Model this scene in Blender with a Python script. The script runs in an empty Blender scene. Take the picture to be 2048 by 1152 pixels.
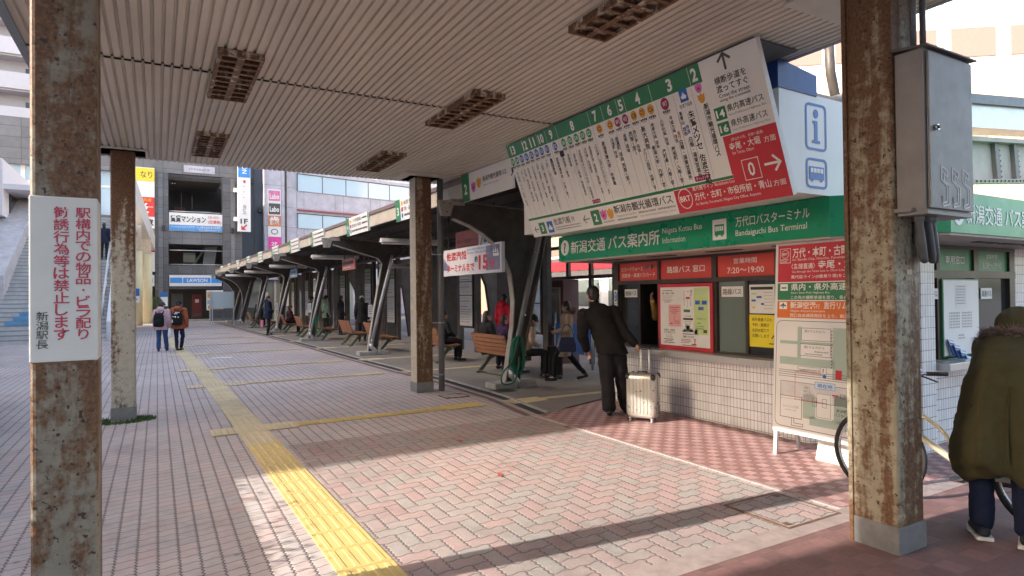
import bpy, bmesh, math, random
from mathutils import Vector, Matrix, Quaternion
rad = math.radians
random.seed(7)
SC = bpy.context.scene
COL = SC.collection

# ---------------------------------------------------------------- camera, sky, sun, exposure
cam_d = bpy.data.cameras.new('camera'); cam_d.sensor_width = 36.0; cam_d.lens = 36.0*1242/2048
cam_d.clip_start = 0.05; cam_d.clip_end = 2000
cam = bpy.data.objects.new('camera', cam_d); COL.objects.link(cam)
CR = Vector((0.86824, -0.49602, -0.01135)); CU = Vector((0.00376, -0.01538, 0.99987)); CF = Vector((0.49613, 0.86817, 0.01150))
cam.matrix_world = Matrix(((CR.x, CU.x, -CF.x, 0), (CR.y, CU.y, -CF.y, 0), (CR.z, CU.z, -CF.z, 1.6), (0, 0, 0, 1)))
SC.camera = cam
SUN_EL, SUN_AZ = rad(28.0), rad(175.3)          # azimuth counter-clockwise from +X
w = bpy.data.worlds.new('World'); SC.world = w; w.use_nodes = True
nt = w.node_tree; nt.nodes.clear()
sky = nt.nodes.new('ShaderNodeTexSky'); sky.sky_type = 'NISHITA'; sky.sun_disc = False
sky.sun_elevation = SUN_EL; sky.sun_rotation = rad(90) - SUN_AZ
sky.air_density = 1.0; sky.dust_density = 3.5; sky.ozone_density = 1.0
bg = nt.nodes.new('ShaderNodeBackground'); bg.inputs[1].default_value = 0.15
wo = nt.nodes.new('ShaderNodeOutputWorld')
tint = nt.nodes.new('ShaderNodeMixRGB'); tint.blend_type = 'MULTIPLY'; tint.inputs[0].default_value = 1; tint.inputs[2].default_value = (1.08, 1.0, .90, 1)
nt.links.new(sky.outputs[0], tint.inputs[1]); nt.links.new(tint.outputs[0], bg.inputs[0]); nt.links.new(bg.outputs[0], wo.inputs[0])
sd = bpy.data.lights.new('sun', 'SUN'); sd.energy = 2.0; sd.angle = rad(0.5); sd.color = (1.0, 0.93, 0.83)
sun = bpy.data.objects.new('sun', sd); COL.objects.link(sun)
sdir = Vector((math.cos(SUN_AZ)*math.cos(SUN_EL), math.sin(SUN_AZ)*math.cos(SUN_EL), math.sin(SUN_EL)))
sun.rotation_euler = sdir.to_track_quat('Z', 'Y').to_euler()
SC.view_settings.view_transform = 'Standard'; SC.view_settings.look = 'None'
SC.view_settings.exposure = 2.2; SC.view_settings.gamma = 1.0
SC.render.engine = 'CYCLES'; SC.cycles.max_bounces = 6; SC.cycles.transparent_max_bounces = 8
SC.cycles.use_denoising = True

# ---------------------------------------------------------------- shader helpers
class S:
    """a float socket (or number) with arithmetic that builds Math nodes"""
    nt = None
    def __init__(s, v): s.v = v
    @staticmethod
    def op(o, *a):
        n = S.nt.nodes.new('ShaderNodeMath'); n.operation = o
        for k, x in enumerate(a):
            x = x.v if isinstance(x, S) else x
            if isinstance(x, (int, float)): n.inputs[k].default_value = x
            else: S.nt.links.new(x, n.inputs[k])
        return S(n.outputs[0])
    def __add__(s, o): return S.op('ADD', s, o)
    __radd__ = __add__
    def __sub__(s, o): return S.op('SUBTRACT', s, o)
    def __rsub__(s, o): return S.op('SUBTRACT', o, s)
    def __mul__(s, o): return S.op('MULTIPLY', s, o)
    __rmul__ = __mul__
    def __truediv__(s, o): return S.op('DIVIDE', s, o)
def fmin(a, b): return S.op('MINIMUM', a, b)
def fmax(a, b): return S.op('MAXIMUM', a, b)
def flo(a): return S.op('FLOOR', a)
def fra(a): return S.op('FRACT', a)
def lt(a, b): return S.op('LESS_THAN', a, b)
def gt(a, b): return S.op('GREATER_THAN', a, b)
def eq(a, b): return S.op('COMPARE', a, b, 0.1)
def fsin(a): return S.op('SINE', a)
def fmod(a, b): return S.op('FLOORED_MODULO', a, b)

def new_mat(name, color=(.5, .5, .5), rough=.6, metal=0.0, spec=None):
    m = bpy.data.materials.new(name); m.use_nodes = True
    b = m.node_tree.nodes['Principled BSDF']
    b.inputs['Base Color'].default_value = (*color, 1); b.inputs['Roughness'].default_value = rough
    b.inputs['Metallic'].default_value = metal
    if spec is not None: b.inputs['Specular IOR Level'].default_value = spec
    return m, m.node_tree, b
def node(nt, t, **kw):
    n = nt.nodes.new(t)
    for k, v in kw.items(): setattr(n, k, v)
    return n
def coords(nt, scale=(1, 1, 1)):
    tc = node(nt, 'ShaderNodeTexCoord'); mp = node(nt, 'ShaderNodeMapping'); mp.inputs['Scale'].default_value = scale
    nt.links.new(tc.outputs['Object'], mp.inputs[0]); return mp.outputs[0]
def noise(nt, vec, scale, detail=4, rough=.55):
    n = node(nt, 'ShaderNodeTexNoise'); n.inputs['Scale'].default_value = scale; n.inputs['Detail'].default_value = detail
    n.inputs['Roughness'].default_value = rough; nt.links.new(vec, n.inputs['Vector']); return n.outputs['Fac']
def ramp(nt, fac, stops, interp='LINEAR'):
    r = node(nt, 'ShaderNodeValToRGB'); r.color_ramp.interpolation = interp
    el = r.color_ramp.elements
    while len(el) > 1: el.remove(el[-1])
    for k, (p, c) in enumerate(stops):
        e = el[0] if k == 0 else el.new(p)
        e.position = p; e.color = (*c, 1)
    nt.links.new(fac.v if isinstance(fac, S) else fac, r.inputs[0]); return r.outputs[0]
def mix(nt, fac, a, b, mode='MIX'):
    n = node(nt, 'ShaderNodeMixRGB', blend_type=mode)
    for k, x in enumerate((fac, a, b)):
        if isinstance(x, S): x = x.v
        if isinstance(x, (int, float)): n.inputs[k].default_value = x if k == 0 else (x, x, x, 1)
        elif isinstance(x, tuple): n.inputs[k].default_value = (*x, 1)
        else: nt.links.new(x, n.inputs[k])
    return n.outputs[0]
def bump(nt, b, h, strength=.3, dist=.01):
    n = node(nt, 'ShaderNodeBump'); n.inputs['Strength'].default_value = strength; n.inputs['Distance'].default_value = dist
    nt.links.new(h.v if isinstance(h, S) else h, n.inputs['Height']); nt.links.new(n.outputs[0], b.inputs['Normal'])
MC = {}
def pm(name, color=(.5, .5, .5), rough=.6, metal=0.0, var=.12, scale=6.0, stretch=(1, 1, 1), bmp=0.0, bscale=60, grime=0.0, spec=None):
    """painted or plain surface: base colour broken up by two scales of noise, optional grain bump and dirt"""
    if name in MC: return MC[name]
    m, nt, b = new_mat(name, color, rough, metal, spec)
    v = coords(nt, stretch)
    n1 = noise(nt, v, scale, 5, .6)
    lo = tuple(c*(1-var) for c in color); hi = tuple(min(1, c*(1+var)) for c in color)
    c = ramp(nt, n1, [(.3, lo), (.7, hi)])
    if grime:
        n2 = noise(nt, v, scale*.35, 8, .7)
        c = mix(nt, ramp(nt, n2, [(.5, (0, 0, 0)), (.78, (grime, grime, grime))]), c, (.07, .055, .045))
    nt.links.new(c, b.inputs['Base Color'])
    n3 = noise(nt, v, scale*2.3, 3, .6)
    r = node(nt, 'ShaderNodeMapRange'); r.inputs[3].default_value = max(0, rough-.12); r.inputs[4].default_value = min(1, rough+.12)
    nt.links.new(n3, r.inputs[0]); nt.links.new(r.outputs[0], b.inputs['Roughness'])
    if bmp: bump(nt, b, noise(nt, v, bscale, 3, .6), bmp, .01)
    MC[name] = m; return m

# ---------------------------------------------------------------- mesh helpers
class MB:
    def __init__(s): s.v = []; s.f = []; s.m = []; s.mats = []; s.sm = []
    def mi(s, m):
        if m not in s.mats: s.mats.append(m)
        return s.mats.index(m)
    def add(s, vs, fs, m, smooth=False):
        o = len(s.v); k = s.mi(m); s.v += [tuple(x) for x in vs]
        for f in fs: s.f.append([o+i for i in f]); s.m.append(k); s.sm.append(smooth)
        return s
    def box(s, x0, x1, y0, y1, z0, z1, m):
        return s.hexa([(x0, y0, z0), (x1, y0, z0), (x1, y1, z0), (x0, y1, z0), (x0, y0, z1), (x1, y0, z1), (x1, y1, z1), (x0, y1, z1)], m)
    def hexa(s, p, m):
        return s.add(p, [(3, 2, 1, 0), (4, 5, 6, 7), (0, 1, 5, 4), (1, 2, 6, 5), (2, 3, 7, 6), (3, 0, 4, 7)], m)
    def obox(s, c, ax, ay, az, m):
        """box about centre c with half-axis vectors"""
        c, ax, ay, az = Vector(c), Vector(ax), Vector(ay), Vector(az)
        P = [c-ax-ay-az, c+ax-ay-az, c+ax+ay-az, c-ax+ay-az, c-ax-ay+az, c+ax-ay+az, c+ax+ay+az, c-ax+ay+az]
        if ax.cross(ay).dot(az) < 0: P = [P[i] for i in (1, 0, 3, 2, 5, 4, 7, 6)]
        return s.hexa(P, m)
    def beam(s, a, b, wd, ht, m, up=(0, 0, 1)):
        a, b = Vector(a), Vector(b); d = (b-a); L = d.length; d.normalize(); u = Vector(up)
        if abs(d.dot(u)) > .98: u = Vector((1, 0, 0))
        x = d.cross(u).normalized(); y = x.cross(d)
        return s.obox((a+b)/2, d*L/2, x*wd/2, y*ht/2, m)
    def ring(s, c, x, y, n): return [Vector(c)+Vector(x)*math.cos(2*math.pi*k/n)+Vector(y)*math.sin(2*math.pi*k/n) for k in range(n)]
    def loft(s, rings, m, caps=True, smooth=True):
        n = len(rings[0]); vs = [p for r in rings for p in r]; fs = []
        for i in range(len(rings)-1):
            for k in range(n): fs.append((i*n+k, i*n+(k+1) % n, (i+1)*n+(k+1) % n, (i+1)*n+k))
        o = len(s.v); s.add(vs, fs, m, smooth)
        if caps:
            k = s.mi(m); s.f.append([o+i for i in range(n)][::-1]); s.m.append(k); s.sm.append(False)
            s.f.append([o+(len(rings)-1)*n+i for i in range(n)]); s.m.append(k); s.sm.append(False)
        return s
    def cyl(s, a, b, r0, m, r1=None, n=12, caps=True):
        a, b = Vector(a), Vector(b); d = (b-a).normalized(); r1 = r0 if r1 is None else r1
        u = Vector((0, 0, 1)) if abs(d.z) < .9 else Vector((1, 0, 0)); x = d.cross(u).normalized(); y = d.cross(x)
        return s.loft([s.ring(a, x*r0, y*r0, n), s.ring(b, x*r1, y*r1, n)], m, caps)
    def tube(s, pts, r, m, n=8, closed=False):
        P = [Vector(p) for p in pts]; rings = []; N = len(P); x = None
        for i, p in enumerate(P):
            d = (P[(i+1) % N]-P[i-1]) if closed else (P[min(i+1, N-1)]-P[max(i-1, 0)])
            d.normalize()
            if x is None:
                u = Vector((0, 0, 1)) if abs(d.z) < .9 else Vector((1, 0, 0)); x = d.cross(u).normalized()
            else: x = (x - d*x.dot(d)).normalized()
            y = d.cross(x); rr = r[i] if isinstance(r, (list, tuple)) else r
            rings.append(s.ring(p, x*rr, y*rr, n))
        if closed: rings.append(rings[0])
        return s.loft(rings, m, not closed)
    def ell(s, c, rx, ry, rz, m, n=14, k=9, ax=None):
        c = Vector(c); X, Y, Z = ax or (Vector((1, 0, 0)), Vector((0, 1, 0)), Vector((0, 0, 1)))
        rings = []
        for i in range(k+1):
            a = math.pi*(i/k)*.98+.01*math.pi
            rings.append(s.ring(c-Z*rz*math.cos(a), X*rx*math.sin(a), Y*ry*math.sin(a), n))
        return s.loft(rings, m)
    def cap(s, a, b, r0, r1, m, n=10):
        """tapered capsule"""
        a, b = Vector(a), Vector(b); d = (b-a); L = d.length
        d = d/L if L > 1e-6 else Vector((0, 0, 1))
        u = Vector((0, 0, 1)) if abs(d.z) < .9 else Vector((1, 0, 0)); x = d.cross(u).normalized(); y = d.cross(x); R = []
        for t in (-80, -50, -20, 0): R.append(s.ring(a+d*r0*math.sin(rad(t)), x*r0*math.cos(rad(t)), y*r0*math.cos(rad(t)), n))
        for t in (0, 20, 50, 80): R.append(s.ring(b+d*r1*math.sin(rad(t)), x*r1*math.cos(rad(t)), y*r1*math.cos(rad(t)), n))
        return s.loft(R, m)
    def prism(s, poly, a, b, o, e, m):
        """2D outline (in axes a,b at origin o) extruded along vector e"""
        o, a, b, e = Vector(o), Vector(a), Vector(b), Vector(e); n = len(poly)
        A = [o+a*p[0]+b*p[1] for p in poly]; B = [p+e for p in A]
        area = sum(poly[i][0]*poly[(i+1) % n][1]-poly[(i+1) % n][0]*poly[i][1] for i in range(n))
        flip = (area > 0) == (a.cross(b).dot(e) > 0)
        f = [tuple(range(n))[::-1] if flip else tuple(range(n)), tuple(range(n, 2*n)) if flip else tuple(range(n, 2*n))[::-1]]
        for i in range(n):
            j = (i+1) % n; f.append((i, j, n+j, n+i) if flip else (j, i, n+i, n+j))
        return s.add(A+B, f, m)
    def quad(s, a, b, c, d, m): return s.add([a, b, c, d], [(0, 1, 2, 3)], m)
    def build(s, name, parent=None, local=False, bevel=0, mods=None):
        me = bpy.data.meshes.new(name); off = Vector((0, 0, 0))
        if parent is not None and not local: off = world_loc(parent)
        me.from_pydata([tuple(Vector(v)-off) for v in s.v], [], s.f)
        for m in s.mats: me.materials.append(m)
        me.polygons.foreach_set('material_index', s.m); me.polygons.foreach_set('use_smooth', s.sm); me.update()
        if bevel:
            bm = bmesh.new(); bm.from_mesh(me); bm.edges.ensure_lookup_table()
            ed = [e for e in bm.edges if len(e.link_faces) == 2 and e.calc_face_angle(0) > rad(40) and e.calc_length() > bevel*2.5]
            bmesh.ops.bevel(bm, geom=ed, offset=bevel, offset_type='OFFSET', segments=2, profile=.6, affect='EDGES', clamp_overlap=True)
            bm.to_mesh(me); bm.free()
        o = bpy.data.objects.new(name, me); COL.objects.link(o)
        if parent is not None: o.parent = parent
        return o
def world_loc(o):
    v = Vector(o.location)
    while o.parent is not None: o = o.parent; v += Vector(o.location)
    return v
def tag(o, label=None, cat=None, group=None, kind=None):
    if label: o['label'] = label
    if cat: o['category'] = cat
    if group: o['group'] = group
    if kind: o['kind'] = kind
    return o
def thing(name, label, cat, loc=(0, 0, 0), rz=0, group=None):
    o = bpy.data.objects.new(name, None); COL.objects.link(o); o.location = loc; o.rotation_euler = (0, 0, rz)
    o.empty_display_size = .2
    return tag(o, label, cat, group)
def dup(root, loc, rz=None, label=None, group=None):
    def rec(o, par):
        c = o.copy(); COL.objects.link(c)
        if par is not None: c.parent = par
        for ch in [x for x in KIDS.get(o.name, ())]: rec(ch, c)
        return c
    KIDS = {}
    for x in bpy.data.objects:
        if x.parent is not None: KIDS.setdefault(x.parent.name, []).append(x)
    r = rec(root, None); r.location = loc
    if rz is not None: r.rotation_euler = (0, 0, rz)
    if label: r['label'] = label
    if group: r['group'] = group
    return r
FOLD = {}
def remesh(mb, name, parent, voxel, smooth=6, local=True, fold=0, fsize=.16):
    """closed overlapping solids fused into one continuous smooth skin"""
    o = mb.build(name, parent, local)
    r = o.modifiers.new('r', 'REMESH'); r.mode = 'VOXEL'; r.voxel_size = voxel; r.use_smooth_shade = True
    if smooth:
        q = o.modifiers.new('s', 'SMOOTH'); q.iterations = smooth; q.factor = .5
    if fold:                                     # soft creases of cloth
        if fsize not in FOLD:
            FOLD[fsize] = bpy.data.textures.new('fold', 'CLOUDS'); FOLD[fsize].noise_scale = fsize; FOLD[fsize].noise_depth = 2
        q = o.modifiers.new('d', 'DISPLACE'); q.texture = FOLD[fsize]; q.strength = fold; q.mid_level = .5; q.texture_coords = 'LOCAL'
    dg = bpy.context.evaluated_depsgraph_get(); me = bpy.data.meshes.new_from_object(o.evaluated_get(dg))
    o.modifiers.clear(); old = o.data; o.data = me; bpy.data.meshes.remove(old)
    if not me.materials:
        for m in mb.mats: me.materials.append(m)
    return o
# ---------------------------------------------------------------- lettering
TC = {}
def glyphs(txt, bold, sp):
    k = (txt, bold, sp)
    if k not in TC:
        c = bpy.data.curves.new('lettering', 'FONT'); c.body = txt; c.resolution_u = 2; c.offset = bold; c.space_character = sp
        o = bpy.data.objects.new('lettering', c); COL.objects.link(o)
        dg = bpy.context.evaluated_depsgraph_get(); me = bpy.data.meshes.new_from_object(o.evaluated_get(dg))
        TC[k] = ([v.co.xy.copy() for v in me.vertices], [tuple(p.vertices) for p in me.polygons])
        bpy.data.objects.remove(o); bpy.data.curves.remove(c); bpy.data.meshes.remove(me)
    return TC[k]
class Face:
    """a flat sign face: origin, u to the reader's right, v up, n out towards the reader"""
    def __init__(s, o, u, v, lift=.004):
        s.o, s.u, s.v = Vector(o), Vector(u).normalized(), Vector(v).normalized(); s.n = s.u.cross(s.v); s.lift = lift
    def p(s, u, v, d=0): return s.o+s.u*u+s.v*v+s.n*d
    def rect(s, mb, u0, u1, v0, v1, m, d=.002):
        return mb.quad(s.p(u0, v0, d), s.p(u1, v0, d), s.p(u1, v1, d), s.p(u0, v1, d), m)
    def disc(s, mb, u, v, r, m, d=.003, ry=None, n=20):
        ry = ry or r
        return mb.add([s.p(u+r*math.cos(2*math.pi*k/n), v+ry*math.sin(2*math.pi*k/n), d) for k in range(n)], [tuple(range(n))], m)
    def poly(s, mb, pts, m, d=.003): return mb.add([s.p(a, b, d) for a, b in pts], [tuple(range(len(pts)))], m)
    def line(s, mb, a, b, wd, m, d=.003):
        a, b = Vector(a), Vector(b); t = (b-a).normalized(); q = Vector((-t.y, t.x))*wd/2
        return s.poly(mb, [a-q, b-q, b+q, a+q], m, d)
    def frame(s, mb, u0, u1, v0, v1, t, m, d=.003):
        s.rect(mb, u0, u1, v0, v0+t, m, d); s.rect(mb, u0, u1, v1-t, v1, m, d)
        s.rect(mb, u0, u0+t, v0+t, v1-t, m, d); s.rect(mb, u1-t, u1, v0+t, v1-t, m, d)
    def text(s, mb, txt, u, v, size, m, w=None, align='c', bold=0.0, d=None, sp=1.0):
        """size = cap height-ish; u,v = anchor at vertical middle; w squeezes to a width"""
        vs, fs = glyphs(txt, bold, sp)
        if not vs: return
        x0, x1 = min(a.x for a in vs), max(a.x for a in vs); y0, y1 = min(a.y for a in vs), max(a.y for a in vs)
        k = size/max(.3, (y1-y0)); kx = k if w is None else w/(x1-x0); W = (x1-x0)*kx
        ox = {'c': -W/2, 'l': 0, 'r': -W}[align]; d = s.lift if d is None else d
        mb.add([s.p(u+ox+(a.x-x0)*kx, v+(a.y-(y0+y1)/2)*k, d) for a in vs], fs, m)
    def vtext(s, mb, txt, u, vtop, size, m, pitch=1.08, bold=0.0, wk=1.0):
        """upright characters stacked downwards"""
        for c in txt:
            if c not in ' ·・':
                vs, fs = glyphs(c, bold, 1.0)
                if vs:
                    x0, x1 = min(a.x for a in vs), max(a.x for a in vs); y0, y1 = min(a.y for a in vs), max(a.y for a in vs)
                    h = max(x1-x0, y1-y0, .55); k = size/h
                    if c == 'ー':
                        mb.add([s.p(u+(a.y-(y0+y1)/2)*k*wk, vtop-size/2-(a.x-(x0+x1)/2)*k, s.lift) for a in vs], fs, m)
                    else: mb.add([s.p(u+(a.x-(x0+x1)/2)*k*wk, vtop-size/2+(a.y-(y0+y1)/2)*k, s.lift) for a in vs], fs, m)
            elif c != ' ': s.disc(mb, u, vtop-size/2, size*.1, m, s.lift, n=8)
            vtop -= size*pitch*(.55 if c == ' ' else 1)
        return vtop
    def scribble(s, mb, u0, u1, v, h, m, n=None):
        """a line of print too small to read"""
        u = u0; L = u1-u0
        while u < u1-h*.3:
            wd = h*random.uniform(.5, .9); s.rect(mb, u, min(u+wd, u1), v-h*random.uniform(.3, .5), v+h*random.uniform(.3, .5), m, s.lift); u += wd+h*.25
def extrude_text(mb, f, txt, u, v, size, m, **k): f.text(mb, txt, u, v, size, m, **k)
# ---------------------------------------------------------------- materials
WHITE = pm('white_print', (.76, .75, .74), .45, var=.03, scale=3)
BLACK = pm('black_print', (.025, .024, .025), .5, var=.1)
DGREY = pm('dark_grey_print', (.09, .085, .085), .5, var=.1)
MGREY = pm('mid_grey_print', (.32, .31, .31), .5, var=.1)
RED = pm('sign_red', (.56, .035, .05), .35, var=.06, scale=3)
LRED = pm('window_red', (.62, .07, .05), .35, var=.06, scale=3)
CRIM = pm('crimson_print', (.35, .02, .10), .4, var=.05)
GREEN = pm('sign_green', (.035, .21, .09), .35, var=.06, scale=3)
BGREEN = pm('band_green', (.0, .27, .125), .3, var=.06, scale=2)
ORANGE = pm('sign_orange', (.70, .17, .03), .4, var=.06)
YELLOW = pm('notice_yellow', (.80, .66, .03), .45, var=.05)
AMBER = pm('amber_print', (.75, .36, .04), .4, var=.05)
PINK = pm('tulip_pink', (.65, .16, .47), .4, var=.05)
BLUE = pm('print_blue', (.02, .14, .5), .4, var=.05)
BLUE2 = pm('panel_blue', (.012, .045, .20), .4, var=.08)
ICON = pm('icon_blue', (.05, .14, .42), .4, var=.05)
LPINK = pm('pale_pink_paper', (.72, .38, .38), .6, var=.05)
LGREEN = pm('pale_green_paper', (.50, .64, .28), .6, var=.05)
SAGE = pm('map_sage', (.40, .50, .44), .5, var=.04)
PAPER = pm('paper_white', (.72, .72, .71), .55, var=.05, scale=4)
CREAM = pm('cream_paint', (.60, .56, .49), .55, var=.1, grime=.35)
ROOFTRIM = pm('fascia_paint', (.50, .45, .38), .55, var=.12, scale=3, grime=.3)
DARKST = pm('dark_brown_steel', (.066, .054, .046), .5, var=.35, scale=4, bmp=.1)
BROWNAL = pm('bronze_aluminium', (.075, .056, .046), .38, .35, var=.15, scale=5)
GALV = pm('galvanised', (.46, .47, .48), .35, .6, var=.12, scale=8)
PIPE = pm('grey_pvc', (.17, .175, .185), .4, var=.1, scale=6)
STEEL = pm('brushed_stainless', (.58, .57, .55), .33, .55, var=.06, scale=2)
BOXGREY = pm('cabinet_grey', (.30, .285, .29), .5, var=.1, scale=5, grime=.4, bmp=.05)
CONC = pm('concrete', (.36, .345, .32), .85, var=.18, scale=9, grime=.4, bmp=.3)
WCONC = pm('whitewashed_concrete', (.66, .64, .58), .8, var=.1, scale=9, grime=.3, bmp=.2)
WOOD = pm('bench_wood', (.29, .125, .06), .5, var=.3, scale=3, stretch=(14, 1.2, 14))
BENCHG = pm('bench_green_iron', (.085, .11, .07), .5, var=.2)
HOSE = pm('green_hose', (.0, .16, .09), .35, var=.15)
RUBBER = pm('rubber', (.018, .018, .019), .55, var=.2)
CHROME = pm('chrome', (.65, .65, .66), .15, 1.0, var=.05)
BLKPL = pm('black_plastic', (.02, .02, .022), .4, var=.2)
TUBE = pm('lamp_tube_white', (.72, .71, .68), .3, var=.05)
SOFFIT = pm('soffit_plate', (.56, .53, .48), .5, var=.06, grime=.15)
SKIN = pm('skin', (.50, .29, .21), .5, var=.08, scale=9)
HAIR = pm('black_hair', (.012, .010, .010), .45, var=.4, scale=30, stretch=(1, 1, .2), bmp=.4, bscale=90)
HAIRB = pm('brown_hair', (.035, .018, .012), .45, var=.4, scale=30, stretch=(1, 1, .2), bmp=.4, bscale=90)

def rusty(name, paint, amount, seed, speck=.5, top=0.0, streak=.22):
    """old paint breaking down into rust: vertical runs, blotches and small dark pits"""
    m, nt, b = new_mat(name, paint, .6)
    tc = node(nt, 'ShaderNodeTexCoord'); mp = node(nt, 'ShaderNodeMapping'); mp.inputs['Location'].default_value = (seed, seed*2.3, seed*.7)
    nt.links.new(tc.outputs['Object'], mp.inputs[0])
    ms = node(nt, 'ShaderNodeMapping'); ms.inputs['Scale'].default_value = (1, 1, streak); nt.links.new(mp.outputs[0], ms.inputs[0])
    a = noise(nt, ms.outputs[0], 7, 6, .65); bb = noise(nt, mp.outputs[0], 16, 7, .7); c = noise(nt, mp.outputs[0], 55, 4, .6)
    S.nt = nt
    sz = node(nt, 'ShaderNodeSeparateXYZ'); nt.links.new(tc.outputs['Object'], sz.inputs[0]); zz = S(sz.outputs[2])
    r = S(a)*.62+S(bb)*.38-fmax((zz-2.0)*(1/1.6), 0.0)*top-fmax(0.0, (zz*-1+.30)*3.0)*.10
    rust = ramp(nt, c, [(.25, (.075, .036, .021)), (.5, (.145, .070, .034)), (.75, (.235, .128, .064))])
    pn = ramp(nt, bb, [(.3, tuple(x*.8 for x in paint)), (.7, tuple(min(1, x*1.15) for x in paint))])
    f = ramp(nt, r, [(amount-.05, (1, 1, 1)), (amount+.035, (0, 0, 0))])
    col = mix(nt, f, pn, rust)
    vo = node(nt, 'ShaderNodeTexNoise'); vo.inputs['Scale'].default_value = 38; vo.inputs['Detail'].default_value = 2; nt.links.new(mp.outputs[0], vo.inputs['Vector'])
    pit = ramp(nt, vo.outputs['Fac'], [(.70-.06*speck, (0, 0, 0)), (.76-.06*speck, (1, 1, 1))])
    col = mix(nt, pit, col, (.05, .024, .016))
    nt.links.new(col, b.inputs['Base Color'])
    bump(nt, b, r-S(vo.outputs['Fac'])*.6, .5, .006)
    return m
RUST_A = rusty('rusty_paint_heavy', (.25, .22, .175), .508, 1.0, 1.1, .05)
RUST_B = rusty('rusty_paint_streaked', (.50, .46, .38), .455, 4.0, .2, .22, .12)
RUST_C = rusty('rusty_paint_brown', (.36, .30, .22), .53, 9.0, .3, .05, .12)
RUST_D = rusty('rusty_paint_speckled', (.34, .295, .215), .502, 13.0, 1.1, .10, .12)
RUST_L = rusty('rusty_louvre', (.52, .45, .36), .485, 17.0, 1.0)

def glass_mat(name, tint, rough=.03, through=.5):
    m, nt, b = new_mat(name, tint, rough); b.inputs['Specular IOR Level'].default_value = .8
    tr = node(nt, 'ShaderNodeBsdfTransparent'); mx = node(nt, 'ShaderNodeMixShader'); mx.inputs[0].default_value = through
    out = nt.nodes['Material Output']
    nt.links.new(b.outputs[0], mx.inputs[1]); nt.links.new(tr.outputs[0], mx.inputs[2]); nt.links.new(mx.outputs[0], out.inputs[0]); return m
GLASS = glass_mat('window_glass', (.03, .035, .035), .03, .55)
GLASSG = glass_mat('milky_green_glass', (.20, .25, .22), .1, .25)
FROST = glass_mat('frosted_panel', (.55, .66, .70), .3, .25)
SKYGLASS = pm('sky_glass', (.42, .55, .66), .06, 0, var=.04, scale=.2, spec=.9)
DGLASS = pm('dark_glass', (.03, .035, .04), .08, 0, var=.1, scale=.5, spec=.8)
MIRROR = pm('glossy_poster', (.62, .65, .66), .14, .75, var=.35, scale=1.5, spec=.8)

def paver(name, herring, cell, cols, joint=(.10, .085, .085), zig=.008, dark=1.0):
    m, nt, b = new_mat(name, (.3, .25, .25), .85)
    S.nt = nt
    tc = node(nt, 'ShaderNodeTexCoord'); sx = node(nt, 'ShaderNodeSeparateXYZ'); nt.links.new(tc.outputs['Object'], sx.inputs[0])
    x, y = S(sx.outputs[0]), S(sx.outputs[1])
    tri = lambda t, p: S.op('PINGPONG', t, p/2)*(2/p)-.5
    u = (x + zig*tri(y, cell*.4))/cell
    v = (y + zig*.55*fsin(x*(2*math.pi/cell)))/cell
    i, j = flo(u), flo(v); fu, fv = fra(u), fra(v)
    el, er, eb, et = fu, 1-fu, fv, 1-fv
    if herring:
        k = fmod(i-j, 4)
        k0, k1, k2, k3 = eq(k, 0), eq(k, 1), eq(k, 2), eq(k, 3)
        el = el+k1*9; er = er+k0*9; eb = eb+k2*9; et = et+k3*9
        ai, aj = i-k1, j-k2
    else: ai, aj = i, flo(v*.5)*.37
    e = fmin(fmin(el, er), fmin(eb*(1 if herring else 1.5), et*(1 if herring else 1.5)))
    cb = node(nt, 'ShaderNodeCombineXYZ')
    nt.links.new(ai.v, cb.inputs[0]); nt.links.new(aj.v, cb.inputs[1])
    wn = node(nt, 'ShaderNodeTexWhiteNoise'); nt.links.new(cb.outputs[0], wn.inputs['Vector'])
    c = ramp(nt, wn.outputs['Value'], cols)
    big = noise(nt, tc.outputs['Object'], .45, 5, .6); fine = noise(nt, tc.outputs['Object'], 160, 3, .7); mid = noise(nt, tc.outputs['Object'], 5, 6, .7)
    c = mix(nt, 1.0, c, ramp(nt, big, [(.25, (.80*dark, .80*dark, .81*dark)), (.75, (1.12*dark, 1.1*dark, 1.08*dark))]), 'MULTIPLY')
    c = mix(nt, 1.0, c, ramp(nt, fine, [(.3, (.82, .82, .82)), (.7, (1.15, 1.15, 1.15))]), 'MULTIPLY')
    c = mix(nt, 1.0, c, ramp(nt, mid, [(.3, (.86, .85, .85)), (.6, (1.03, 1.03, 1.03))]), 'MULTIPLY')
    vor = node(nt, 'ShaderNodeTexVoronoi'); vor.inputs['Scale'].default_value = 2.6; nt.links.new(tc.outputs['Object'], vor.inputs['Vector'])
    gum = ramp(nt, vor.outputs['Distance'], [(.045, (.62, .60, .58)), (.06, (1, 1, 1))])
    c = mix(nt, 1.0, c, gum, 'MULTIPLY')
    st = noise(nt, tc.outputs['Object'], 1.1, 8, .72)
    c = mix(nt, 1.0, c, ramp(nt, st, [(.34, (.80, .785, .78)), (.47, (1, 1, 1))]), 'MULTIPLY')
    jm = ramp(nt, e, [(.028, (0, 0, 0)), (.06, (1, 1, 1))])
    c = mix(nt, jm, joint, c)
    nt.links.new(c, b.inputs['Base Color'])
    h = fmin(e, .12)*8+S(fine)*.12
    bump(nt, b, h, .55, .008)
    return m
PINKS = [(0, (.405, .285, .268)), (.18, (.40, .305, .288)), (.36, (.385, .31, .292)), (.55, (.365, .318, .298)), (.72, (.345, .32, .30)), (.88, (.41, .287, .27)), (1, (.375, .31, .292))]
MAUVE = [(0, (.52, .425, .405)), (.3, (.505, .44, .425)), (.6, (.47, .435, .425)), (.8, (.53, .42, .40)), (1, (.485, .45, .435))]
PAV_H = paver('interlocking_herringbone_pavers', True, .115, PINKS, (.15, .125, .118), .013)
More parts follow.
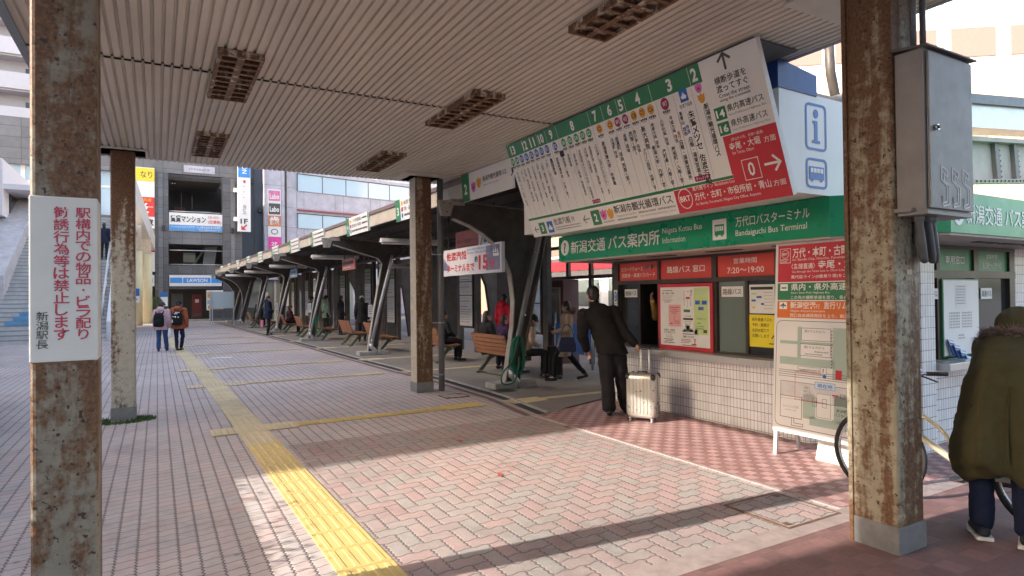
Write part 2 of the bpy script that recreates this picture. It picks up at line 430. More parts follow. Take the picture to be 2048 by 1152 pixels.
PAV_S = paver('interlocking_row_pavers', False, .115, MAUVE, (.12, .10, .096), .014)

def checker(name, cell, ca, cb_, jw=.03):
    m, nt, b = new_mat(name, ca, .55); S.nt = nt
    tc = node(nt, 'ShaderNodeTexCoord'); sx = node(nt, 'ShaderNodeSeparateXYZ'); nt.links.new(tc.outputs['Object'], sx.inputs[0])
    u, v = S(sx.outputs[0])*(1/cell), S(sx.outputs[1])*(1/cell)
    k = fmod(flo(u)+flo(v), 2)
    wn = node(nt, 'ShaderNodeTexWhiteNoise'); cb = node(nt, 'ShaderNodeCombineXYZ'); nt.links.new(flo(u).v, cb.inputs[0]); nt.links.new(flo(v).v, cb.inputs[1]); nt.links.new(cb.outputs[0], wn.inputs['Vector'])
    c = mix(nt, k, ca, cb_)
    c = mix(nt, 1.0, c, ramp(nt, wn.outputs['Value'], [(0, (.86, .86, .86)), (1, (1.12, 1.1, 1.1))]), 'MULTIPLY')
    fine = noise(nt, tc.outputs['Object'], 30, 5, .7)
    c = mix(nt, 1.0, c, ramp(nt, fine, [(.3, (.82, .82, .82)), (.7, (1.1, 1.1, 1.1))]), 'MULTIPLY')
    e = fmin(fmin(fra(u), 1-fra(u)), fmin(fra(v), 1-fra(v)))
    c = mix(nt, ramp(nt, e, [(jw*.6, (0, 0, 0)), (jw*1.3, (1, 1, 1))]), (.16, .11, .10), c)
    nt.links.new(c, b.inputs['Base Color']); bump(nt, b, fmin(e, .1)*8, .3, .004); return m
CHECK = checker('checkered_floor_tiles', .1, (.47, .29, .275), (.29, .15, .142))
REDTILE = checker('dark_red_floor_tiles', .15, (.23, .125, .118), (.19, .105, .10), .02)

def wall_tile(name, tw, th, axis):
    """white glazed tiles in straight rows with dark grout; axis = horizontal direction in object space"""
    m, nt, b = new_mat(name, (.7, .7, .7), .22); S.nt = nt
    tc = node(nt, 'ShaderNodeTexCoord'); sx = node(nt, 'ShaderNodeSeparateXYZ'); nt.links.new(tc.outputs['Object'], sx.inputs[0])
    h = S(sx.outputs[0])*axis[0]+S(sx.outputs[1])*axis[1]; z = S(sx.outputs[2])
    u, v = h*(1/tw), (z+20)*(1/th)
    eu = fmin(fra(u), 1-fra(u))*tw; ev = fmin(fra(v), 1-fra(v))*th
    g = fmin(eu*1.3, ev)
    wn = node(nt, 'ShaderNodeTexWhiteNoise'); cb = node(nt, 'ShaderNodeCombineXYZ'); nt.links.new(flo(u).v, cb.inputs[0]); nt.links.new(flo(v).v, cb.inputs[1]); nt.links.new(cb.outputs[0], wn.inputs['Vector'])
    c = ramp(nt, wn.outputs['Value'], [(0, (.70, .70, .71)), (1, (.80, .80, .81))])
    dn = noise(nt, tc.outputs['Object'], 2.5, 7, .7)
    c = mix(nt, 1.0, c, ramp(nt, dn, [(.22, (.80, .79, .78)), (.5, (1, 1, 1))]), 'MULTIPLY')
    c = mix(nt, ramp(nt, g, [(.0022, (0, 0, 0)), (.0042, (1, 1, 1))]), (.05, .045, .045), c)
    nt.links.new(c, b.inputs['Base Color']); bump(nt, b, fmin(g, .006)*120, .4, .003); return m
TILE_A = wall_tile('white_wall_tiles', .048, .11, (0, 1))
TILE_B = wall_tile('white_wall_tiles_side', .048, .11, (1, 0))
TILE_C = wall_tile('white_wall_tiles_corner', .048, .11, (.7071, -.7071))
def stone(name, base, tw, th, rough=.35, axis=(1, 0), var=.12):
    m, nt, b = new_mat(name, base, rough); S.nt = nt
    tc = node(nt, 'ShaderNodeTexCoord'); sx = node(nt, 'ShaderNodeSeparateXYZ'); nt.links.new(tc.outputs['Object'], sx.inputs[0])
    h = S(sx.outputs[0])*axis[0]+S(sx.outputs[1])*axis[1]; z = S(sx.outputs[2])
    u, v = (h+200)*(1/tw), (z+20)*(1/th)
    g = fmin(fmin(fra(u), 1-fra(u))*tw, fmin(fra(v), 1-fra(v))*th)
    wn = node(nt, 'ShaderNodeTexWhiteNoise'); cb = node(nt, 'ShaderNodeCombineXYZ'); nt.links.new(flo(u).v, cb.inputs[0]); nt.links.new(flo(v).v, cb.inputs[1]); nt.links.new(cb.outputs[0], wn.inputs['Vector'])
    c = ramp(nt, wn.outputs['Value'], [(0, tuple(x*(1-var) for x in base)), (1, tuple(x*(1+var) for x in base))])
    c = mix(nt, 1.0, c, ramp(nt, noise(nt, tc.outputs['Object'], 1.2, 8, .75), [(.3, (.75, .75, .75)), (.7, (1.2, 1.2, 1.2))]), 'MULTIPLY')
    c = mix(nt, ramp(nt, g, [(.01, (0, 0, 0)), (.02, (1, 1, 1))]), tuple(x*.45 for x in base), c)
    nt.links.new(c, b.inputs['Base Color']); return m
GRANITE = stone('dark_granite_cladding', (.105, .10, .108), .9, .6)
GRANITEB = stone('grey_granite_cladding', (.16, .155, .165), 1.2, .7)
PANELW = stone('lilac_metal_panels', (.47, .46, .54), 3.4, 1.6, .4, var=.03)
WBLD = stone('white_render', (.78, .76, .74), 6, 3, .6, var=.02)
def ashphalt(name, col, sc=1.0):
    m, nt, b = new_mat(name, col, .85)
    tc = node(nt, 'ShaderNodeTexCoord'); v = tc.outputs['Object']
    a = noise(nt, v, .8*sc, 8, .7); f = noise(nt, v, 120*sc, 3, .7); s_ = noise(nt, v, 3.1*sc, 8, .75)
    c = ramp(nt, a, [(.3, tuple(x*.78 for x in col)), (.7, tuple(x*1.2 for x in col))])
    c = mix(nt, 1.0, c, ramp(nt, f, [(.3, (.75, .75, .75)), (.7, (1.25, 1.25, 1.25))]), 'MULTIPLY')
    c = mix(nt, ramp(nt, s_, [(.60, (0, 0, 0)), (.72, (.5, .5, .5))]), c, tuple(x*.5 for x in col))
    nt.links.new(c, b.inputs['Base Color']); bump(nt, b, f, .3, .004); return m
PLAT = ashphalt('platform_concrete', (.205, .19, .175))
ROAD = ashphalt('road_asphalt', (.10, .098, .10))
TACT = pm('tactile_yellow', (.60, .445, .165), .6, var=.1, scale=1.3, grime=.35, bmp=.15, bscale=140)
TACTW = pm('worn_tactile', (.56, .46, .28), .7, var=.14, scale=1.6, grime=.4, bmp=.15, bscale=140)
# ================================================================ SETTING: ground
def txo(y): return -.0275*(y-9.4)            # the terminal runs slightly off the canopy's axis
def stx(y): return .90-.0165*(y-3.6) if y < 13 else .745-.03*(y-13)
CURB = [(4.42, 7.03), (4.62, 8.5), (4.66, 11.2), (4.52, 12.7), (4.40, 16.2), (4.30, 21.5), (4.06, 27.6), (3.76, 35.5), (3.62, 42), (3.55, 46.5)]
def flat(name, poly, z, m, kind='structure'):
    mb = MB(); mb.add([(x, y, z) for x, y in poly], [tuple(range(len(poly)))], m); o = mb.build(name); o['kind'] = kind; return o
flat('ground', [(-300, -150), (300, -150), (300, 500), (-300, 500)], -.02, ROAD)
flat('plaza_pavement', [(-45, -14), (5.0, -14), (5.0, 7.3)] + CURB[1:] + [(-45, 46.5)], 0, PAV_S)
flat('walkway_pavement', [(2.3, 2.6), (4.3, 2.6), (4.3, 7.02), (1.22, 7.05), (1.25, -6), (2.3, -6)], .004, PAV_H)
flat('kiosk_floor', [(4.38, 2.78), (7.6, 2.78), (7.6, 4.2), (5.97, 4.4), (5.97, 7.55), (4.5, 7.0), (4.38, 7.0)], .006, CHECK)
flat('red_floor', [(2.3, -8), (14, -8), (14, 2.6), (2.3, 2.6)], .006, REDTILE)
flat('side_floor', [(5.0, 2.6), (14, 2.6), (14, 3.6), (7.6, 3.6), (7.6, 2.78), (5.0, 2.78)], .003, REDTILE)
mb = MB()
mb.box(4.345, 4.38, 2.78, 7.0, -.01, .0075, pm('pale_kerb_stone', (.36, .29, .275), .7, var=.15, scale=9)); mb.box(2.3, 7.6, 2.60, 2.78, -.01, .008, pm('pinkish_kerb', (.31, .245, .23), .8, var=.2, scale=9))
o = mb.build('floor_trim'); o['kind'] = 'structure'
flat('platform_pavement', CURB + [(14, 46.5), (14, 7.7), (5.95, 7.6)], .006, PLAT)
flat('bus_road', [(9.6, 7.9), (40, 7.9), (40, 60), (9.6, 60)], .010, ROAD)
flat('pavement', [(-45, 46.5), (60, 46.5), (60, 49.9), (-45, 49.9)], .002, pm('sunlit_pavement', (.42, .40, .38), .8, var=.1, scale=2))  # pale colour stands in for sunlight on this strip
# drain channel that follows the platform edge
mb = MB()
GRATE = pm('cast_grating', (.055, .055, .058), .6, .3, var=.3, scale=30)
for (x0, y0), (x1, y1) in zip(CURB, CURB[1:]):
    mb.quad((x0-.03, y0, .010), (x0+.10, y0, .010), (x1+.10, y1, .010), (x1-.03, y1, .010), GRATE)
    mb.hexa([(x0+.10, y0, 0), (x0+.16, y0, 0), (x1+.16, y1, 0), (x1+.10, y1, 0), (x0+.10, y0, .022), (x0+.16, y0, .022), (x1+.16, y1, .022), (x1+.10, y1, .022)], CONC)
    mb.quad((x0-.22, y0, .007), (x0-.12, y0, .007), (x1-.12, y1, .007), (x1-.22, y1, .007), pm('brown_edge_bricks', (.17, .11, .10), .8, var=.25, scale=6))
o = mb.build('gutter_kerb'); o['kind'] = 'structure'
mb = MB()
for k in range(14): mb.box(4.72+k*.033, 4.742+k*.033, 8.95, 9.25, .006, .014, GRATE)
mb.quad((4.7, 8.93, .009), (5.2, 8.93, .009), (5.2, 9.27, .009), (4.7, 9.27, .009), BLACK)
tag(mb.build('drain_grate'), 'dark slotted drain grate in the platform beside the sloping column that carries a green hose', 'grate')
# inspection covers in the paving
def cover(x0, x1, y0, y1, m, label):
    t = thing('inspection_cover', label, 'manhole cover', ((x0+x1)/2, (y0+y1)/2, .004))
    f = MB(); e = .022
    RF = pm('rusty_cover_frame', (.16, .10, .07), .7, .2, var=.3, scale=20)
    for a in ((x0, x1, y0, y0+e), (x0, x1, y1-e, y1), (x0, x0+e, y0+e, y1-e), (x1-e, x1, y0+e, y1-e)): f.box(a[0], a[1], a[2], a[3], .0, .011, RF)
    for cx_, cy_ in ((x0+.07, y0+.07), (x1-.07, y1-.07)): f.box(cx_-.025, cx_+.025, cy_-.025, cy_+.025, 0, .012, RF)
    f.build('frame', t); MB().quad((x0+e, y0+e, .009), (x1-e, y0+e, .009), (x1-e, y1-e, .009), (x0+e, y1-e, .009), m).build('lid', t)
cover(3.68, 4.26, 2.72, 3.28, PAV_H, 'square paver-filled inspection cover with a rusty frame near the rusty pillar')
cover(3.9, 4.3, 8.9, 9.25, PAV_S, 'paver-filled inspection cover at the foot of the brown middle pillar')
# tactile paving: raised bars and studs
mb = MB(); y = 1.0; k = 0
TS = .33
def crosses(y): return any(abs(y-c) < .22 for c in CROSS)
CROSS = [8.15, 12.6, 15.6, 19.95, 23.7, 27.6, 31.2]
while y < 45.5:
    x = stx(y); x2 = stx(y+TS); mm = TACT if y < 7.2 else TACTW
    mb.hexa([(x, y+.003, 0), (x+TS, y+.003, 0), (x2+TS, y+TS-.003, 0), (x2, y+TS-.003, 0), (x, y+.003, .011), (x+TS, y+.003, .011), (x2+TS, y+TS-.003, .011), (x2, y+TS-.003, .011)], mm)
    if y < 30:
        for b in range(4):
            bx = x+.047+b*.079; h = .016
            mb.hexa([(bx-.021, y+.02, .01), (bx+.021, y+.02, .01), (bx+.021+x2-x, y+TS-.02, .01), (bx-.021+x2-x, y+TS-.02, .01), (bx-.012, y+.03, h), (bx+.012, y+.03, h), (bx+.012+x2-x, y+TS-.03, h), (bx-.012+x2-x, y+TS-.03, h)], mm)
    y += TS
for n, c in enumerate(CROSS):
    x = stx(c); d = .012
    mb.box(x-.28, x+TS+.36, c-.19, c+.19, .006, .013, TACTW)
    if n < 3:
        for a in range(14):
            for b in range(5): mb.cyl((x-.24+a*.07, c-.15+b*.075, .012), (x-.24+a*.07, c-.15+b*.075, .018), .016, TACTW, .010, 6)
    xe = {8.15: 4.12}.get(c, 4.62+txo(c)-.45)
    X = x+TS+.36
    while X < xe-.65:
        mb.box(X+.003, min(X+.3, xe-.62)-.003, c-.105, c+.105, .004, .012, TACT if n == 0 else TACTW)
        for b in (-.07, -.023, .023, .07): mb.box(X+.02, X+.28, c+b-.013, c+b+.013, .011, .016, TACT if n == 0 else TACTW)
        X += .3
    mb.box(xe-.62, xe, c-.15, c+.17, .005, .012, TACT if n == 0 else TACTW)
    if n < 4:
        for a in range(12):
            for b in range(6): mb.cyl((xe-.595+a*.05, c-.125+b*.053, .011), (xe-.595+a*.05, c-.125+b*.053, .018), .016, TACT if n == 0 else TACTW, .010, 6)
    # on the platform
    px = xe+.42; py = c-.05
    mb.box(px, px+.6, py-.2, py+.16, .006, .011, TACTW)
    if n < 2:
        for a in range(11):
            for b in range(6): mb.cyl((px+.03+a*.054, py-.17+b*.06, .010), (px+.03+a*.054, py-.17+b*.06, .016), .017, TACTW, .010, 6)
    mb.box(px+.6, px+2.9, py-.09, py+.05, .006, .011, TACTW)
o = mb.build('tactile_path'); o['kind'] = 'structure'
mb = MB()
mb.quad((1.25, 18.2, .011), (1.75, 18.2, .011), (1.75, 18.45, .011), (1.25, 18.45, .011), PAPER)
tag(mb.build('floor_sticker'), 'white rectangular sticker on the paving beside the yellow tactile strip', 'sticker')
# a few fallen red leaves and a bit of moss
mb = MB(); LEAF = pm('fallen_leaf_red', (.45, .05, .03), .7)
for x, y in ((4.28, 6.15), (2.62, 4.85), (2.9, 6.2)):
    for k in range(2):
        a = random.uniform(0, 6); mb.quad((x, y, .016), (x+.05*math.cos(a), y+.05*math.sin(a), .022), (x+.06*math.cos(a+.7), y+.06*math.sin(a+.7), .014), (x+.03*math.cos(a+1.4), y+.03*math.sin(a+1.4), .020), LEAF)
tag(mb.build('fallen_leaves'), 'scraps of red fallen leaf scattered on the paving', 'leaves', kind='stuff')
mb = MB(); MOSS = pm('moss_green', (.06, .12, .03), .9, var=.4, scale=40)
for k in range(700):
    a = random.uniform(0, 6.28); r = random.uniform(.15, .36); x, y = -.39+r*math.cos(a)*1.05, 9.72+r*math.sin(a)*.7-.06
    h = random.uniform(.01, .05); b = random.uniform(0, 6.28); d = .012
    mb.add([(x-d*math.cos(b), y-d*math.sin(b), 0), (x+d*math.cos(b), y+d*math.sin(b), 0), (x+random.uniform(-.02, .02), y+random.uniform(-.02, .02), h)], [(0, 1, 2)], MOSS)
tag(mb.build('moss'), 'tuft of green moss round the foot of the streaked pillar', 'moss', kind='stuff')

# ================================================================ CANOPY
cn = thing('canopy', 'flat walkway canopy lined with beige corrugated sheet', 'canopy', (2, 4, 3.6))
CORR = pm('corrugated_sheet', (.60, .535, .465), .5, var=.09, scale=1.5, stretch=(1, .22, 1), grime=.3)
XL, XR = -.88, 4.73
def sheet(y0, y1, z):
    mb = MB(); P = .0725; x = XL; prof = []
    while x < XR-.01:
        prof += [(x, z), (x+.046, z), (x+.053, z+.022), (x+.0655, z+.022)]; x += P
    prof.append((min(x, XR), z)); n = len(prof)
    mb.add([(a, y0, b) for a, b in prof]+[(a, y1, b) for a, b in prof], [(i, i+1, n+i+1, n+i) for i in range(n-1)], CORR)
    mb.build('ceiling_panel', cn)
sheet(6.06, 10.25, 3.590); sheet(1.86, 6.05, 3.604); sheet(-2.35, 1.85, 3.590); sheet(-7.5, -2.36, 3.604)
mb = MB(); mb.box(XL, XR, -7.5, 10.2, 3.645, 3.72, pm('sun_block_deck', (.12, .11, .10), .8)); mb.build('sun_block_deck', cn)  # unseen deck added above the sheets to block the sun
FASC = pm('blue_grey_fascia', (.22, .25, .30), .5, var=.08)
mb = MB(); mb.box(XL-.06, XL, -7.5, 10.25, 3.58, 3.95, FASC); mb.box(XR, XR+.05, -7.5, 10.25, 3.6, 3.95, FASC); mb.box(XL, XR, 10.251, 10.31, 3.62, 3.95, FASC); mb.build('fascia', cn)
for a in ((3.42, 4.42, 9.35, 10.12), (-.75, -.1, 9.55, 10.0), (3.76, 4.42, 2.0, 2.76)): MB().box(a[0], a[1], a[2], a[3], 3.575, 3.589, SOFFIT).build('soffit_plate', cn)
# recessed lights with rusty louvres
def make_light(x, y):
    t = thing('ceiling_light', 'x', 'ceiling light', (x, y, 3.58)); W, L = .16, .62
    f = MB(); z0, z1 = 3.545, 3.60
    for s in (-1, 1):
        f.box(x+s*W-.014, x+s*W+.014, y-L, y+L, z0, z1, RUST_L); f.box(x-W-.014, x+W+.014, y+s*L-.012, y+s*L+.012, z0+.002, z1, RUST_L)
    f.build('frame', t)
    MB().box(x-W, x+W, y-L, y+L, 3.588, 3.5885, pm('lamp_recess', (.36, .28, .20), .8, var=.5, scale=14)).build('recess', t)
    l = MB(); l.hexa([(x-.028, y-L, z0+.004), (x+.028, y-L, z0+.004), (x+.028, y+L, z0+.004), (x-.028, y+L, z0+.004), (x-.004, y-L, z1-.014), (x+.004, y-L, z1-.014), (x+.004, y+L, z1-.014), (x-.004, y+L, z1-.014)], RUST_L)
    for k in range(1, 9):
        yy = y-L+k*2*L/9
        for s in (-1, 1):
            x0, x1 = (x+.018, x+W-.012) if s > 0 else (x-W+.012, x-.018)
            l.hexa([(x0, yy-.019, z0+.006), (x1, yy-.019, z0+.006), (x1, yy+.019, z0+.006), (x0, yy+.019, z0+.006), (x0, yy-.004, z1-.016), (x1, yy-.004, z1-.016), (x1, yy+.004, z1-.016), (x0, yy+.004, z1-.016)], RUST_L)
    l.build('louvre', t); return t
LP = [(.605, 6.05, 'rusty louvred light set in the dotted ceiling seam, first from the white notice pillar'), (.595, 8.86, 'rusty louvred light near the streaked pillar at the outer edge of the ceiling'),
      (2.845, 6.0, 'rusty louvred light set in the dotted ceiling seam beside the big route sign'), (2.85, 8.83, 'rusty louvred light in the ceiling just in front of the brown pillar with the drainpipe'),
      (2.845, 3.15, 'rusty louvred light cut by the top edge of the photo above the big route sign')]
L0 = make_light(LP[0][0], LP[0][1])
for k, (x, y, lab) in enumerate(LP):
    t = L0 if k == 0 else dup(L0, (x, y, 3.58))
    t['label'] = lab; t['group'] = 'louvred lights in the canopy ceiling'
# ---------------------------------------------------------------- pillars
def pillar(x0, y0, s, z1, mat, label, base=True, side=None):
    t = thing('steel_pillar', label, 'pillar', (x0+s/2, y0+s/2, 0), group='rusty canopy pillars'); c = MB()
    # hollow square section with rounded corners
    r = .022; pts = []
    for cx_, cy_, a0 in ((x0+s-r, y0+s-r, 0), (x0+r, y0+s-r, 90), (x0+r, y0+r, 180), (x0+s-r, y0+r, 270)):
        for a in (0, 30, 60, 90): pts.append((cx_+r*math.cos(rad(a0+a)), cy_+r*math.sin(rad(a0+a))))
    c.prism(pts, (1, 0, 0), (0, 1, 0), (0, 0, .0), (0, 0, z1), mat)
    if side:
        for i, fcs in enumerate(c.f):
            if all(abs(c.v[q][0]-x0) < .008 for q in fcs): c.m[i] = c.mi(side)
    c.build('shaft', t)
    p = MB(); p.box(x0-.12, x0+s+.12, y0-.1, y0+s+.1, z1, z1+.012, mat); p.build('cap_plate', t)
    if base:
        b = MB(); e = .006; b.box(x0-e, x0+s+e, y0-e, y0+s+e, .0, .17, pm('zinc_base', (.24, .24, .245), .5, .3, var=.2, scale=8, grime=.4)); b.build('base_sleeve', t, bevel=.004)
    return t
pl = pillar(-.487, 3.42, .25, 3.575, RUST_A, 'very rusty steel pillar carrying a white notice in red writing', False)
pillar(-.53, 9.72, .28, 3.575, RUST_B, 'pale pillar streaked with rust standing behind the pillar with the white notice')
pillar(3.72, 9.70, .29, 3.575, RUST_C, 'brown rusty pillar with one side coloured paler as if lit beside a dark grey drainpipe', side=rusty('lit_side_paint', (.50, .45, .36), .40, 21.0, .2, .05, .12))  # paler colour on this side stands for the light falling on it
pr = pillar(3.87, 2.11, .29, 3.59, RUST_D, 'large speckled rusty pillar carrying the grey electrical cabinet')
m_ = MB(); m_.box(3.858, 3.89, 2.385, 2.412, 0, 3.58, RUST_D); m_.build('edge_strip', pr)
# notice wrapped round the left pillar
t = thing('pillar_notice', 'white notice with vertical red Japanese writing wrapped round a rusty pillar', 'notice', (-.36, 3.415, 1.4))
mb = MB(); mb.box(-.4885, -.2355, 3.4175, 3.6, 1.325, 2.065, PAPER); mb.build('panel', t, bevel=.006)
fc = Face((-.493, 3.417, 0), (1, 0, 0), (0, 0, 1), .002); mb = MB()
REDT = pm('red_lettering', (.52, .05, .11), .5, var=.06)
fc.vtext(mb, '駅構内での物品・ビラ配り', .203, 2.02, .050, REDT, 1.0, .014, 1.15)
fc.vtext(mb, '勧誘行為等は禁止します', .122, 2.02, .053, REDT, 1.03, .014, 1.1)
fc.vtext(mb, '新潟駅長', .052, 1.55, .040, DGREY, 1.05, .006, 1.1)
mb.build('lettering', t)
# drainpipe beside the middle pillar
t = thing('drainpipe', 'dark grey vertical drainpipe beside the brown pillar', 'drainpipe', (4.17, 9.72, 0))
MB().cyl((4.17, 9.72, 0), (4.17, 9.72, 3.6), .052, PIPE, n=16).build('pipe', t)
for z in (.28, 1.15, 2.3):
    c = MB(); c.cyl((4.17, 9.72, z-.012), (4.17, 9.72, z+.012), .056, GALV, n=16); c.box(4.0, 4.12, 9.71, 9.73, z-.01, z+.01, GALV); c.build('clamp', t)
# ---------------------------------------------------------------- electrical cabinet on the right pillar
t = thing('electrical_cabinet', 'grey steel electrical cabinet with white graffiti on a rusty pillar', 'cabinet', (4.17, 2.0, 2.55))
mb = MB(); mb.box(3.90, 4.43, 1.945, 2.105, 2.07, 3.03, BOXGREY); mb.build('case', t, bevel=.006)
mb = MB(); mb.box(3.925, 4.428, 1.925, 1.941, 2.085, 3.01, BOXGREY); mb.build('door', t, bevel=.005)
mb = MB(); mb.hexa([(3.88, 1.905, 3.025), (4.455, 1.905, 3.025), (4.47, 2.108, 3.045), (3.87, 2.108, 3.045), (3.88, 1.905, 3.035), (4.455, 1.905, 3.035), (4.47, 2.108, 3.06), (3.87, 2.108, 3.06)], pm('cabinet_hood', (.13, .12, .115), .6, var=.2)); mb.build('hood', t)
mb = MB(); mb.box(3.86, 3.90, 2.0, 2.1, 2.07, 2.09, BOXGREY); mb.box(3.9, 4.43, 1.93, 2.1, 2.05, 2.07, BOXGREY); mb.build('bottom_flange', t)
mb = MB(); mb.cyl((3.985, 1.926, 2.56), (3.985, 1.905, 2.56), .017, CHROME, n=14); mb.cyl((3.985, 1.905, 2.56), (3.985, 1.897, 2.56), .011, BLKPL, n=12); mb.build('lock', t)
fc = Face((3.925, 1.925, 2.07), (1, 0, 0), (0, 0, 1), .0015); mb = MB(); CH = pm('chalk_graffiti', (.85, .84, .83), .8)
for k in range(3):
    u = .10+k*.125; pts = [(u+.09, .24), (u+.02, .27), (u+.015, .19), (u+.085, .15), (u+.08, .06), (u+.03, .05), (u+.02, .09)]
    q = [(u+.09, .24), (u+.085, .205), (u+.05, .225), (u+.045, .185), (u+.11, .155), (u+.105, .045), (u+.03, .03), (u+.02, .09)]
    for P in (pts, q):
        for a, b in zip(P, P[1:]): fc.line(mb, a, b, .008, CH, .003)
mb.build('graffiti', t)
t = thing('cable_conduits', 'grey cable conduits rising above and looping below the electrical cabinet', 'conduit', (4.1, 2.05, 2.0))
for x, y, mt in ((4.03, 2.06, PIPE), (4.14, 2.06, PIPE)): MB().cyl((x, y, 3.05), (x, y, 3.6), .018, mt, n=12).build('riser', t)
for x, dx in ((4.0, .05), (4.1, .04), (4.145, .03)):
    pts = [(x, 2.03, 2.06), (x, 2.03, 2.0), (x+.005, 2.02, 1.9), (x+.02, 2.02, 1.82), (x+dx, 2.03, 1.785), (x+dx+.03, 2.06, 1.80), (x+dx+.035, 2.085, 1.9), (x+dx+.035, 2.09, 2.03)]
    MB().tube(pts, .022, pm('flexible_conduit', (.10, .105, .115), .55, var=.2, scale=20), 10).build('loop', t)
    MB().cyl((x, 2.03, 2.02), (x, 2.03, 2.065), .028, PIPE, n=10).build('gland', t)
mb = MB(); mb.box(4.0, 4.055, 2.106, 2.1085, 1.70, 1.73, pm('masking_tape', (.55, .47, .33), .7)); tag(mb.build('tape_scrap'), 'torn scrap of beige masking tape stuck on a pillar below the looping conduits', 'tape')
# ================================================================ INFORMATION KIOSK
kx = thing('information_kiosk', 'white tiled bus information kiosk with a green sign band and red window headers', 'kiosk', (6.4, 4.5, 0))
mb = MB()
mb.box(5.95, 6.1, 4.2, 7.37, 0, .80, TILE_A); mb.box(5.95, 6.1, 4.2, 4.465, .80, 2.08, TILE_A); mb.build('wall', kx)
MB().prism([(5.95, 4.2), (6.72, 3.43), (6.82, 3.53), (6.1, 4.25)], (1, 0, 0), (0, 1, 0), (0, 0, 0), (0, 0, 2.079), TILE_C).build('corner_wall', kx)
mb = MB(); mb.box(6.72, 11, 3.43, 3.58, 0, .80, TILE_B); mb.box(8.78, 11, 3.43, 3.58, .80, 2.08, TILE_B); mb.build('side_wall', kx)
mb = MB(); mb.box(6.47, 6.72, 3.28, 3.5, 0, 2.078, TILE_B); mb.build('pilaster', kx)
# interior
INT = pm('kiosk_interior', (.16, .14, .12), .8, var=.2, scale=3)
mb = MB(); mb.box(8.9, 9.0, 3.6, 7.3, 0, 2.07, INT); mb.box(6.1, 8.9, 7.3, 7.37, 0, 2.07, INT); mb.box(6.1, 8.9, 3.6, 7.3, .05, .07, INT); mb.build('interior', kx)
# roof slab / green band
band = [(5.25, 7.75), (5.25, 3.42), (5.92, 2.75), (11, 2.75), (11, 7.75)]
MB().prism(band, (1, 0, 0), (0, 1, 0), (0, 0, 2.10), (0, 0, .36), BGREEN).build('sign_band', kx)
MB().prism([(5.265, 7.735), (5.265, 3.43), (5.93, 2.765), (10.99, 2.765), (10.99, 7.735)], (1, 0, 0), (0, 1, 0), (0, 0, 2.078), (0, 0, .021), pm('kiosk_soffit', (.42, .38, .34), .6, var=.08)).build('soffit', kx)
mb = MB()
for y in (6.9, 5.9, 4.9, 4.0): mb.box(5.5, 5.62, y-.22, y+.22, 2.070, 2.0775, BLACK)
for x in (7.2, 7.75, 8.3): mb.box(x-.2, x+.2, 3.0, 3.08, 2.070, 2.0775, BLACK)
mb.build('soffit_slot', kx)
fa = Face((5.249, 7.75, 2.10), (0, -1, 0), (0, 0, 1), .003); mb = MB()
WL = pm('white_lettering', (.80, .80, .78), .45, var=.02)
fa.disc(mb, .165, .19, .105, WL, .002, ry=.115); fa.text(mb, '?', .165, .19, .155, BGREEN, bold=.03, d=.004)
mb.build('question_mark', kx); mb = MB(); fa.text(mb, '新潟交通', .32, .18, .185, WL, w=.80, align='l', bold=.012); fa.text(mb, 'バス案内所', 1.18, .18, .185, WL, w=.98, align='l', bold=.012)
fa.text(mb, 'Niigata Kotsu Bus', 2.21, .235, .085, WL, w=.62, align='l'); fa.text(mb, 'Information', 2.21, .13, .07, WL, w=.37, align='l')
mb.build('band_lettering', kx); mb = MB(); fa.rect(mb, 2.98, 3.17, .07, .29, WL, .002)
for g in (3.0,):
    fa.rect(mb, 3.01, 3.14, .12, .235, BGREEN, .003); fa.rect(mb, 3.02, 3.13, .165, .215, WL, .004); fa.disc(mb, 3.04, .115, .014, BGREEN, .004); fa.disc(mb, 3.11, .115, .014, BGREEN, .004)
    for q in range(3): fa.rect(mb, 3.043+q*.03, 3.048+q*.03, .165, .215, BGREEN, .005)
mb.build('bus_emblem', kx); mb = MB(); fa.text(mb, '万代口バスターミナル', 3.29, .235, .105, WL, w=.85, align='l', bold=.006); fa.text(mb, 'Bandaiguchi Bus Terminal', 3.29, .11, .08, WL, w=.82, align='l')
mb.build('band_lettering', kx)
fb = Face((5.92, 2.749, 2.10), (1, 0, 0), (0, 0, 1), .003); mb = MB()
fb.disc(mb, .13, .17, .09, WL, .002, ry=.105); fb.text(mb, '?', .13, .17, .14, BGREEN, bold=.03, d=.004)
mb.build('question_mark', kx); mb = MB(); fb.text(mb, '新潟交通', .26, .175, .18, WL, w=.66, align='l', bold=.012); fb.text(mb, 'バス案内所', .98, .175, .18, WL, w=.84, align='l', bold=.012)
mb.build('side_band_lettering', kx)
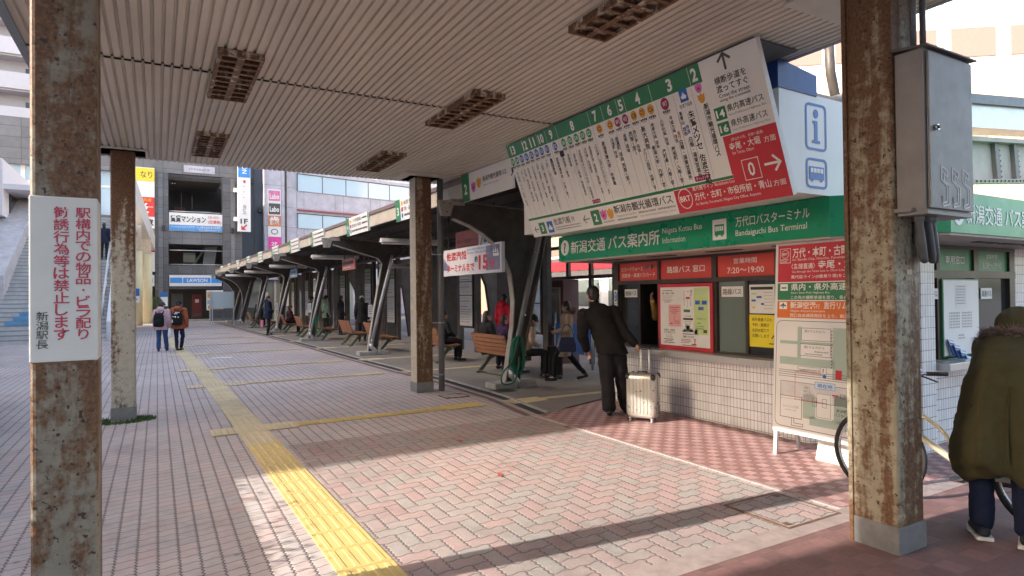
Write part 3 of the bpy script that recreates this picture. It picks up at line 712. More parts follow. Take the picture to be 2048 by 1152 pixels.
# upper box with the info panel
MB().prism([(4.62, 3.45), (6.7, 3.45), (6.7, 7.7), (4.62, 7.7)], (1, 0, 0), (0, 1, 0), (0, 0, 2.468), (0, 0, .885), pm('white_enamel', (.70, .69, .68), .35, var=.04, scale=1.5)).build('upper_panel', kx)
mb = MB(); mb.hexa([(4.60, 3.44, 3.355), (5.13, 3.44, 3.345), (5.13, 3.6, 3.345), (4.60, 3.6, 3.355), (4.60, 3.44, 3.60), (5.13, 3.44, 3.53), (5.13, 3.6, 3.53), (4.60, 3.6, 3.60)], BLUE2); mb.build('blue_trim', kx)
fi = Face((4.9, 3.449, 0), (1, 0, 0), (0, 0, 1), .003); mb = MB()
def rrect(f, mb, u0, u1, v0, v1, r, t, m, d=.003):
    def ring(a0, a1, b0, b1, r):
        P = []
        for cx_, cy_, s in ((a1-r, b1-r, 0), (a0+r, b1-r, 90), (a0+r, b0+r, 180), (a1-r, b0+r, 270)):
            for a in (0, 30, 60, 90): P.append((cx_+r*math.cos(rad(s+a)), cy_+r*math.sin(rad(s+a))))
        return P
    A, B = ring(u0, u1, v0, v1, r), ring(u0+t, u1-t, v0+t, v1-t, max(.003, r-t)); n = len(A)
    mb.add([f.p(a, b, d) for a, b in A+B], [(i, (i+1) % n, n+(i+1) % n, n+i) for i in range(n)], m)
rrect(fi, mb, .07, .37, 2.86, 3.28, .05, .022, ICON); fi.disc(mb, .22, 3.19, .033, ICON, .003, ry=.04)
for a in ((.175, .24, 3.10, 3.125), (.197, .24, 2.95, 3.10), (.165, .275, 2.925, 2.95)): fi.rect(mb, *a, ICON, .003)
rrect(fi, mb, .07, .37, 2.52, 2.79, .05, .022, ICON); fi.rect(mb, .115, .325, 2.60, 2.715, ICON, .003)
for q in range(4): fi.rect(mb, .13+q*.046, .168+q*.046, 2.66, 2.70, WHITE, .005)
fi.disc(mb, .155, 2.598, .018, ICON, .004); fi.disc(mb, .285, 2.598, .018, ICON, .004)
mb.build('info_icons', kx)
# window frame, headers
fr = MB()
for a, b, c, d in ((7.20, 7.30, .86, 2.075), (6.335, 6.375, .86, 2.075), (5.345, 5.42, .86, 2.075), (4.465, 4.52, .86, 2.075)): fr.box(5.93, 6.05, a, b, c, d, BROWNAL)
for c, d in ((2.045, 2.075), (1.735, 1.79), (.86, .885)): fr.box(5.925, 6.055, 4.467, 7.298, c, d, BROWNAL)
for y in (6.78, 4.925): fr.box(5.96, 6.0, y-.02, y+.02, .88, 1.735, BROWNAL)
fr.build('window_frame', kx)
heads = [(7.195, 6.38), (6.33, 5.425), (5.34, 4.525)]
for k, (a, b) in enumerate(heads):
    h = MB(); h.box(5.955, 5.985, b, a, 1.79, 2.045, LRED); hp = h.build('header_panel', kx); h = MB()
    f = Face((5.954, a, 1.79), (0, -1, 0), (0, 0, 1), .002); W = a-b
    if k == 0:
        f.text(h, 'ICカードりゅーと', .05, .165, .06, WL, w=.46, align='l'); f.text(h, '回数券・高速バスカード', W/2, .075, .06, WL, w=.70)
        for q in range(5): f.rect(h, .56+q*.04, .59+q*.04, .15+.02*(q % 3), .20+.015*(q % 2), (BLUE, DGREY, GREEN, BLACK, DGREY)[q], .003)
    if k == 1: f.text(h, '路線バス 窓口', W/2, .125, .09, WL, w=.66, bold=.008)
    if k == 2: f.text(h, '営業時間', W/2, .185, .065, WL, w=.33, bold=.004); f.text(h, '7:20〜19:00', W/2, .075, .07, WL, w=.52, bold=.004)
    h.build('lettering', hp)
# sashes
mb = MB(); mb.box(5.975, 5.985, 6.80, 7.20, .885, 1.735, GLASS); mb.build('window_pane', kx)
mb = MB(); mb.box(5.975, 5.985, 4.945, 5.345, .885, 1.735, GLASSG); mb.build('milky_pane', kx)
mb = MB(); mb.box(5.985, 5.992, 4.52, 4.905, .885, 1.735, DGLASS); mb.build('dark_pane', kx)
mb = MB(); mb.box(5.70, 5.95, 4.42, 7.33, .785, .862, STEEL); mb.build('counter', kx, bevel=.006)
# side windows
fr = MB()
for a, b in ((6.74, 6.80), (7.04, 7.10), (7.82, 7.92), (8.65, 8.78)): fr.box(a, b, 3.41, 3.53, .86, 2.075, BROWNAL)
for c, d in ((2.04, 2.075), (1.73, 1.81), (.86, .885)): fr.box(6.742, 8.778, 3.405, 3.535, c, d, BROWNAL)
fr.build('side_window_frame', kx)
for k, (a, b) in enumerate(((6.80, 7.04), (7.10, 7.82), (7.92, 8.65))):
    h = MB(); h.box(a, b, 3.435, 3.46, 1.81, 2.04, GREEN); hp = h.build('side_header_panel', kx); h = MB(); f = Face((a, 3.434, 1.81), (1, 0, 0), (0, 0, 1), .002)
    if k == 1: f.text(h, '専用窓口', .36, .115, .09, WL, w=.40, bold=.006)
    if k == 2: f.text(h, '営業時間', .36, .165, .055, WL, w=.25); f.text(h, '8:30〜19:00', .36, .065, .065, WL, w=.44)
    if h.v: h.build('lettering', hp)
for a, b in ((6.80, 7.04), (7.10, 7.82), (7.92, 8.65)): MB().box(a, b, 3.455, 3.465, .885, 1.73, DGLASS).build('side_pane', kx)
mb = MB(); mb.box(6.76, 8.9, 3.17, 3.43, .80, .875, STEEL); mb.build('side_counter', kx, bevel=.005)

# ---------------------------------------------------------------- papers and boards in the windows
def paper(label, f, u0, u1, v0, v1, m, fn=None, name='paper_notice', cat='notice', d=.003, th=.002, group=None):
    t = thing(name, label, cat, f.p((u0+u1)/2, (v0+v1)/2, d), group=group); mb = MB()
    a, b, c, e = (f.p(u0, v0, d), f.p(u1, v0, d), f.p(u1, v1, d), f.p(u0, v1, d)); n = f.n*th
    mb.hexa([a-n, b-n, c-n, e-n, a, b, c, e], m); mb.build('sheet', t)
    if fn:
        g = Face(f.p(u0, v0, d+.0005), f.u, f.v, .002); mb = MB(); fn(g, mb, u1-u0, v1-v0)
        if mb.v: mb.build('print', t)
    return t
fw = Face((5.972, 7.2, 0), (0, -1, 0), (0, 0, 1))
def lab(g, mb, W, H): g.text(mb, '路線バス', W/2, H/2, H*.6, BLACK, w=W*.86, bold=.006)
paper('white paper label reading 路線バス on the dark sliding pane beside the man in the suit', fw, .10, .37, 1.55, 1.665, PAPER, lab)
paper('white paper label reading 路線バス on the milky green pane', fw, 1.90, 2.22, 1.55, 1.675, PAPER, lab)
def flyer(g, mb, W, H):
    g.rect(mb, .02, W-.02, H*.82, H*.92, BLACK, .002)
    for k, (a, b, m) in enumerate(((.03, .1, LGREEN), (.1, .17, BLUE), (.03, .09, BLUE), (.16, .2, BLUE), (.04, .08, YELLOW))): g.rect(mb, a, b, H*(.65-.12*k), H*(.72-.12*k), m, .002)
    for k in range(6): g.scribble(mb, W*.58, W*.92, H*(.72-.11*k), .008, MGREY)
fw2 = Face((5.984, 7.2, 0), (0, -1, 0), (0, 0, 1))
paper('white timetable flyer with a black heading above the yellow notice', fw2, 2.30, 2.64, 1.36, 1.69, PAPER, flyer)
def yel(g, mb, W, H):
    for k, s in enumerate(('県外高速バスの', '予約・発券は', '矢印の窓口で', 'お願いします')): g.text(mb, s, .045, H-.055-.062*k, .042, BLACK, w=.038*len(s), align='l', bold=.004)
    g.line(mb, (W-.12, .045), (W-.05, .045), .012, BLACK); g.line(mb, (W-.05, .04), (W-.05, .135), .012, BLACK); g.line(mb, (W-.085, .105), (W-.05, .145), .012, BLACK); g.line(mb, (W-.015, .105), (W-.05, .145), .012, BLACK)
paper('bright yellow notice with a bent arrow stuck on a dark window pane', fw2, 2.29, 2.68, .975, 1.345, YELLOW, yel)
# red framed board
t = thing('notice_board', 'red framed notice board full of papers standing between the two ticket windows', 'notice board', (5.93, 5.86, .87))
mb = MB(); mb.box(5.905, 5.925, 5.385, 6.335, .866, 1.725, pm('red_board_frame', (.5, .03, .05), .45, var=.08)); mb.build('frame', t, bevel=.004)
fn_ = Face((5.9045, 6.335, .866), (0, -1, 0), (0, 0, 1), .003); mb = MB(); fn_.rect(mb, .045, .905, .05, .815, PAPER, .001); mb.build('backing_sheet', t)
def sheetp(u0, u1, v0, v1, m, rows, name='paper'):
    mb = MB(); fn_.rect(mb, u0, u1, v0, v1, m, .002)
    for r in rows:
        if r[0] == 's': fn_.scribble(mb, u0+r[1], u1-r[2], v0+r[3], r[4], r[5])
        if r[0] == 't': fn_.text(mb, r[1], u0+r[2], v0+r[3], r[4], r[5], w=r[6], d=.003, bold=.01)
        if r[0] == 'r': fn_.rect(mb, u0+r[1], u0+r[2], v0+r[3], v0+r[4], r[5], .0025)
        if r[0] == 'v': fn_.vtext(mb, r[1], u0+r[2], v0+r[3], r[4], r[5], 1.02, .006)
    mb.build(name, t)
sheetp(.06, .32, .60, .80, LPINK if 0 else PAPER, [('s', .03, .05, .17, .012, BLACK), ('t', '運賃・乗車券・ご案内', .13, .135, .026, BLACK, .22), ('s', .02, .04, .10, .01, MGREY), ('s', .02, .06, .075, .01, MGREY), ('s', .03, .04, .045, .012, CRIM), ('s', .06, .08, .02, .01, BLACK)])
sheetp(.20, .42, .30, .585, LPINK, [('s', .02, .02, .25, .014, CRIM), ('s', .04, .06, .225, .011, CRIM), ('s', .02, .03, .20, .011, CRIM), ('s', .05, .07, .175, .011, CRIM), ('r', .10, .106, .04, .15, CRIM), ('r', .03, .07, .03, .045, CRIM), ('s', .12, .02, .07, .012, CRIM), ('s', .12, .02, .045, .012, CRIM)])
sheetp(.45, .63, .47, .80, WHITE, [('v', 'のりばのご案内について', .03, .30, .018, BLACK), ('r', .06, .13, .19, .215, RED), ('t', '⇒', .10, .285, .02, BLACK, .035), ('v', 'きっぷうりば', .09, .18, .016, DGREY), ('v', '新潟駅前バスのりば変更', .145, .31, .019, BLACK), ('v', '高速バス', .165, .31, .02, BLACK), ('r', .02, .13, .02, .055, GREEN)])
sheetp(.46, .63, .24, .45, WHITE, [('s', .03, .03, .20, .008, BLACK), ('r', .0, .17, .15, .175, BLACK), ('s', .02, .02, .13, .009, MGREY), ('s', .02, .04, .11, .009, MGREY), ('r', .03, .12, .02, .085, SAGE), ('r', .055, .115, .025, .08, PAPER), ('s', .03, .05, .095, .008, MGREY)])
sheetp(.65, .885, .21, .805, LGREEN, [('s', .02, .02, .57, .011, SAGE), ('s', .02, .05, .545, .010, SAGE), ('s', .02, .04, .52, .010, SAGE), ('r', .02, .09, .38, .43, BLUE), ('r', .09, .105, .38, .44, ORANGE), ('r', .13, .21, .38, .43, BLUE), ('r', .07, .15, .31, .35, ICON), ('r', .15, .165, .31, .355, PINK), ('t', '営業所案内サービス', .12, .20, .018, DGREY, .15), ('t', '一日乗車券', .07, .145, .018, DGREY, .08), ('t', 'バスの利用案内', .1, .105, .018, DGREY, .13), ('t', '定期券販売', .1, .075, .018, DGREY, .12), ('r', .15, .21, .025, .065, DGREY)])
sheetp(.08, .34, .06, .285, PAPER, [('t', '定期券・回数券', .13, .19, .026, BLACK, .20), ('t', 'などの販売バスは', .13, .16, .026, BLACK, .20), ('t', 'きっぷが', .12, .128, .024, CRIM, .11), ('t', 'ございません', .13, .10, .024, CRIM, .15), ('s', .03, .05, .07, .015, BLACK), ('s', .05, .07, .048, .013, BLACK), ('s', .02, .03, .025, .014, BLACK)])
sheetp(.40, .70, .055, .275, PAPER, [('t', '入試センター試験', .17, .19, .028, BLACK, .26), ('s', .05, .06, .155, .013, BLACK), ('t', '臨時バスのりば', .15, .12, .03, BLACK, .18), ('s', .02, .12, .085, .012, CRIM), ('s', .02, .1, .065, .012, CRIM), ('s', .02, .14, .045, .012, CRIM), ('r', .20, .28, .02, .035, RED), ('r', .25, .265, .03, .09, RED), ('r', .24, .275, .085, .095, RED), ('s', .04, .02, .01, .012, BLACK)])
# side window: white board with leaflet pockets
t = thing('notice_board', 'green edged white notice board with a calendar in the side window', 'notice board', (7.5, 3.40, .9))
mb = MB(); mb.box(7.10, 7.86, 3.39, 3.408, .9, 1.72, GREEN); mb.box(7.115, 7.845, 3.386, 3.392, .915, 1.705, WHITE); mb.build('panel', t)
f = Face((7.10, 3.3855, .9), (1, 0, 0), (0, 0, 1), .002); mb = MB(); f.rect(mb, .25, .49, .50, .76, PAPER, .001)
for k in range(7): f.scribble(mb, .27, .46, .74-.03*k, .012, MGREY)
for q in range(2):
    for a in range(7):
        for b in range(6): f.rect(mb, .12+q*.26+a*.032, .135+q*.26+a*.032, .30+b*.03, .316+b*.03, MGREY, .002)
f.scribble(mb, .30, .42, .22, .014, MGREY); f.scribble(mb, .30, .44, .19, .014, MGREY); mb.build('print', t)
BLUE3 = pm('leaflet_blue', (.07, .14, .36), .35, var=.15, scale=9)
for n, (bx, lab_) in enumerate(((7.12, 'stack of blue leaflets in stepped pockets below the calendar on the white board'), (7.70, 'stack of blue leaflets in stepped pockets half hidden by the olive parka'))):
    t = thing('leaflet_rack', lab_, 'leaflets', (bx+.15, 3.3, .875), group='leaflet racks on the side counter')
    for k in range(4):
        x = bx+.055*k; z0 = 1.09-.055*k; mb = MB()
        mb.hexa([(x, 3.37-.03*k, z0), (x+.12, 3.37-.03*k, z0-.02), (x+.19, 3.35-.03*k, z0-.19), (x+.07, 3.35-.03*k, z0-.17), (x, 3.36-.03*k, z0+.001), (x+.12, 3.36-.03*k, z0-.019), (x+.19, 3.33-.03*k, z0-.19), (x+.07, 3.33-.03*k, z0-.17)], BLUE3)
        mb.hexa([(x, 3.355-.03*k, z0-.01), (x+.12, 3.355-.03*k, z0-.03), (x+.125, 3.352-.03*k, z0-.05), (x+.006, 3.352-.03*k, z0-.03), (x, 3.35-.03*k, z0-.01), (x+.12, 3.35-.03*k, z0-.03), (x+.125, 3.345-.03*k, z0-.05), (x+.006, 3.345-.03*k, z0-.03)], pm('leaflet_pale', (.45, .55, .70), .4)); mb.build('leaflet', t)
    MB().box(bx+.05, bx+.36, 3.22, 3.38, .876, .89, FROST).build('tray', t)
fs = Face((0, 3.40, 0), (1, 0, 0), (0, 0, 1))
def labk(g, mb, W, H): g.text(mb, '高速バス', W/2, H/2, H*.6, BLACK, w=W*.86, bold=.006)
paper('white paper label in the narrow side window beside the tiled pilaster', fs, 6.84, 7.03, 1.51, 1.62, PAPER, labk)
paper('white paper label in the side window above the olive parka', fs, 7.93, 8.18, 1.50, 1.62, PAPER, labk)
mb = MB(); f = Face((5.925, 7.3, 0), (0, -1, 0), (0, 0, 1), .002); f.rect(mb, .005, .085, 1.42, 1.66, WHITE, .002); f.disc(mb, .045, 1.56, .033, BLUE, .004, ry=.075); f.disc(mb, .045, 1.56, .018, WHITE, .005, ry=.045); f.disc(mb, .045, 1.56, .012, BLUE, .006, ry=.03); f.scribble(mb, .012, .08, 1.455, .02, BLUE)
tag(mb.build('emblem_sticker'), 'white sticker with a blue oval emblem beside the man in the suit', 'sticker')

# ================================================================ BIG ROUTE SIGN
rs = thing('route_sign', 'large tilted white route sign with bus numbers and red direction panels', 'sign', (4.2, 5.2, 2.95))
U, V = Vector((0, -1, 0)), Vector((-.337, 0, .9415)); V.normalize()
F = Face((4.02, 7.15, 3.57), U, V, .004); W, H = 3.95, 1.265
mb = MB(); N = F.n*.05
c = [F.p(0, -H), F.p(W, -H), F.p(W, 0), F.p(0, 0)]
mb.hexa([p-N for p in c]+c, WHITE); mb.build('panel', rs)
mb = MB(); e = .02; D = pm('sign_edge', (.10, .10, .10), .5)
mb.box(4.05, 4.6, 3.25, 7.1, 3.585, 3.6, D)
for y in (6.6, 5.2, 3.8): mb.beam((4.15, y, 3.55), (4.6, y, 3.3), .04, .04, D); mb.beam((4.42, y, 2.55), (4.63, y, 2.7), .04, .04, D)
mb.build('bracket', rs)
g = MB(); F.rect(g, 0, 3.36, -.165, 0, GREEN, .0015); F.rect(g, .0, 3.43, -1.035, -1.005, GREEN, .0015)
F.rect(g, 3.42, W, -.998, -.665, RED, .0015); F.rect(g, 2.70, W, -H, -.998, RED, .0015); F.rect(g, 2.70, 3.43, -1.035, -.998, WHITE, .002); F.rect(g, 2.7, 3.43, -1.03, -1.005, GREEN, .0025)
g.build('colour_fields', rs)
T = MB()
for n, u in (('13', .14), ('12', .44), ('11', .62), ('10', .82), ('9', 1.04), ('8', 1.47), ('7', 1.89), ('6', 2.13), ('5', 2.31), ('4', 2.56), ('3', 2.99), ('2', 3.29)):
    F.text(T, n, u, -.083, .115, WL, w=.066*len(n)*(1 if len(n) == 1 else .82), bold=.035)
for u in (.39, .58, .74, .93, 1.16, 1.78, 2.01, 2.25, 2.37, 2.74, 3.23): F.line(T, (u, -.003), (u, -.162), .004, WL, .003)
T.build('stop_numbers', rs)
SG = pm('code_green', (.03, .33, .15), .4)
CIRC = [(.05, SG, 'S9'), (.16, SG, 'S8'), (.28, BLUE, 'E8'), (.40, BLUE, 'E6'), (.52, BLUE, 'E5'), (.64, BLUE, 'E4'), (.755, BLUE, 'E3'), (.88, BLUE, 'E1'), (1.05, BLUE, 'E2'), (1.23, SG, 'S6'), (1.355, SG, 'S5'), (1.48, SG, 'S4'), (1.60, SG, 'S3'), (1.715, SG, 'S2'), (1.90, AMBER, 'C2'), (2.08, AMBER, 'C3'), (2.20, CRIM, 'W1'), (2.32, CRIM, 'W2'), (2.45, AMBER, 'C8'), (2.57, AMBER, 'C7'), (2.69, AMBER, 'C6'), (2.88, CRIM, 'W7')]
for u, m, s in CIRC:
    T = MB(); r = .05 if s != 'W7' else .056
    F.disc(T, u, -.225, r*.9, m, .002, ry=r); F.text(T, s, u, -.225, .045, BLACK if m is AMBER else WL, w=.058, bold=.01, d=.004)
    F.scribble(T, u-.045, u+.045, -.295, .026, DGREY); F.rect(T, u-.035, u+.035, -.318, -.312, MGREY, .003); T.build('route_code', rs)
def ship(f, mb, u, v, s):
    f.rect(mb, u-s, u+s, v-s*1.15, v+s*1.15, BLUE, .002); f.poly(mb, [(u-s*.75, v-.05*s), (u+s*.75, v-.05*s), (u+s*.5, v-s*.6), (u-s*.5, v-s*.6)], WL, .004); f.rect(mb, u-s*.35, u+s*.35, v-.05*s, v+s*.3, WL, .004); f.rect(mb, u-s*.1, u+s*.05, v+s*.3, v+s*.65, WL, .004)
def tulip(f, mb, u, v, s, m):
    f.poly(mb, [(u-s, v+s), (u-s*.5, v+s*.65), (u, v+s*1.15), (u+s*.5, v+s*.65), (u+s, v+s), (u+s*.95, v-s*.3), (u+s*.5, v-s), (u, v-s*1.2), (u-s*.5, v-s), (u-s*.95, v-s*.3)], m, .002)
    f.poly(mb, [(u-s*.4, v-s*.4), (u+s*.4, v-s*.4), (u, v+s*.3)], CRIM if m is PINK else pm('tulip_gold', (.62, .33, .08), .4), .003)
T = MB(); ship(F, T, 3.12, -.215, .048); F.text(T, '佐渡汽船線', 3.12, -.30, .036, DGREY, w=.15); T.build('ferry_emblem', rs)
for u, v, m in ((3.30, -.20, PINK), (3.305, -.292, AMBER)): T = MB(); tulip(F, T, u, v, .038, m); T.build('tulip_emblem', rs)
T = MB()
COLS = [(.08, .36, '木工団地・下山・松浜・新潟', .034), (.19, .36, '山の下・桃山町', .022), (.27, .36, '末広橋・臨港病院・船江町線', .032), (.36, .36, '新潟大橋・大形本町・日本海', .033), (.47, .35, '大江山連絡所・ＺＯＵＴＡＮＡ・古町', .030), (.58, .35, '江口・津島屋・大江山・亀田', .032), (.68, .35, '一日市・豊栄大橋・豊栄駅・葛塚', .032), (.79, .34, '下木戸・トヨペットショッピングセンター', .032), (.90, .34, '亀田長潟', .05), (1.02, .36, '西高附属学校・小池(営)', .04), (1.14, .34, '新潟空港・松浜', .038), (1.25, .36, '長潟経由', .036), (1.36, .38, '鳥屋野南・上所島・長潟営業所', .034), (1.47, .36, '市民病院ユニゾンプラザ・女池愛宕', .034), (1.58, .36, '弁天橋・女池愛宕', .034), (1.66, .36, '新潟県庁前・附船町・鳥屋野・女池', .032), (1.77, .36, '八千代線・ショッピングセンター・県庁', .030), (1.90, .36, '新潟青陵大学・水族館', .046), (2.05, .36, '浜浦町 経由', .036), (2.12, .36, '信濃町 経由 西部(営)', .044), (2.25, .36, '有明 経由', .040), (2.34, .36, '西部(営)', .046), (2.40, .36, '西小針 経由', .038), (2.47, .56, 'グリーン団地・内野(営)', .036), (2.53, .35, '新大病院', .055), (2.60, .56, '新潟大学・内野(営)', .044), (2.66, .35, '柳都大橋 経由', .036), (2.72, .62, '湊町通・入船(営)', .042), (2.79, .35, '八千代橋 経由', .036), (2.845, .62, '附船町・入船(営)', .042), (2.91, .35, '平成大橋 経由', .036), (2.955, .58, '白根・潟東営業所', .046), (3.035, .34, '東青山 経由', .038), (3.075, .58, '白根・潟東営業所', .046), (3.155, .36, '朱鷺メッセ 佐渡汽船', .068), (3.335, .345, '新潟市観光循環バス', .050)]
for u, v0, s, z in COLS: F.vtext(T, s, u, -v0, z*1.02, BLACK, 1.03, .012 if z > .035 else .004)
for u in (.11, .225, .34, .46, .58, .70, .82, .965, 1.14, 1.295, 1.42, 1.54, 1.66, 1.80, 2.02, 2.14, 2.26, 2.385, 2.51, 2.63, 2.775, 3.0, 3.22): F.line(T, (u, -.18), (u, -.99), .0028, MGREY, .002)
for u, v0, s, z in COLS[::1]:
    F.rect(T, u-z*.5-.012, u-z*.5-.008, -v0-len(s)*z*.9, -v0-.02, MGREY, .002)
F.rect(T, 3.0, 3.18, -.995, -.945, CRIM, .002); F.text(T, 'ダイレクト便', 3.09, -.97, .032, WL, w=.15, d=.004); F.rect(T, 1.44, 1.58, -.99, -.945, CRIM, .002); F.text(T, 'ダイレクト便', 1.51, -.967, .028, WL, w=.12, d=.004)
F.vtext(T, '快速', 3.075, -.47, .04, BLUE, 1.03, .01); F.vtext(T, '急行', 2.955, -.50, .035, RED, 1.03, .01); F.rect(T, 1.10, 1.18, -.37, -.30, BLACK, .002)
T.build('destinations', rs)
T = MB()
F.line(T, (3.62, -.14), (3.62, -.005), .022, DGREY, .003); F.line(T, (3.555, -.065), (3.625, .0-.005), .022, DGREY, .003); F.line(T, (3.685, -.065), (3.617, -.005), .022, DGREY, .003)
F.text(T, '横断歩道を', 3.64, -.205, .062, DGREY, w=.32, bold=.008); F.text(T, '渡ってすぐ', 3.64, -.275, .062, DGREY, w=.32, bold=.008); F.text(T, 'Cross the street', 3.645, -.332, .032, DGREY, w=.31); F.text(T, 'using the crosswalk', 3.645, -.372, .032, DGREY, w=.31)
for v, a, s, q in ((-.47, '14', '県内高速バス', 'Intra-Prefecture Highway Bus'), (-.60, '16', '県外高速バス', 'Inter-Prefecture Highway Bus')):
    F.rect(T, 3.40, 3.52, v-.055, v+.055, GREEN, .002); F.text(T, a, 3.46, v, .065, WL, w=.09, bold=.03, d=.004); F.text(T, s, 3.54, v+.025, .06, DGREY, w=.36, align='l', bold=.006); F.text(T, q, 3.54, v-.033, .026, MGREY, w=.37, align='l')
F.text(T, '(青山から先、各線へ直通)', 3.66, -.708, .032, WL, w=.32, d=.004); F.text(T, '寺尾・大堀', 3.62, -.765, .066, WL, w=.31, bold=.01, d=.004); F.text(T, '方面', 3.865, -.775, .05, WL, w=.11, d=.004); F.text(T, 'for Terao, Obori', 3.59, -.823, .032, WL, w=.22, d=.004)
T.build('direction_text', rs); T = MB(); F.frame(T, 3.545, 3.715, -1.075, -.895, .006, WL, .004); F.text(T, '0', 3.63, -.985, .12, WL, w=.065, bold=.02, d=.005)
T.build('boxed_zero', rs); T = MB(); F.line(T, (3.76, -.975), (3.91, -.975), .02, WL, .004); F.line(T, (3.85, -.91), (3.915, -.98), .02, WL, .004); F.line(T, (3.85, -1.04), (3.915, -.97), .02, WL, .004)
T.build('arrow', rs); T = MB(); F.disc(T, 2.825, -1.13, .088, WL, .003, ry=.10); F.disc(T, 2.825, -1.13, .08, RED, .004, ry=.092); F.text(T, 'BRT', 2.825, -1.13, .055, WL, w=.13, bold=.02, d=.005)
T.build('round_emblem', rs); T = MB(); F.text(T, '萬代橋ライン', 2.94, -1.055, .042, WL, w=.25, align='l', d=.004); F.text(T, 'Bandaibashi Line', 3.21, -1.055, .026, WL, w=.22, align='l', d=.004)
F.text(T, '万代・古町・市役所前・青山', 2.94, -1.132, .072, WL, w=.84, align='l', bold=.01, d=.004); F.text(T, '方面', 3.80, -1.14, .05, WL, w=.12, align='l', d=.004); F.text(T, 'for Bandai, Furumachi, Niigata City Office, Aoyama', 2.94, -1.205, .032, WL, w=.72, align='l', d=.004)
T.build('direction_text', rs)
T = MB()
def larrow(u, v, s):
    F.line(T, (u-s, v), (u+s, v), .012, DGREY, .003); F.line(T, (u-s, v), (u-s*.2, v+s*.8), .012, DGREY, .003); F.line(T, (u-s, v), (u-s*.2, v-s*.8), .012, DGREY, .003)
larrow(.13, -1.165, .05); T.build('arrow', rs); T = MB(); F.rect(T, .20, .345, -1.24, -1.085, GREEN, .002); F.text(T, '3', .273, -1.163, .085, WL, w=.05, bold=.03, d=.004)
T.build('stop_number', rs); T = MB(); ship(F, T, .455, -1.163, .065); T.build('ferry_emblem', rs); T = MB(); F.text(T, '佐渡汽船', .56, -1.11, .085, DGREY, w=.36, align='l', bold=.01); F.text(T, '行', .98, -1.115, .06, DGREY, w=.06, bold=.01)
for v in (-1.185, -1.215): F.scribble(T, .57, 1.1, v, .018, MGREY)
T.build('ferry_text', rs); T = MB(); larrow(1.24, -1.15, .06); T.build('arrow', rs); T = MB(); F.rect(T, 1.34, 1.50, -1.24, -1.065, GREEN, .002); F.text(T, '2', 1.42, -1.153, .095, WL, w=.058, bold=.03, d=.004)
T.build('stop_number', rs)
for u, m in ((1.565, PINK), (1.685, AMBER)): T = MB(); tulip(F, T, u, -1.135, .055, m); T.build('tulip_emblem', rs)
T = MB(); F.scribble(T, 1.53, 1.72, -1.22, .016, MGREY)
F.text(T, '新潟市観光循環バス', 1.76, -1.105, .095, DGREY, w=.90, align='l', bold=.01); F.text(T, 'Niigata City Loop Bus', 1.78, -1.182, .032, MGREY, w=.32, align='l')
for a, b in ((2.14, 2.4), (2.43, 2.68)): F.scribble(T, a, b, -1.182, .022, MGREY)
F.scribble(T, 1.78, 2.1, -1.222, .022, MGREY); F.text(T, 'Туристический маршрутный автобус г. Ниигата', 2.15, -1.222, .026, MGREY, w=.52, align='l')
T.build('lower_line', rs)

# ================================================================ MAP STAND
ms = thing('map_stand', 'white leaning information stand with a red, green and orange panel over a station map', 'sign', (5.3, 3.65, 0))
u_ = Vector((0, -1, 0)); v_ = Vector((.055, 0, 1)).normalized()
M = Face((5.285, 4.08, .24), u_, v_, .003); MW, MH = 1.05, 1.86
mb = MB(); N = M.n*.02; c = [M.p(0, 0), M.p(MW, 0), M.p(MW-.0, MH), M.p(.0, MH)]; mb.hexa([p-N for p in c]+c, WHITE); mb.build('panel', ms)
for u in (.03, MW-.03):
    mb = MB(); mb.beam(M.p(u, .0, -.022), M.p(u, -.245, -.012), .04, .025, pm('stand_leg', (.60, .59, .57), .4, .3)); mb.build('leg', ms)
mb = MB(); mb.beam(M.p(.05, 1.5, -.03), (5.62, 4.03, .02), .03, .02, GALV); mb.beam(M.p(MW-.05, 1.5, -.03), (5.62, 3.08, .02), .03, .02, GALV); mb.build('rear_brace', ms)
T = MB(); M.rect(T, .03, MW-.03, 1.46, 1.82, RED, .0015); M.rect(T, .03, MW-.03, 1.285, 1.45, GREEN, .0015); M.rect(T, .03, MW-.03, 1.11, 1.275, ORANGE, .0015); T.build('colour_fields', ms)
T = MB()
M.frame(T, .05, .17, 1.645, 1.79, .005, WL); M.disc(T, .11, 1.735, .042, WL, .003); M.disc(T, .11, 1.735, .037, RED, .004); M.text(T, 'BRT', .11, 1.735, .025, WL, w=.06, bold=.02, d=.005); M.scribble(T, .06, .15, 1.68, .012, WL); M.scribble(T, .06, .13, 1.66, .01, WL)
M.text(T, '万代・本町・古町', .19, 1.74, .095, WL, w=.56, align='l', bold=.015); M.text(T, 'for Bandai City, Honcho, Furumachi, City Office', .19, 1.672, .03, WL, w=.75, align='l')
M.text(T, '〈各線直通〉', .18, 1.61, .055, WL, w=.25, align='l', bold=.01); M.text(T, '寺尾・大堀', .46, 1.615, .08, WL, w=.42, align='l', bold=.015); M.text(T, 'Go through the Terao Line or Obori Line', .19, 1.555, .028, WL, w=.53, align='l'); M.text(T, '萬代橋ライン(0番乗り場)をご利用ください', .18, 1.505, .04, WL, w=.82, align='l', bold=.006)
M.rect(T, .06, .145, 1.375, 1.44, WL, .003); M.rect(T, .075, .13, 1.395, 1.41, GREEN, .004); M.text(T, '県内・県外高速バス', .18, 1.41, .068, WL, w=.72, align='l', bold=.015); M.text(T, 'Intra / Inter Pref. Highway Bus', .18, 1.352, .026, WL, w=.40, align='l'); M.text(T, 'この先の横断歩道を渡り、各のりばへ', .18, 1.31, .036, WL, w=.70, align='l', bold=.006)
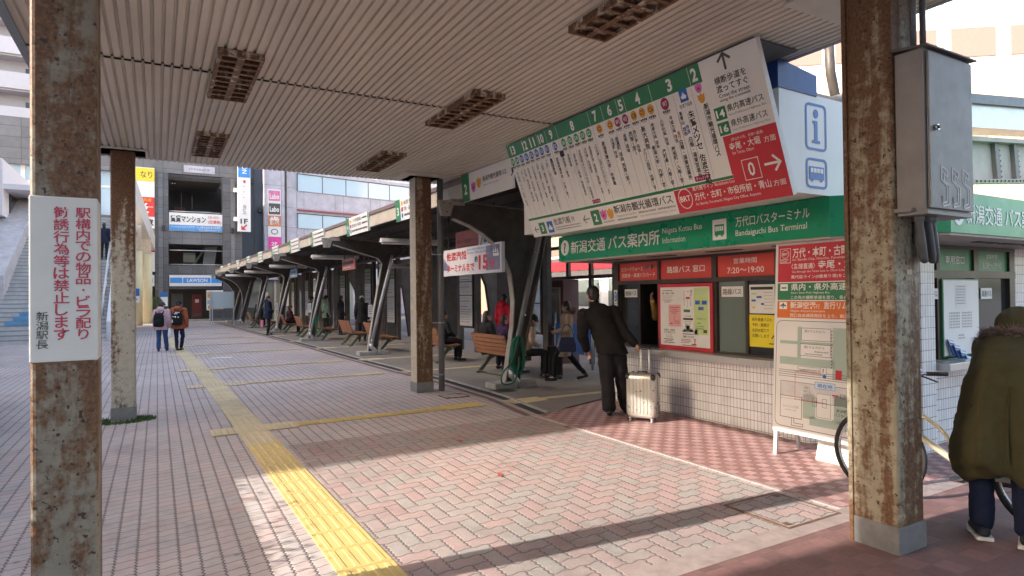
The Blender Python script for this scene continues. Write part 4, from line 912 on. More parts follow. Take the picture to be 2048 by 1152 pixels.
M.rect(T, .055, .14, 1.195, 1.265, WL, .003); M.line(T, (.097, 1.205), (.097, 1.258), .01, BLACK, .004); M.line(T, (.068, 1.225), (.097, 1.24), .012, BLACK, .004); M.line(T, (.126, 1.225), (.097, 1.24), .012, BLACK, .004)
M.text(T, '新潟空港', .175, 1.235, .066, WL, w=.27, align='l', bold=.015); M.text(T, '行', .465, 1.225, .042, WL, w=.04); M.text(T, '直行リムジンバス', .525, 1.235, .066, WL, w=.46, align='l', bold=.015); M.text(T, 'Niigata Airport Limousine', .18, 1.178, .026, WL, w=.36, align='l'); M.text(T, '西口自由通路階段を上り、新潟駅南口へ', .175, 1.138, .034, WL, w=.76, align='l', bold=.006)
T.build('lettering', ms)
T = MB(); rrect(M, T, .025, MW-.025, .06, 1.085, .06, .005, DGREY, .002)
for a in ((.26, .30, .70, 1.03), (.07, .62, .86, .89), (.07, .64, .66, .735), (.62, 1.0, .56, 1.03), (.33, .46, .17, .40), (.40, .86, .115, .20), (.64, .86, .17, .42)): M.rect(T, *a, SAGE, .0018)
M.rect(T, .46, .62, .19, .42, WHITE, .0022); M.frame(T, .47, .61, .20, .42, .003, DGREY, .0026)
for a, s in (((.30, .60, .90, 1.02), '第3マルカビル'), ((.29, .60, .755, .87), '第5マルカビル')):
    M.rect(T, *a, WHITE, .0022); M.frame(T, *a, .004, DGREY, .003); M.text(T, s, (a[0]+a[1])/2-.01, a[3]-.03, .026, DGREY, w=.21)
M.scribble(T, .44, .58, .80, .016, MGREY); M.scribble(T, .34, .52, .775, .014, MGREY)
for q in range(4): M.rect(T, .06, .98, .545+q*.02, .549+q*.02, DGREY, .002)
M.frame(T, .27, .56, .625, .655, .003, DGREY); M.text(T, '新潟駅万代口バスターミナル', .41, .615, .022, DGREY, w=.24); M.rect(T, .50, .565, .60, .665, WHITE, .004); M.frame(T, .50, .565, .60, .665, .003, DGREY, .0045); M.text(T, '?', .532, .632, .04, DGREY, bold=.02, d=.005)
M.rect(T, .65, .71, .565, .65, RED, .004); M.disc(T, .545, .58, .018, BLUE, .005); M.rect(T, .45, .65, .46, .525, pm('map_label', (.55, .68, .82), .5), .004); M.frame(T, .45, .65, .46, .525, .003, BLUE, .0045); M.text(T, '現在地', .55, .492, .038, BLUE, w=.15, d=.005, bold=.01)
M.rect(T, .085, .95, .33, .50, pm('map_grey', (.62, .61, .62), .5), .0018); M.frame(T, .085, .95, .33, .50, .004, DGREY, .003); M.text(T, '西口', .37, .455, .022, DGREY, w=.05); M.text(T, '改札口', .37, .425, .022, DGREY, w=.07)
M.rect(T, .085, .32, .15, .36, WHITE, .003); M.frame(T, .085, .32, .15, .36, .005, DGREY, .004); M.text(T, 'CoCoLo西館', .20, .26, .028, DGREY, w=.17); M.scribble(T, .14, .26, .225, .012, MGREY)
for a in ((.21, .215, .06+.02, .15), (.235, .24, .105, .15), (.21, .335, .08, .085), (.24, .335, .105, .11), (.33, .335, .08, .11)): M.rect(T, *a, DGREY, .003)
M.text(T, '新潟駅南口', .745, .29, .03, DGREY, w=.16, bold=.006); M.text(T, 'バスターミナル', .745, .25, .03, DGREY, w=.20, bold=.006)
for k in range(14): M.rect(T, .24, .25, .335+k*.018, .343+k*.018, RED, .005); 
for k in range(20): M.rect(T, .25+k*.014, .258+k*.014, .595, .602, RED, .005); M.rect(T, .25+k*.014, .258+k*.014, .335, .342, RED, .005)
for k in range(12): M.rect(T, .607, .615, .66+k*.03, .675+k*.03, DGREY, .005)
for (a, b) in ((.45, .30), (.55, .30), (.45, .26), (.55, .26)): M.frame(T, a-.022, a+.022, b+.035, b+.075, .003, DGREY, .005)
M.frame(T, .70, .745, .40, .44, .003, DGREY, .005); M.line(T, (.62, .42), (.68, .42), .012, RED, .005)
T.build('station_map', ms)
t = thing('concrete_block', 'whitewashed concrete block at the foot of the map stand', 'block', (5.6, 3.4, 0))
mb = MB(); mb.hexa([(5.42, 2.98, 0), (5.85, 2.98, 0), (5.85, 3.72, 0), (5.42, 3.72, 0), (5.46, 2.98, .36), (5.85, 2.98, .36), (5.85, 3.68, .36), (5.46, 3.68, .36)], WCONC); mb.build('block', t, bevel=.015)
# ================================================================ BUS TERMINAL SHELTER
tr = thing('terminal_roof', 'long dark butterfly roof of the bus terminal with a beige fascia', 'roof', (5, 20, 3.4))
Y0, Y1 = 7.78, 46.0
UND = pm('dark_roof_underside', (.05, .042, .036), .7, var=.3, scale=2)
mb = MB()
def px(x, y): return x+txo(y)
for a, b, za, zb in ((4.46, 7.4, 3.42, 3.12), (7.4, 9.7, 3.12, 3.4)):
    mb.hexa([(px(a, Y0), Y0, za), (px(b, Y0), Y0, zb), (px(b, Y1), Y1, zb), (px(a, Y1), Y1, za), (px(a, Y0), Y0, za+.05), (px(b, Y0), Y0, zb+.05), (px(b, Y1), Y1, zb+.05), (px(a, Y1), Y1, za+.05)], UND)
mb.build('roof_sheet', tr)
mb = MB(); x = 4.42
mb.hexa([(px(x, Y0), Y0, 3.22), (px(x+.05, Y0), Y0, 3.22), (px(x+.05, Y1), Y1, 3.22), (px(x, Y1), Y1, 3.22), (px(x, Y0), Y0, 3.48), (px(x+.05, Y0), Y0, 3.48), (px(x+.05, Y1), Y1, 3.48), (px(x, Y1), Y1, 3.48)], ROOFTRIM)
mb.build('fascia', tr)
mb = MB(); CAPM = pm('fascia_cap', (.17, .13, .12), .5)
mb.hexa([(px(x-.03, Y0), Y0, 3.483), (px(x+.3, Y0), Y0, 3.483), (px(x+.3, Y1), Y1, 3.483), (px(x-.03, Y1), Y1, 3.483), (px(x-.03, Y0), Y0, 3.56), (px(x+.3, Y0), Y0, 3.56), (px(x+.3, Y1), Y1, 3.56), (px(x-.03, Y1), Y1, 3.56)], CAPM)
mb.build('fascia_cap', tr)
mb = MB()
for k, X in enumerate((5.05, 5.7, 6.35, 7.0, 7.8, 8.5, 9.2)):
    z = 3.42-(X-4.46)*.102 if X < 7.4 else 3.12+(X-7.4)*.119
    mb.beam((px(X, Y0+.1), Y0+.1, z-.05), (px(X, Y1-.1), Y1-.1, z-.05), .06, .09, UND)
mb.build('purlin', tr)
# lattice girder along the column heads
mb = MB(); X = 6.2
for z in (3.0, 2.72): mb.beam((px(X, Y0+.2), Y0+.2, z), (px(X, Y1-.3), Y1-.3, z), .07, .05, DARKST)
y = Y0+.3; k = 0
while y < Y1-1:
    mb.beam((px(X, y), y, 2.72 if k % 2 else 3.0), (px(X, y+.42), y+.42, 3.0 if k % 2 else 2.72), .03, .03, DARKST); y += .42; k += 1
mb.build('lattice_girder', tr)
COLY = [9.4, 16.75, 23.6, 29.8, 35.6, 41.0, 44.6]
BR = pm('beam_end_plate', (.30, .27, .23), .6, var=.15)
BM = pm('brown_flange', (.17, .14, .115), .5, var=.3, bmp=.1)
LM = pm('grey_beige_post', (.36, .335, .29), .5, var=.2, grime=.4)
def make_frame(cy, curved, label):
    t = thing('terminal_column', label, 'column', (px(5.3, cy), cy, 0), group='sloping steel columns of the bus terminal'); o = (txo(cy), cy, 0)
    bz = MB(); bz.box(o[0]+4.93, o[0]+5.75, cy-.17, cy+.2, 0, .11, CONC); bz.build('plinth', t, bevel=.02)
    if curved: P = [(5.2, .11), (5.36, 1.07), (5.385, 1.5), (5.33, 1.95), (5.24, 2.18), (5.12, 2.36), (4.98, 2.51), (4.8, 2.64), (4.55, 2.77), (4.26, 2.87), (4.26, 3.17), (6.5, 3.05), (6.06, 2.63), (5.47, .11)]
    else: P = [(5.2, .11), (5.40, 1.3), (5.62, 2.52), (5.5, 2.66), (4.3, 2.99), (4.3, 3.2), (6.4, 3.05), (5.92, 2.6), (5.45, .11)]
    w_ = MB(); w_.prism([(a+o[0], b) for a, b in P], (1, 0, 0), (0, 0, 1), (0, cy-.012, 0), (0, .024, 0), DARKST)
    # flanges along the two long edges
    def flange(pts, m, t_=.022, wd=.13):
        for (a, b), (c, d) in zip(pts, pts[1:]): w_.beam((a+o[0], cy, b), (c+o[0], cy, d), wd, t_, m, up=(0, 1, 0)) if 0 else w_.obox(((a+c)/2+o[0], cy, (b+d)/2), Vector((c-a, 0, d-b))*.51, (0, wd/2, 0), Vector((-(d-b), 0, c-a)).normalized()*t_/2, m)
    n = P.index((4.26, 2.87)) if curved else P.index((4.3, 2.99))
    flange(P[:n+1], LM); flange(P[n+1:n+3], BM); flange([P[-1], P[-2]], BM)
    w_.build('column', t)
    e = MB(); e.prism([(4.05+o[0], 2.92), (4.2+o[0], 2.92), (4.28+o[0], 3.17), (3.99+o[0], 3.17)], (1, 0, 0), (0, 0, 1), (0, cy-.05, 0), (0, .1, 0), BR)
    for a, b in ((4.08, 3.12), (4.19, 3.12), (4.13, 2.98)): e.cyl((a+o[0], cy-.053, b), (a+o[0], cy-.058, b), .014, DARKST, n=8)
    e.box(o[0]+4.2, o[0]+4.46, cy-.06, cy+.06, 3.1, 3.2, BR)
    e.build('beam_end', t)
    g = MB(); GP = GALV if not curved else PIPE
    g.tube([(o[0]+5.27, cy-.13, .30), (o[0]+5.55, cy-.13, 1.45), (o[0]+5.86, cy-.13, 2.62), (o[0]+5.88, cy-.12, 2.75)], .047, GP, 12)
    g.build('downpipe', t)
    g = MB(); g.tube([(o[0]+5.27, cy-.13, .32), (o[0]+5.27, cy-.13, .22), (o[0]+5.33, cy-.135, .17), (o[0]+5.37, cy-.14, .12), (o[0]+5.375, cy-.14, 0)], .055, GALV, 12)
    for q in (.4, 1.25, 2.35): g.cyl((o[0]+5.27+(q-.3)*.2545, cy-.13, q-.012), (o[0]+5.275+(q-.3)*.2545, cy-.13, q+.012), .053, CHROME, n=14)
    g.build('pipe_fittings', t)
    # the opposite leaning leg on the bus side
    if cy < 10: return t
    q = MB(); Q = [(9.1, 0), (8.95, 1.2), (8.85, 1.9), (8.6, 2.45), (8.1, 2.95), (10.5, 3.3), (9.5, 2.7), (9.35, 0)]
    q.prism([(a+o[0], b) for a, b in Q], (1, 0, 0), (0, 0, 1), (0, cy-.08, 0), (0, .16, 0), DARKST); q.build('rear_column', t)
    q = MB(); q.prism([(6.3+o[0], 2.98), (8.2+o[0], 2.98), (8.2+o[0], 3.14), (6.3+o[0], 3.1)], (1, 0, 0), (0, 0, 1), (0, cy-.05, 0), (0, .1, 0), DARKST); q.build('tie_beam', t)
    return t
labs = ['sloping terminal column with a curved bracket and a green hose hung on it', 'sloping terminal column between the brown pillar and the fully visible bench', 'sloping terminal column with a second green hose behind it', 'sloping terminal column with a small white placard between the seated maroon person and the man in navy', 'sloping terminal column between the man in navy and the far bench', 'sloping terminal column next to the last at the far end', 'last sloping terminal column beside the frosted glass screen']
frames = [make_frame(cy, k in (0, 5, 6), labs[k]) for k, cy in enumerate(COLY)]
for k, cy in enumerate(COLY[1:4]):
    mb = MB(); x = px(5.20, cy)
    mb.hexa([(x-.20, cy-.06, .6), (x-.12, cy-.06, .6), (x-.12, cy+.02, .6), (x-.20, cy+.02, .6), (x+.2, cy-.06, 2.6), (x+.26, cy-.06, 2.6), (x+.26, cy+.02, 2.6), (x+.2, cy+.02, 2.6)], LM) if 0 else None
    f = Face((x+.03, cy-.20, 1.0), (1, 0, 0), (0, 0, 1), .002); f.rect(mb, -.06, .06, .05, .38, WHITE, 0); mb.hexa([f.p(-.06, .05, -.01), f.p(.06, .05, -.01), f.p(.06, .38, -.01), f.p(-.06, .38, -.01), f.p(-.06, .05, -.001), f.p(.06, .05, -.001), f.p(.06, .38, -.001), f.p(-.06, .38, -.001)], WHITE)
    for q in range(4): f.scribble(mb, -.045, .045, .32-.06*q, .02, DGREY)
    tag(mb.build('column_placard'), ['small white placard on the second sloping column', 'small white placard on the third sloping column', 'small white placard on the fourth sloping column'][k], 'placard', 'white placards on the terminal columns')
# hose on the nearest column
pts = []
for k in range(7):
    r = random.uniform(.85, 1.1); x0 = 5.36+random.uniform(-.03, .03); yy = 9.24-.014*k
    pts += [(x0-.07*r, yy, .83), (x0-.12*r, yy-.01, .6), (x0-.10*r, yy, .36+.03*k % .1), (x0, yy-.01, .27+.02*random.random()), (x0+.09*r, yy, .38), (x0+.10*r, yy, .62), (x0+.06*r, yy, .84), (x0, yy-.01, .88)]
pts += [(5.22, 9.14, .5), (5.02, 9.1, .32), (4.98, 9.1, .16), (5.08, 9.1, .10), (5.24, 9.12, .14), (5.32, 9.14, .3), (5.36, 9.15, .55)]
def smooth(P, n=4):
    Q = []
    for i in range(len(P)):
        p0, p1, p2, p3 = (Vector(P[max(0, min(len(P)-1, i+d))]) for d in (-1, 0, 1, 2))
        for k in range(n):
            t = k/n; Q.append(.5*((2*p1)+(p2-p0)*t+(2*p0-5*p1+4*p2-p3)*t*t+(3*p1-p0-3*p2+p3)*t**3))
        if i == len(P)-2: Q.append(p2); break
    return Q
mb = MB(); mb.tube(smooth(pts), .013, HOSE, 7); tag(mb.build('garden_hose'), 'green garden hose coiled on the sloping column with the curved bracket', 'hose')
pts = [(px(5.5+.08*math.cos(k*.9)+.0, 23.4), 23.35-.01*k, .62+.30*math.sin(k*.9)-.12*(k > 8)) for k in range(16)]
mb = MB(); mb.tube(smooth(pts), .014, HOSE, 6); tag(mb.build('garden_hose'), 'green garden hose hung on the third sloping column behind a bench', 'hose')
# lamps under the roof
def tubelamp(x, y, z, L, lab, rz=0):
    t = thing('strip_light', lab, 'strip light', (x, y, z), rz, 'strip lights under the terminal roof')
    mb = MB(); mb.hexa([(-L/2, -.10, 0), (L/2, -.10, 0), (L/2, .10, 0), (-L/2, .10, 0), (-L/2, -.04, .09), (L/2, -.04, .09), (L/2, .04, .09), (-L/2, .04, .09)], TUBE); mb.build('housing', t, True)
    mb = MB(); mb.cyl((-L/2+.02, 0, -.03), (L/2-.02, 0, -.03), .018, TUBE, n=10); mb.build('tube', t, True)
    mb = MB()
    for q in (-L*.4, L*.4): mb.box(q-.01, q+.01, -.01, .01, .09, .28, DARKST)
    mb.build('hanger', t, True)
for k, (x, y, lab) in enumerate(((5.35, 13.9, 'strip light touching the brown pillar under the terminal roof'), (5.3, 20.2, 'strip light above the second gap between columns'), (5.2, 26.8, 'strip light above the third gap between columns'), (5.1, 32.8, 'strip light above the fourth gap between columns'), (4.9, 38.3, 'strip light above the far end of the benches'), (7.6, 20.5, 'strip light hung low over the bus side behind the second column'), (7.4, 12.4, 'strip light behind the ferry banner'))):
    tubelamp(px(x, y), y, 2.86 if x < 6 else 2.62, 1.5, lab, 0)
# stop boards on the fascia
def board(n, y0, y1, lab, col=GREEN):
    t = thing('stop_sign', lab, 'bus stop sign', (px(4.36, y0), (y0+y1)/2, 3.35), group='numbered stop boards along the terminal fascia')
    x0, x1 = px(4.40, y0), px(4.40, y1); a, b = Vector((x0, y0, 3.14)), Vector((x1, y1, 3.14)); u = (a-b).normalized(); v = Vector((-.06, 0, 1)).normalized()
    f = Face(b, u, v, .004); L = (a-b).length; Hh = .44
    mb = MB(); N = f.n*.03; c = [f.p(0, 0), f.p(L, 0), f.p(L, Hh), f.p(0, Hh)]; mb.hexa([p-N for p in c]+c, WHITE); mb.build('panel', t)
    mb = MB(); f.rect(mb, 0, .26, 0, Hh, col, .0015); f.text(mb, n, .13, Hh*.45, .17, WL, w=.1*len(n), bold=.03)
    if n == '2':
        tulip(f, mb, .40, .2, .075, PINK); tulip(f, mb, .58, .24, .075, AMBER); f.text(mb, '新潟市観光循環バス', .72, .27, .085, DGREY, w=.72, align='l', bold=.006); f.text(mb, 'Niigata City Loop Bus', .72, .17, .035, MGREY, w=.48, align='l')
        f.rect(mb, 1.58, 1.64, .23, .29, BLACK, .003); f.line(mb, (1.56, .18), (1.66, .26), .02, BLACK)
    else:
        q = {'3': ('佐渡汽船線', '白根・潟東営業所'), '4': ('八千代橋線', '新潟大学前')}.get(n)
        for r in range(3):
            v0 = Hh*(.78-.28*r); f.disc(mb, .36, v0, .05, (BLUE, AMBER, CRIM)[(r+len(n)) % 3] if n in '34' else (AMBER, SG)[r % 2], .002)
            if q and r < 2: f.text(mb, q[r], .46, v0, .085, DGREY, w=L*.42, align='l'); f.scribble(mb, .5+L*.45, L*.95, v0, .05, DGREY)
            else: f.scribble(mb, .46, L*.95, v0, .05, DGREY)
    f.rect(mb, L-.06, L, 0, Hh, col, .0015) if n != '2' else None
    mb.build('print', t)
for n, y0, y1, l in (('2', 7.7, 9.3, 'white stop board numbered 2 with two tulip emblems'), ('3', 10.9, 12.35, 'white stop board numbered 3 partly behind the brown middle pillar'), ('4', 14.1, 15.85, 'white stop board numbered 4 with a green end strip, next to board 3'), ('5', 18.0, 19.6, 'white stop board numbered 5, next after board 4 along the fascia'), ('6', 21.2, 22.7, 'white stop board numbered 6, next after board 5 along the fascia'), ('7', 24.6, 26.0, 'white stop board numbered 7 below the pink dental sign'), ('8', 28.0, 29.3, 'white stop board numbered 8, next after board 7 along the fascia'), ('9', 31.3, 32.5, 'white stop board numbered 9 near the far end'), ('10', 34.8, 36, 'white stop board numbered 10 near the far end'), ('11', 38.3, 39.5, 'small stop board numbered 11, second from the far end of the fascia'), ('12', 41.7, 43.0, 'small stop board numbered 12 at the far end of the fascia')):
    board(n, y0, y1, l)
# hanging banners
t = thing('hanging_banner', 'hanging banner reading 佐渡汽船ターミナルまで約15分 with a ferry picture', 'banner', (5.0, 10.3, 2.25))
f = Face((5.0, 11.65, 1.99), (0, -1, 0), (0, 0, 1), .004); L = 2.57
mb = MB(); mb.box(5.0, 5.06, 9.08, 11.65, 1.99, 2.50, pm('banner_pale', (.66, .66, .70), .45, var=.06)); mb.build('panel', t)
mb = MB(); BS = pm('banner_shadow_blue', (.20, .20, .32), .5, var=.4, scale=5); BRD = pm('banner_red', (.58, .05, .05), .45)
f.rect(mb, 2.0, L-.06, .05, .48, BS, .0012); f.poly(mb, [(.0, .12), (.5, .10), (.35, .22), (.15, .36), (0, .3)], BS, .0011)
f.text(mb, '佐渡汽船', .30, .37, .17, BRD, w=.92, align='l', bold=.028); f.text(mb, 'ターミナルまで', .32, .14, .15, BRD, w=1.22, align='l', bold=.028); f.text(mb, '約', 1.62, .27, .12, BLACK, w=.12, bold=.02); f.text(mb, '15', 1.90, .20, .26, BRD, w=.36, bold=.04); f.text(mb, '分', 2.24, .16, .16, BRD, w=.22, bold=.035)
f.text(mb, 'Bus for SADO KISEN Ferry', 1.25, .45, .05, ICON, w=.72, align='l'); f.text(mb, 'Terminal, Time required approx.', 1.25, .39, .05, ICON, w=1.0, align='l')
f.poly(mb, [(2.25, .33), (2.5, .33), (2.46, .28), (2.29, .28)], WHITE, .003)
for k in range(3): f.poly(mb, [(2.26+k*.07, .345), (2.32+k*.07, .345), (2.29+k*.07, .44-.03*abs(k-1))], WHITE, .003)
mb.build('print', t)
mb = MB()
for y in (9.4, 11.3): mb.cyl((5.03, y, 2.5), (5.03, y, 3.2), .012, DARKST)
mb.build('hanger', t)
t = thing('hanging_banner', 'faded red hanging banner with a ferry emblem behind the larger pale banner', 'banner', (5.5, 11.2, 2.7))
f = Face((5.5, 12.0, 2.45), (0, -1, 0), (0, 0, 1), .004); FR = pm('faded_red', (.50, .16, .14), .5, var=.1); mb = MB(); mb.box(5.5, 5.55, 10.5, 12.0, 2.45, 2.93, FR); mb.build('panel', t)
mb = MB(); f.rect(mb, 1.08, 1.48, .04, .44, WHITE, .0015); f.line(mb, (1.15, .1), (1.3, .4), .03, BLACK, .003); f.rect(mb, 1.3, 1.45, .18, .25, BLUE2, .003); f.text(mb, '朱鷺メッセ・佐渡汽船ターミナル', .55, .27, .09, BLACK, w=.95); f.text(mb, 'Toki Messe・Sado Kisen Ferry Terminal', .5, .16, .05, BLACK, w=.85); mb.build('print', t)
mb = MB(); mb.cyl((5.52, 10.8, 2.93), (5.52, 10.8, 3.25), .012, DARKST); mb.cyl((5.52, 11.7, 2.93), (5.52, 11.7, 3.25), .012, DARKST); mb.build('hanger', t)
for y, m, lab in ((18.8, 0, 'small hanging banner above the second gap between columns'), (26.4, 1, 'small blue hanging banner above the third gap between columns')):
    t = thing('hanging_banner', lab, 'banner', (px(5.3, y), y, 2.55)); mb = MB(); X = px(5.3, y); mb.box(X, X+.04, y-.7, y+.7, 2.42, 2.75, FR if not m else pm('faded_blue', (.22, .32, .42), .5, var=.2)); mb.build('panel', t)
    f = Face((X, y+.7, 2.42), (0, -1, 0), (0, 0, 1), .004); mb = MB(); f.scribble(mb, .1, 1.3, .21, .12, BLUE2 if m else BLACK); f.scribble(mb, .1, 1.0, .08, .05, WHITE); mb.build('print', t)
    mb = MB(); mb.cyl((X+.02, y-.5, 2.75), (X+.02, y-.5, 3.25), .012, DARKST); mb.cyl((X+.02, y+.5, 2.75), (X+.02, y+.5, 3.25), .012, DARKST); mb.build('hanger', t)
# ---------------------------------------------------------------- benches
def make_bench(x, y, L, lab):
    t = thing('slatted_bench', lab, 'bench', (x, y, 0), group='wooden slatted benches along the platform')
    b = MB()
    for k in range(5):
        z = .47+k*.082; xx = .00-k*.028
        b.obox((x+xx, y, z), Vector((-.006, 0, .019))*1.8, (0, L/2, 0), Vector((.012, 0, .004)), WOOD)
    b.build('backrest', t); s = MB()
    for k in range(5): s.box(x+.045+k*.092, x+.125+k*.092, y-L/2, y+L/2, .405+.006*abs(k-2), .432+.006*abs(k-2), WOOD)
    s.build('seat', t)
    for q in (-L/2+.16, L/2-.16):
        l = MB(); yy = y+q
        l.beam((x+.04, yy, .385), (x+.50, yy, .395), .05, .04, BENCHG); l.beam((x+.30, yy, .39), (x+.00, yy, .05), .06, .07, BENCHG); l.beam((x+.03, yy, .04), (x-.08, yy, .02), .06, .04, BENCHG)
        l.beam((x+.05, yy, .39), (x-.13, yy, .86), .045, .03, BENCHG); l.beam((x+.28, yy, .3), (x+.46, yy, .38), .03, .03, BENCHG); l.build('leg', t)
    l = MB(); l.cyl((x+.0, y-L/2+.16, .05), (x+.0, y+L/2-.16, .05), .018, BENCHG); l.build('tie_bar', t)
    return t
BP = [(5.80, 10.95, 1.45, 'wooden bench beside the coiled green hose with two seated people'), (5.80, 14.25, 1.45, 'wooden bench half hidden by the brown middle pillar'), (5.50, 17.75, 1.35, 'wooden bench behind the second sloping column'), (5.42, 20.4, 1.3, 'fully visible wooden bench between the second and third sloping columns'), (5.32, 23.95, 1.3, 'wooden bench in front of the second green hose'), (5.05, 26.2, 1.25, 'wooden bench below the two people in scarves'), (4.97, 29.6, 1.2, 'wooden bench under the person in maroon'), (4.85, 32.8, 1.2, 'wooden bench behind the man standing in navy'), (4.35, 35.8, 1.2, 'wooden bench at the far end with a person in dark clothes')]
for a in BP: make_bench(*a)
# ---------------------------------------------------------------- boards and posts on the bus side
PANELF = pm('board_frame_dark', (.035, .03, .028), .5, var=.3)
GRID = pm('route_map_green', (.30, .36, .22), .5, var=.3, scale=9)
def nboard(x, y, w_, z0, z1, lab, split, glossy=False):
    t = thing('timetable_board', lab, 'timetable board', (x, y, 0), group='tall timetable boards on the bus side')
    fm = MB(); fm.box(x, x+.06, y-w_/2-.05, y+w_/2+.05, z0-.05, z1+.05, PANELF)
    for s in (-1, 1): fm.box(x+.03, x+.15, y+s*(w_/2+.16)-.11, y+s*(w_/2+.16)+.11, 0, 3.0, DARKST)
    fm.build('frame', t)
    f = Face((x, y+w_/2, z0), (0, -1, 0), (0, 0, 1), .004); H_ = z1-z0; v = 0
    for k, (fr_, m) in enumerate(split):
        mb = MB(); f.rect(mb, 0, w_, v+.012, v+fr_*H_-.012, m, .003)
        if m in (PAPER, WHITE):
            q = v+fr_*H_-.08
            while q > v+.06:
                f.scribble(mb, .06, w_*random.uniform(.6, .94), q, random.choice((.014, .02, .03)), random.choice((MGREY, MGREY, DGREY, CRIM, SAGE))); q -= random.uniform(.05, .09)
        if m is GRID:
            for a in range(1, 4): f.rect(mb, w_*a/4-.012, w_*a/4+.012, v+.02, v+fr_*H_-.02, PANELF, .005)
            for a in range(1, 4): f.rect(mb, 0.01, w_-.01, v+fr_*H_*a/4-.012, v+fr_*H_*a/4+.012, PANELF, .005)
        mb.build('poster', t); v += fr_*H_
sp = ((.42, PAPER), (.30, PAPER), (.28, GRID))
nboard(7.75, 12.55, .62, .72, 2.62, 'glossy timetable board behind the seated woman in beige', ((.36, MIRROR), (.36, MIRROR), (.28, GRID)))
nboard(7.75, 16.25, .82, .72, 2.5, 'timetable board with white papers behind the dark-haired seated people', ((.5, PAPER), (.22, PAPER), (.28, PAPER)))
nboard(7.62, 22.5, .82, .62, 2.9, 'timetable board behind the second sloping column', sp)
nboard(7.52, 25.1, .80, .62, 2.75, 'timetable board beside the pale cap, towards the brown pillar', sp)
nboard(7.45, 28.8, .78, .58, 2.6, 'timetable board between the pale cap and the dark standing figure', sp)
nboard(7.38, 31.9, .78, .58, 2.6, 'timetable board behind the two standing people in scarves', sp)
nboard(7.2, 35.5, .8, .6, 2.5, 'timetable board third from the far end', sp)
nboard(7.1, 39.0, .8, .6, 2.5, 'timetable board second from the far end', sp)
nboard(7.0, 42.5, .8, .6, 2.5, 'last timetable board before the pale green shelter', sp)
# dark partition posts of the bus bays
for k, y in enumerate((14.4, 18.6, 20.4, 24.0, 27.0, 30.4, 33.8, 37.3, 40.8)):
    mb = MB(); x = 8.1+txo(y); mb.box(x, x+.5, y-.5, y+.35, 0, 3.05, DARKST); mb.box(x-.02, x-.001, y-.35, y+.2, .25, .9, pm('dado_panel', (.10, .055, .05), .6))
    tag(mb.build('bay_partition'), 'dark steel bay partition ' + ('behind the banner', 'beside the bench next to the drainpipe', 'behind the fully visible bench', 'behind the bench in the middle', 'behind the person in the pale cap', 'behind the person with the bag', 'behind the two people in scarves', 'near the far end of the benches', 'last before the pale green shelter')[k], 'partition', 'dark partitions between the bus bays')
# near bay: ticket machine, rail, glazed screen
t = thing('glazed_screen', 'dark framed glazed screen at the head of the bus bay beside the kiosk', 'screen', (8.6, 11.5, 0)); mb = MB()
for y in (13.2, 12.35, 11.45, 10.6, 9.8): mb.box(8.6, 8.68, y-.05, y+.05, 0, 3.1, BROWNAL)
for z in (2.0, 2.75): mb.box(8.605, 8.675, 9.85, 13.15, z-.04, z+.04, BROWNAL)
mb.build('frame', t)
t = thing('ticket_machine', 'dark red ticket machine with a glossy screen behind the woman in the beige coat', 'ticket machine', (8.3, 12.2, 0))
mb = MB(); mb.box(8.15, 8.6, 11.88, 12.55, .0, 1.95, pm('machine_maroon', (.17, .06, .055), .45, var=.1)); mb.build('cabinet', t, bevel=.02); mb = MB(); mb.box(8.13, 8.148, 12.0, 12.42, .85, 1.75, MIRROR); mb.box(8.136, 8.145, 11.97, 12.45, .82, 1.78, STEEL); mb.build('screen', t)
t = thing('blue_noticeboard', 'low blue panel with a white figure behind the walking woman', 'panel', (8.0, 11.3, 0)); mb = MB(); mb.box(7.95, 8.0, 10.6, 11.9, .3, .95, pm('bright_blue_panel', (.02, .10, .36), .4)); mb.box(7.93, 7.945, 11.2, 11.28, .55, .8, WHITE); mb.build('panel', t)
mb = MB(); mb.cyl((7.97, 11.95, 0), (7.97, 11.95, 1.2), .03, GALV); mb.cyl((7.97, 10.55, 0), (7.97, 10.55, 1.2), .03, GALV); mb.build('post', t)
t = thing('small_screen', 'small glossy information screen on a post beside the seated woman in beige', 'screen', (7.9, 12.1, 0)); mb = MB(); mb.box(7.85, 7.9, 12.0, 12.4, .9, 1.55, BLKPL); mb.box(7.842, 7.849, 12.03, 12.37, 1.12, 1.5, MIRROR); mb.build('screen', t); mb = MB(); mb.cyl((7.9, 12.2, 0), (7.9, 12.2, .9), .03, DARKST); mb.build('post', t)
t = thing('poster_stand', 'grey poster column with green edges and papers behind the man', 'poster stand', (7.6, 8.3, 0)); mb = MB(); mb.box(7.6, 7.7, 7.9, 8.6, 0, 2.9, pm('grey_board', (.22, .22, .22), .5)); mb.build('panel', t)
f = Face((7.6, 8.6, 0), (0, -1, 0), (0, 0, 1), .004); mb = MB(); f.rect(mb, .05, .12, 2.2, 2.75, GREEN, .003); f.rect(mb, .12, .62, 2.2, 2.75, PAPER, .003); f.rect(mb, .62, .7, 2.2, 2.75, GREEN, .003); f.scribble(mb, .2, .55, 2.62, .04, DGREY); f.rect(mb, .05, .45, 1.2, 2.1, PAPER, .003); f.rect(mb, .5, .56, 1.95, 2.02, PINK, .003); f.rect(mb, .55, .85, 1.35, 1.62, BLUE, .003); f.text(mb, '30m', .7, 1.45, .08, WHITE, d=.006); mb.build('print', t)
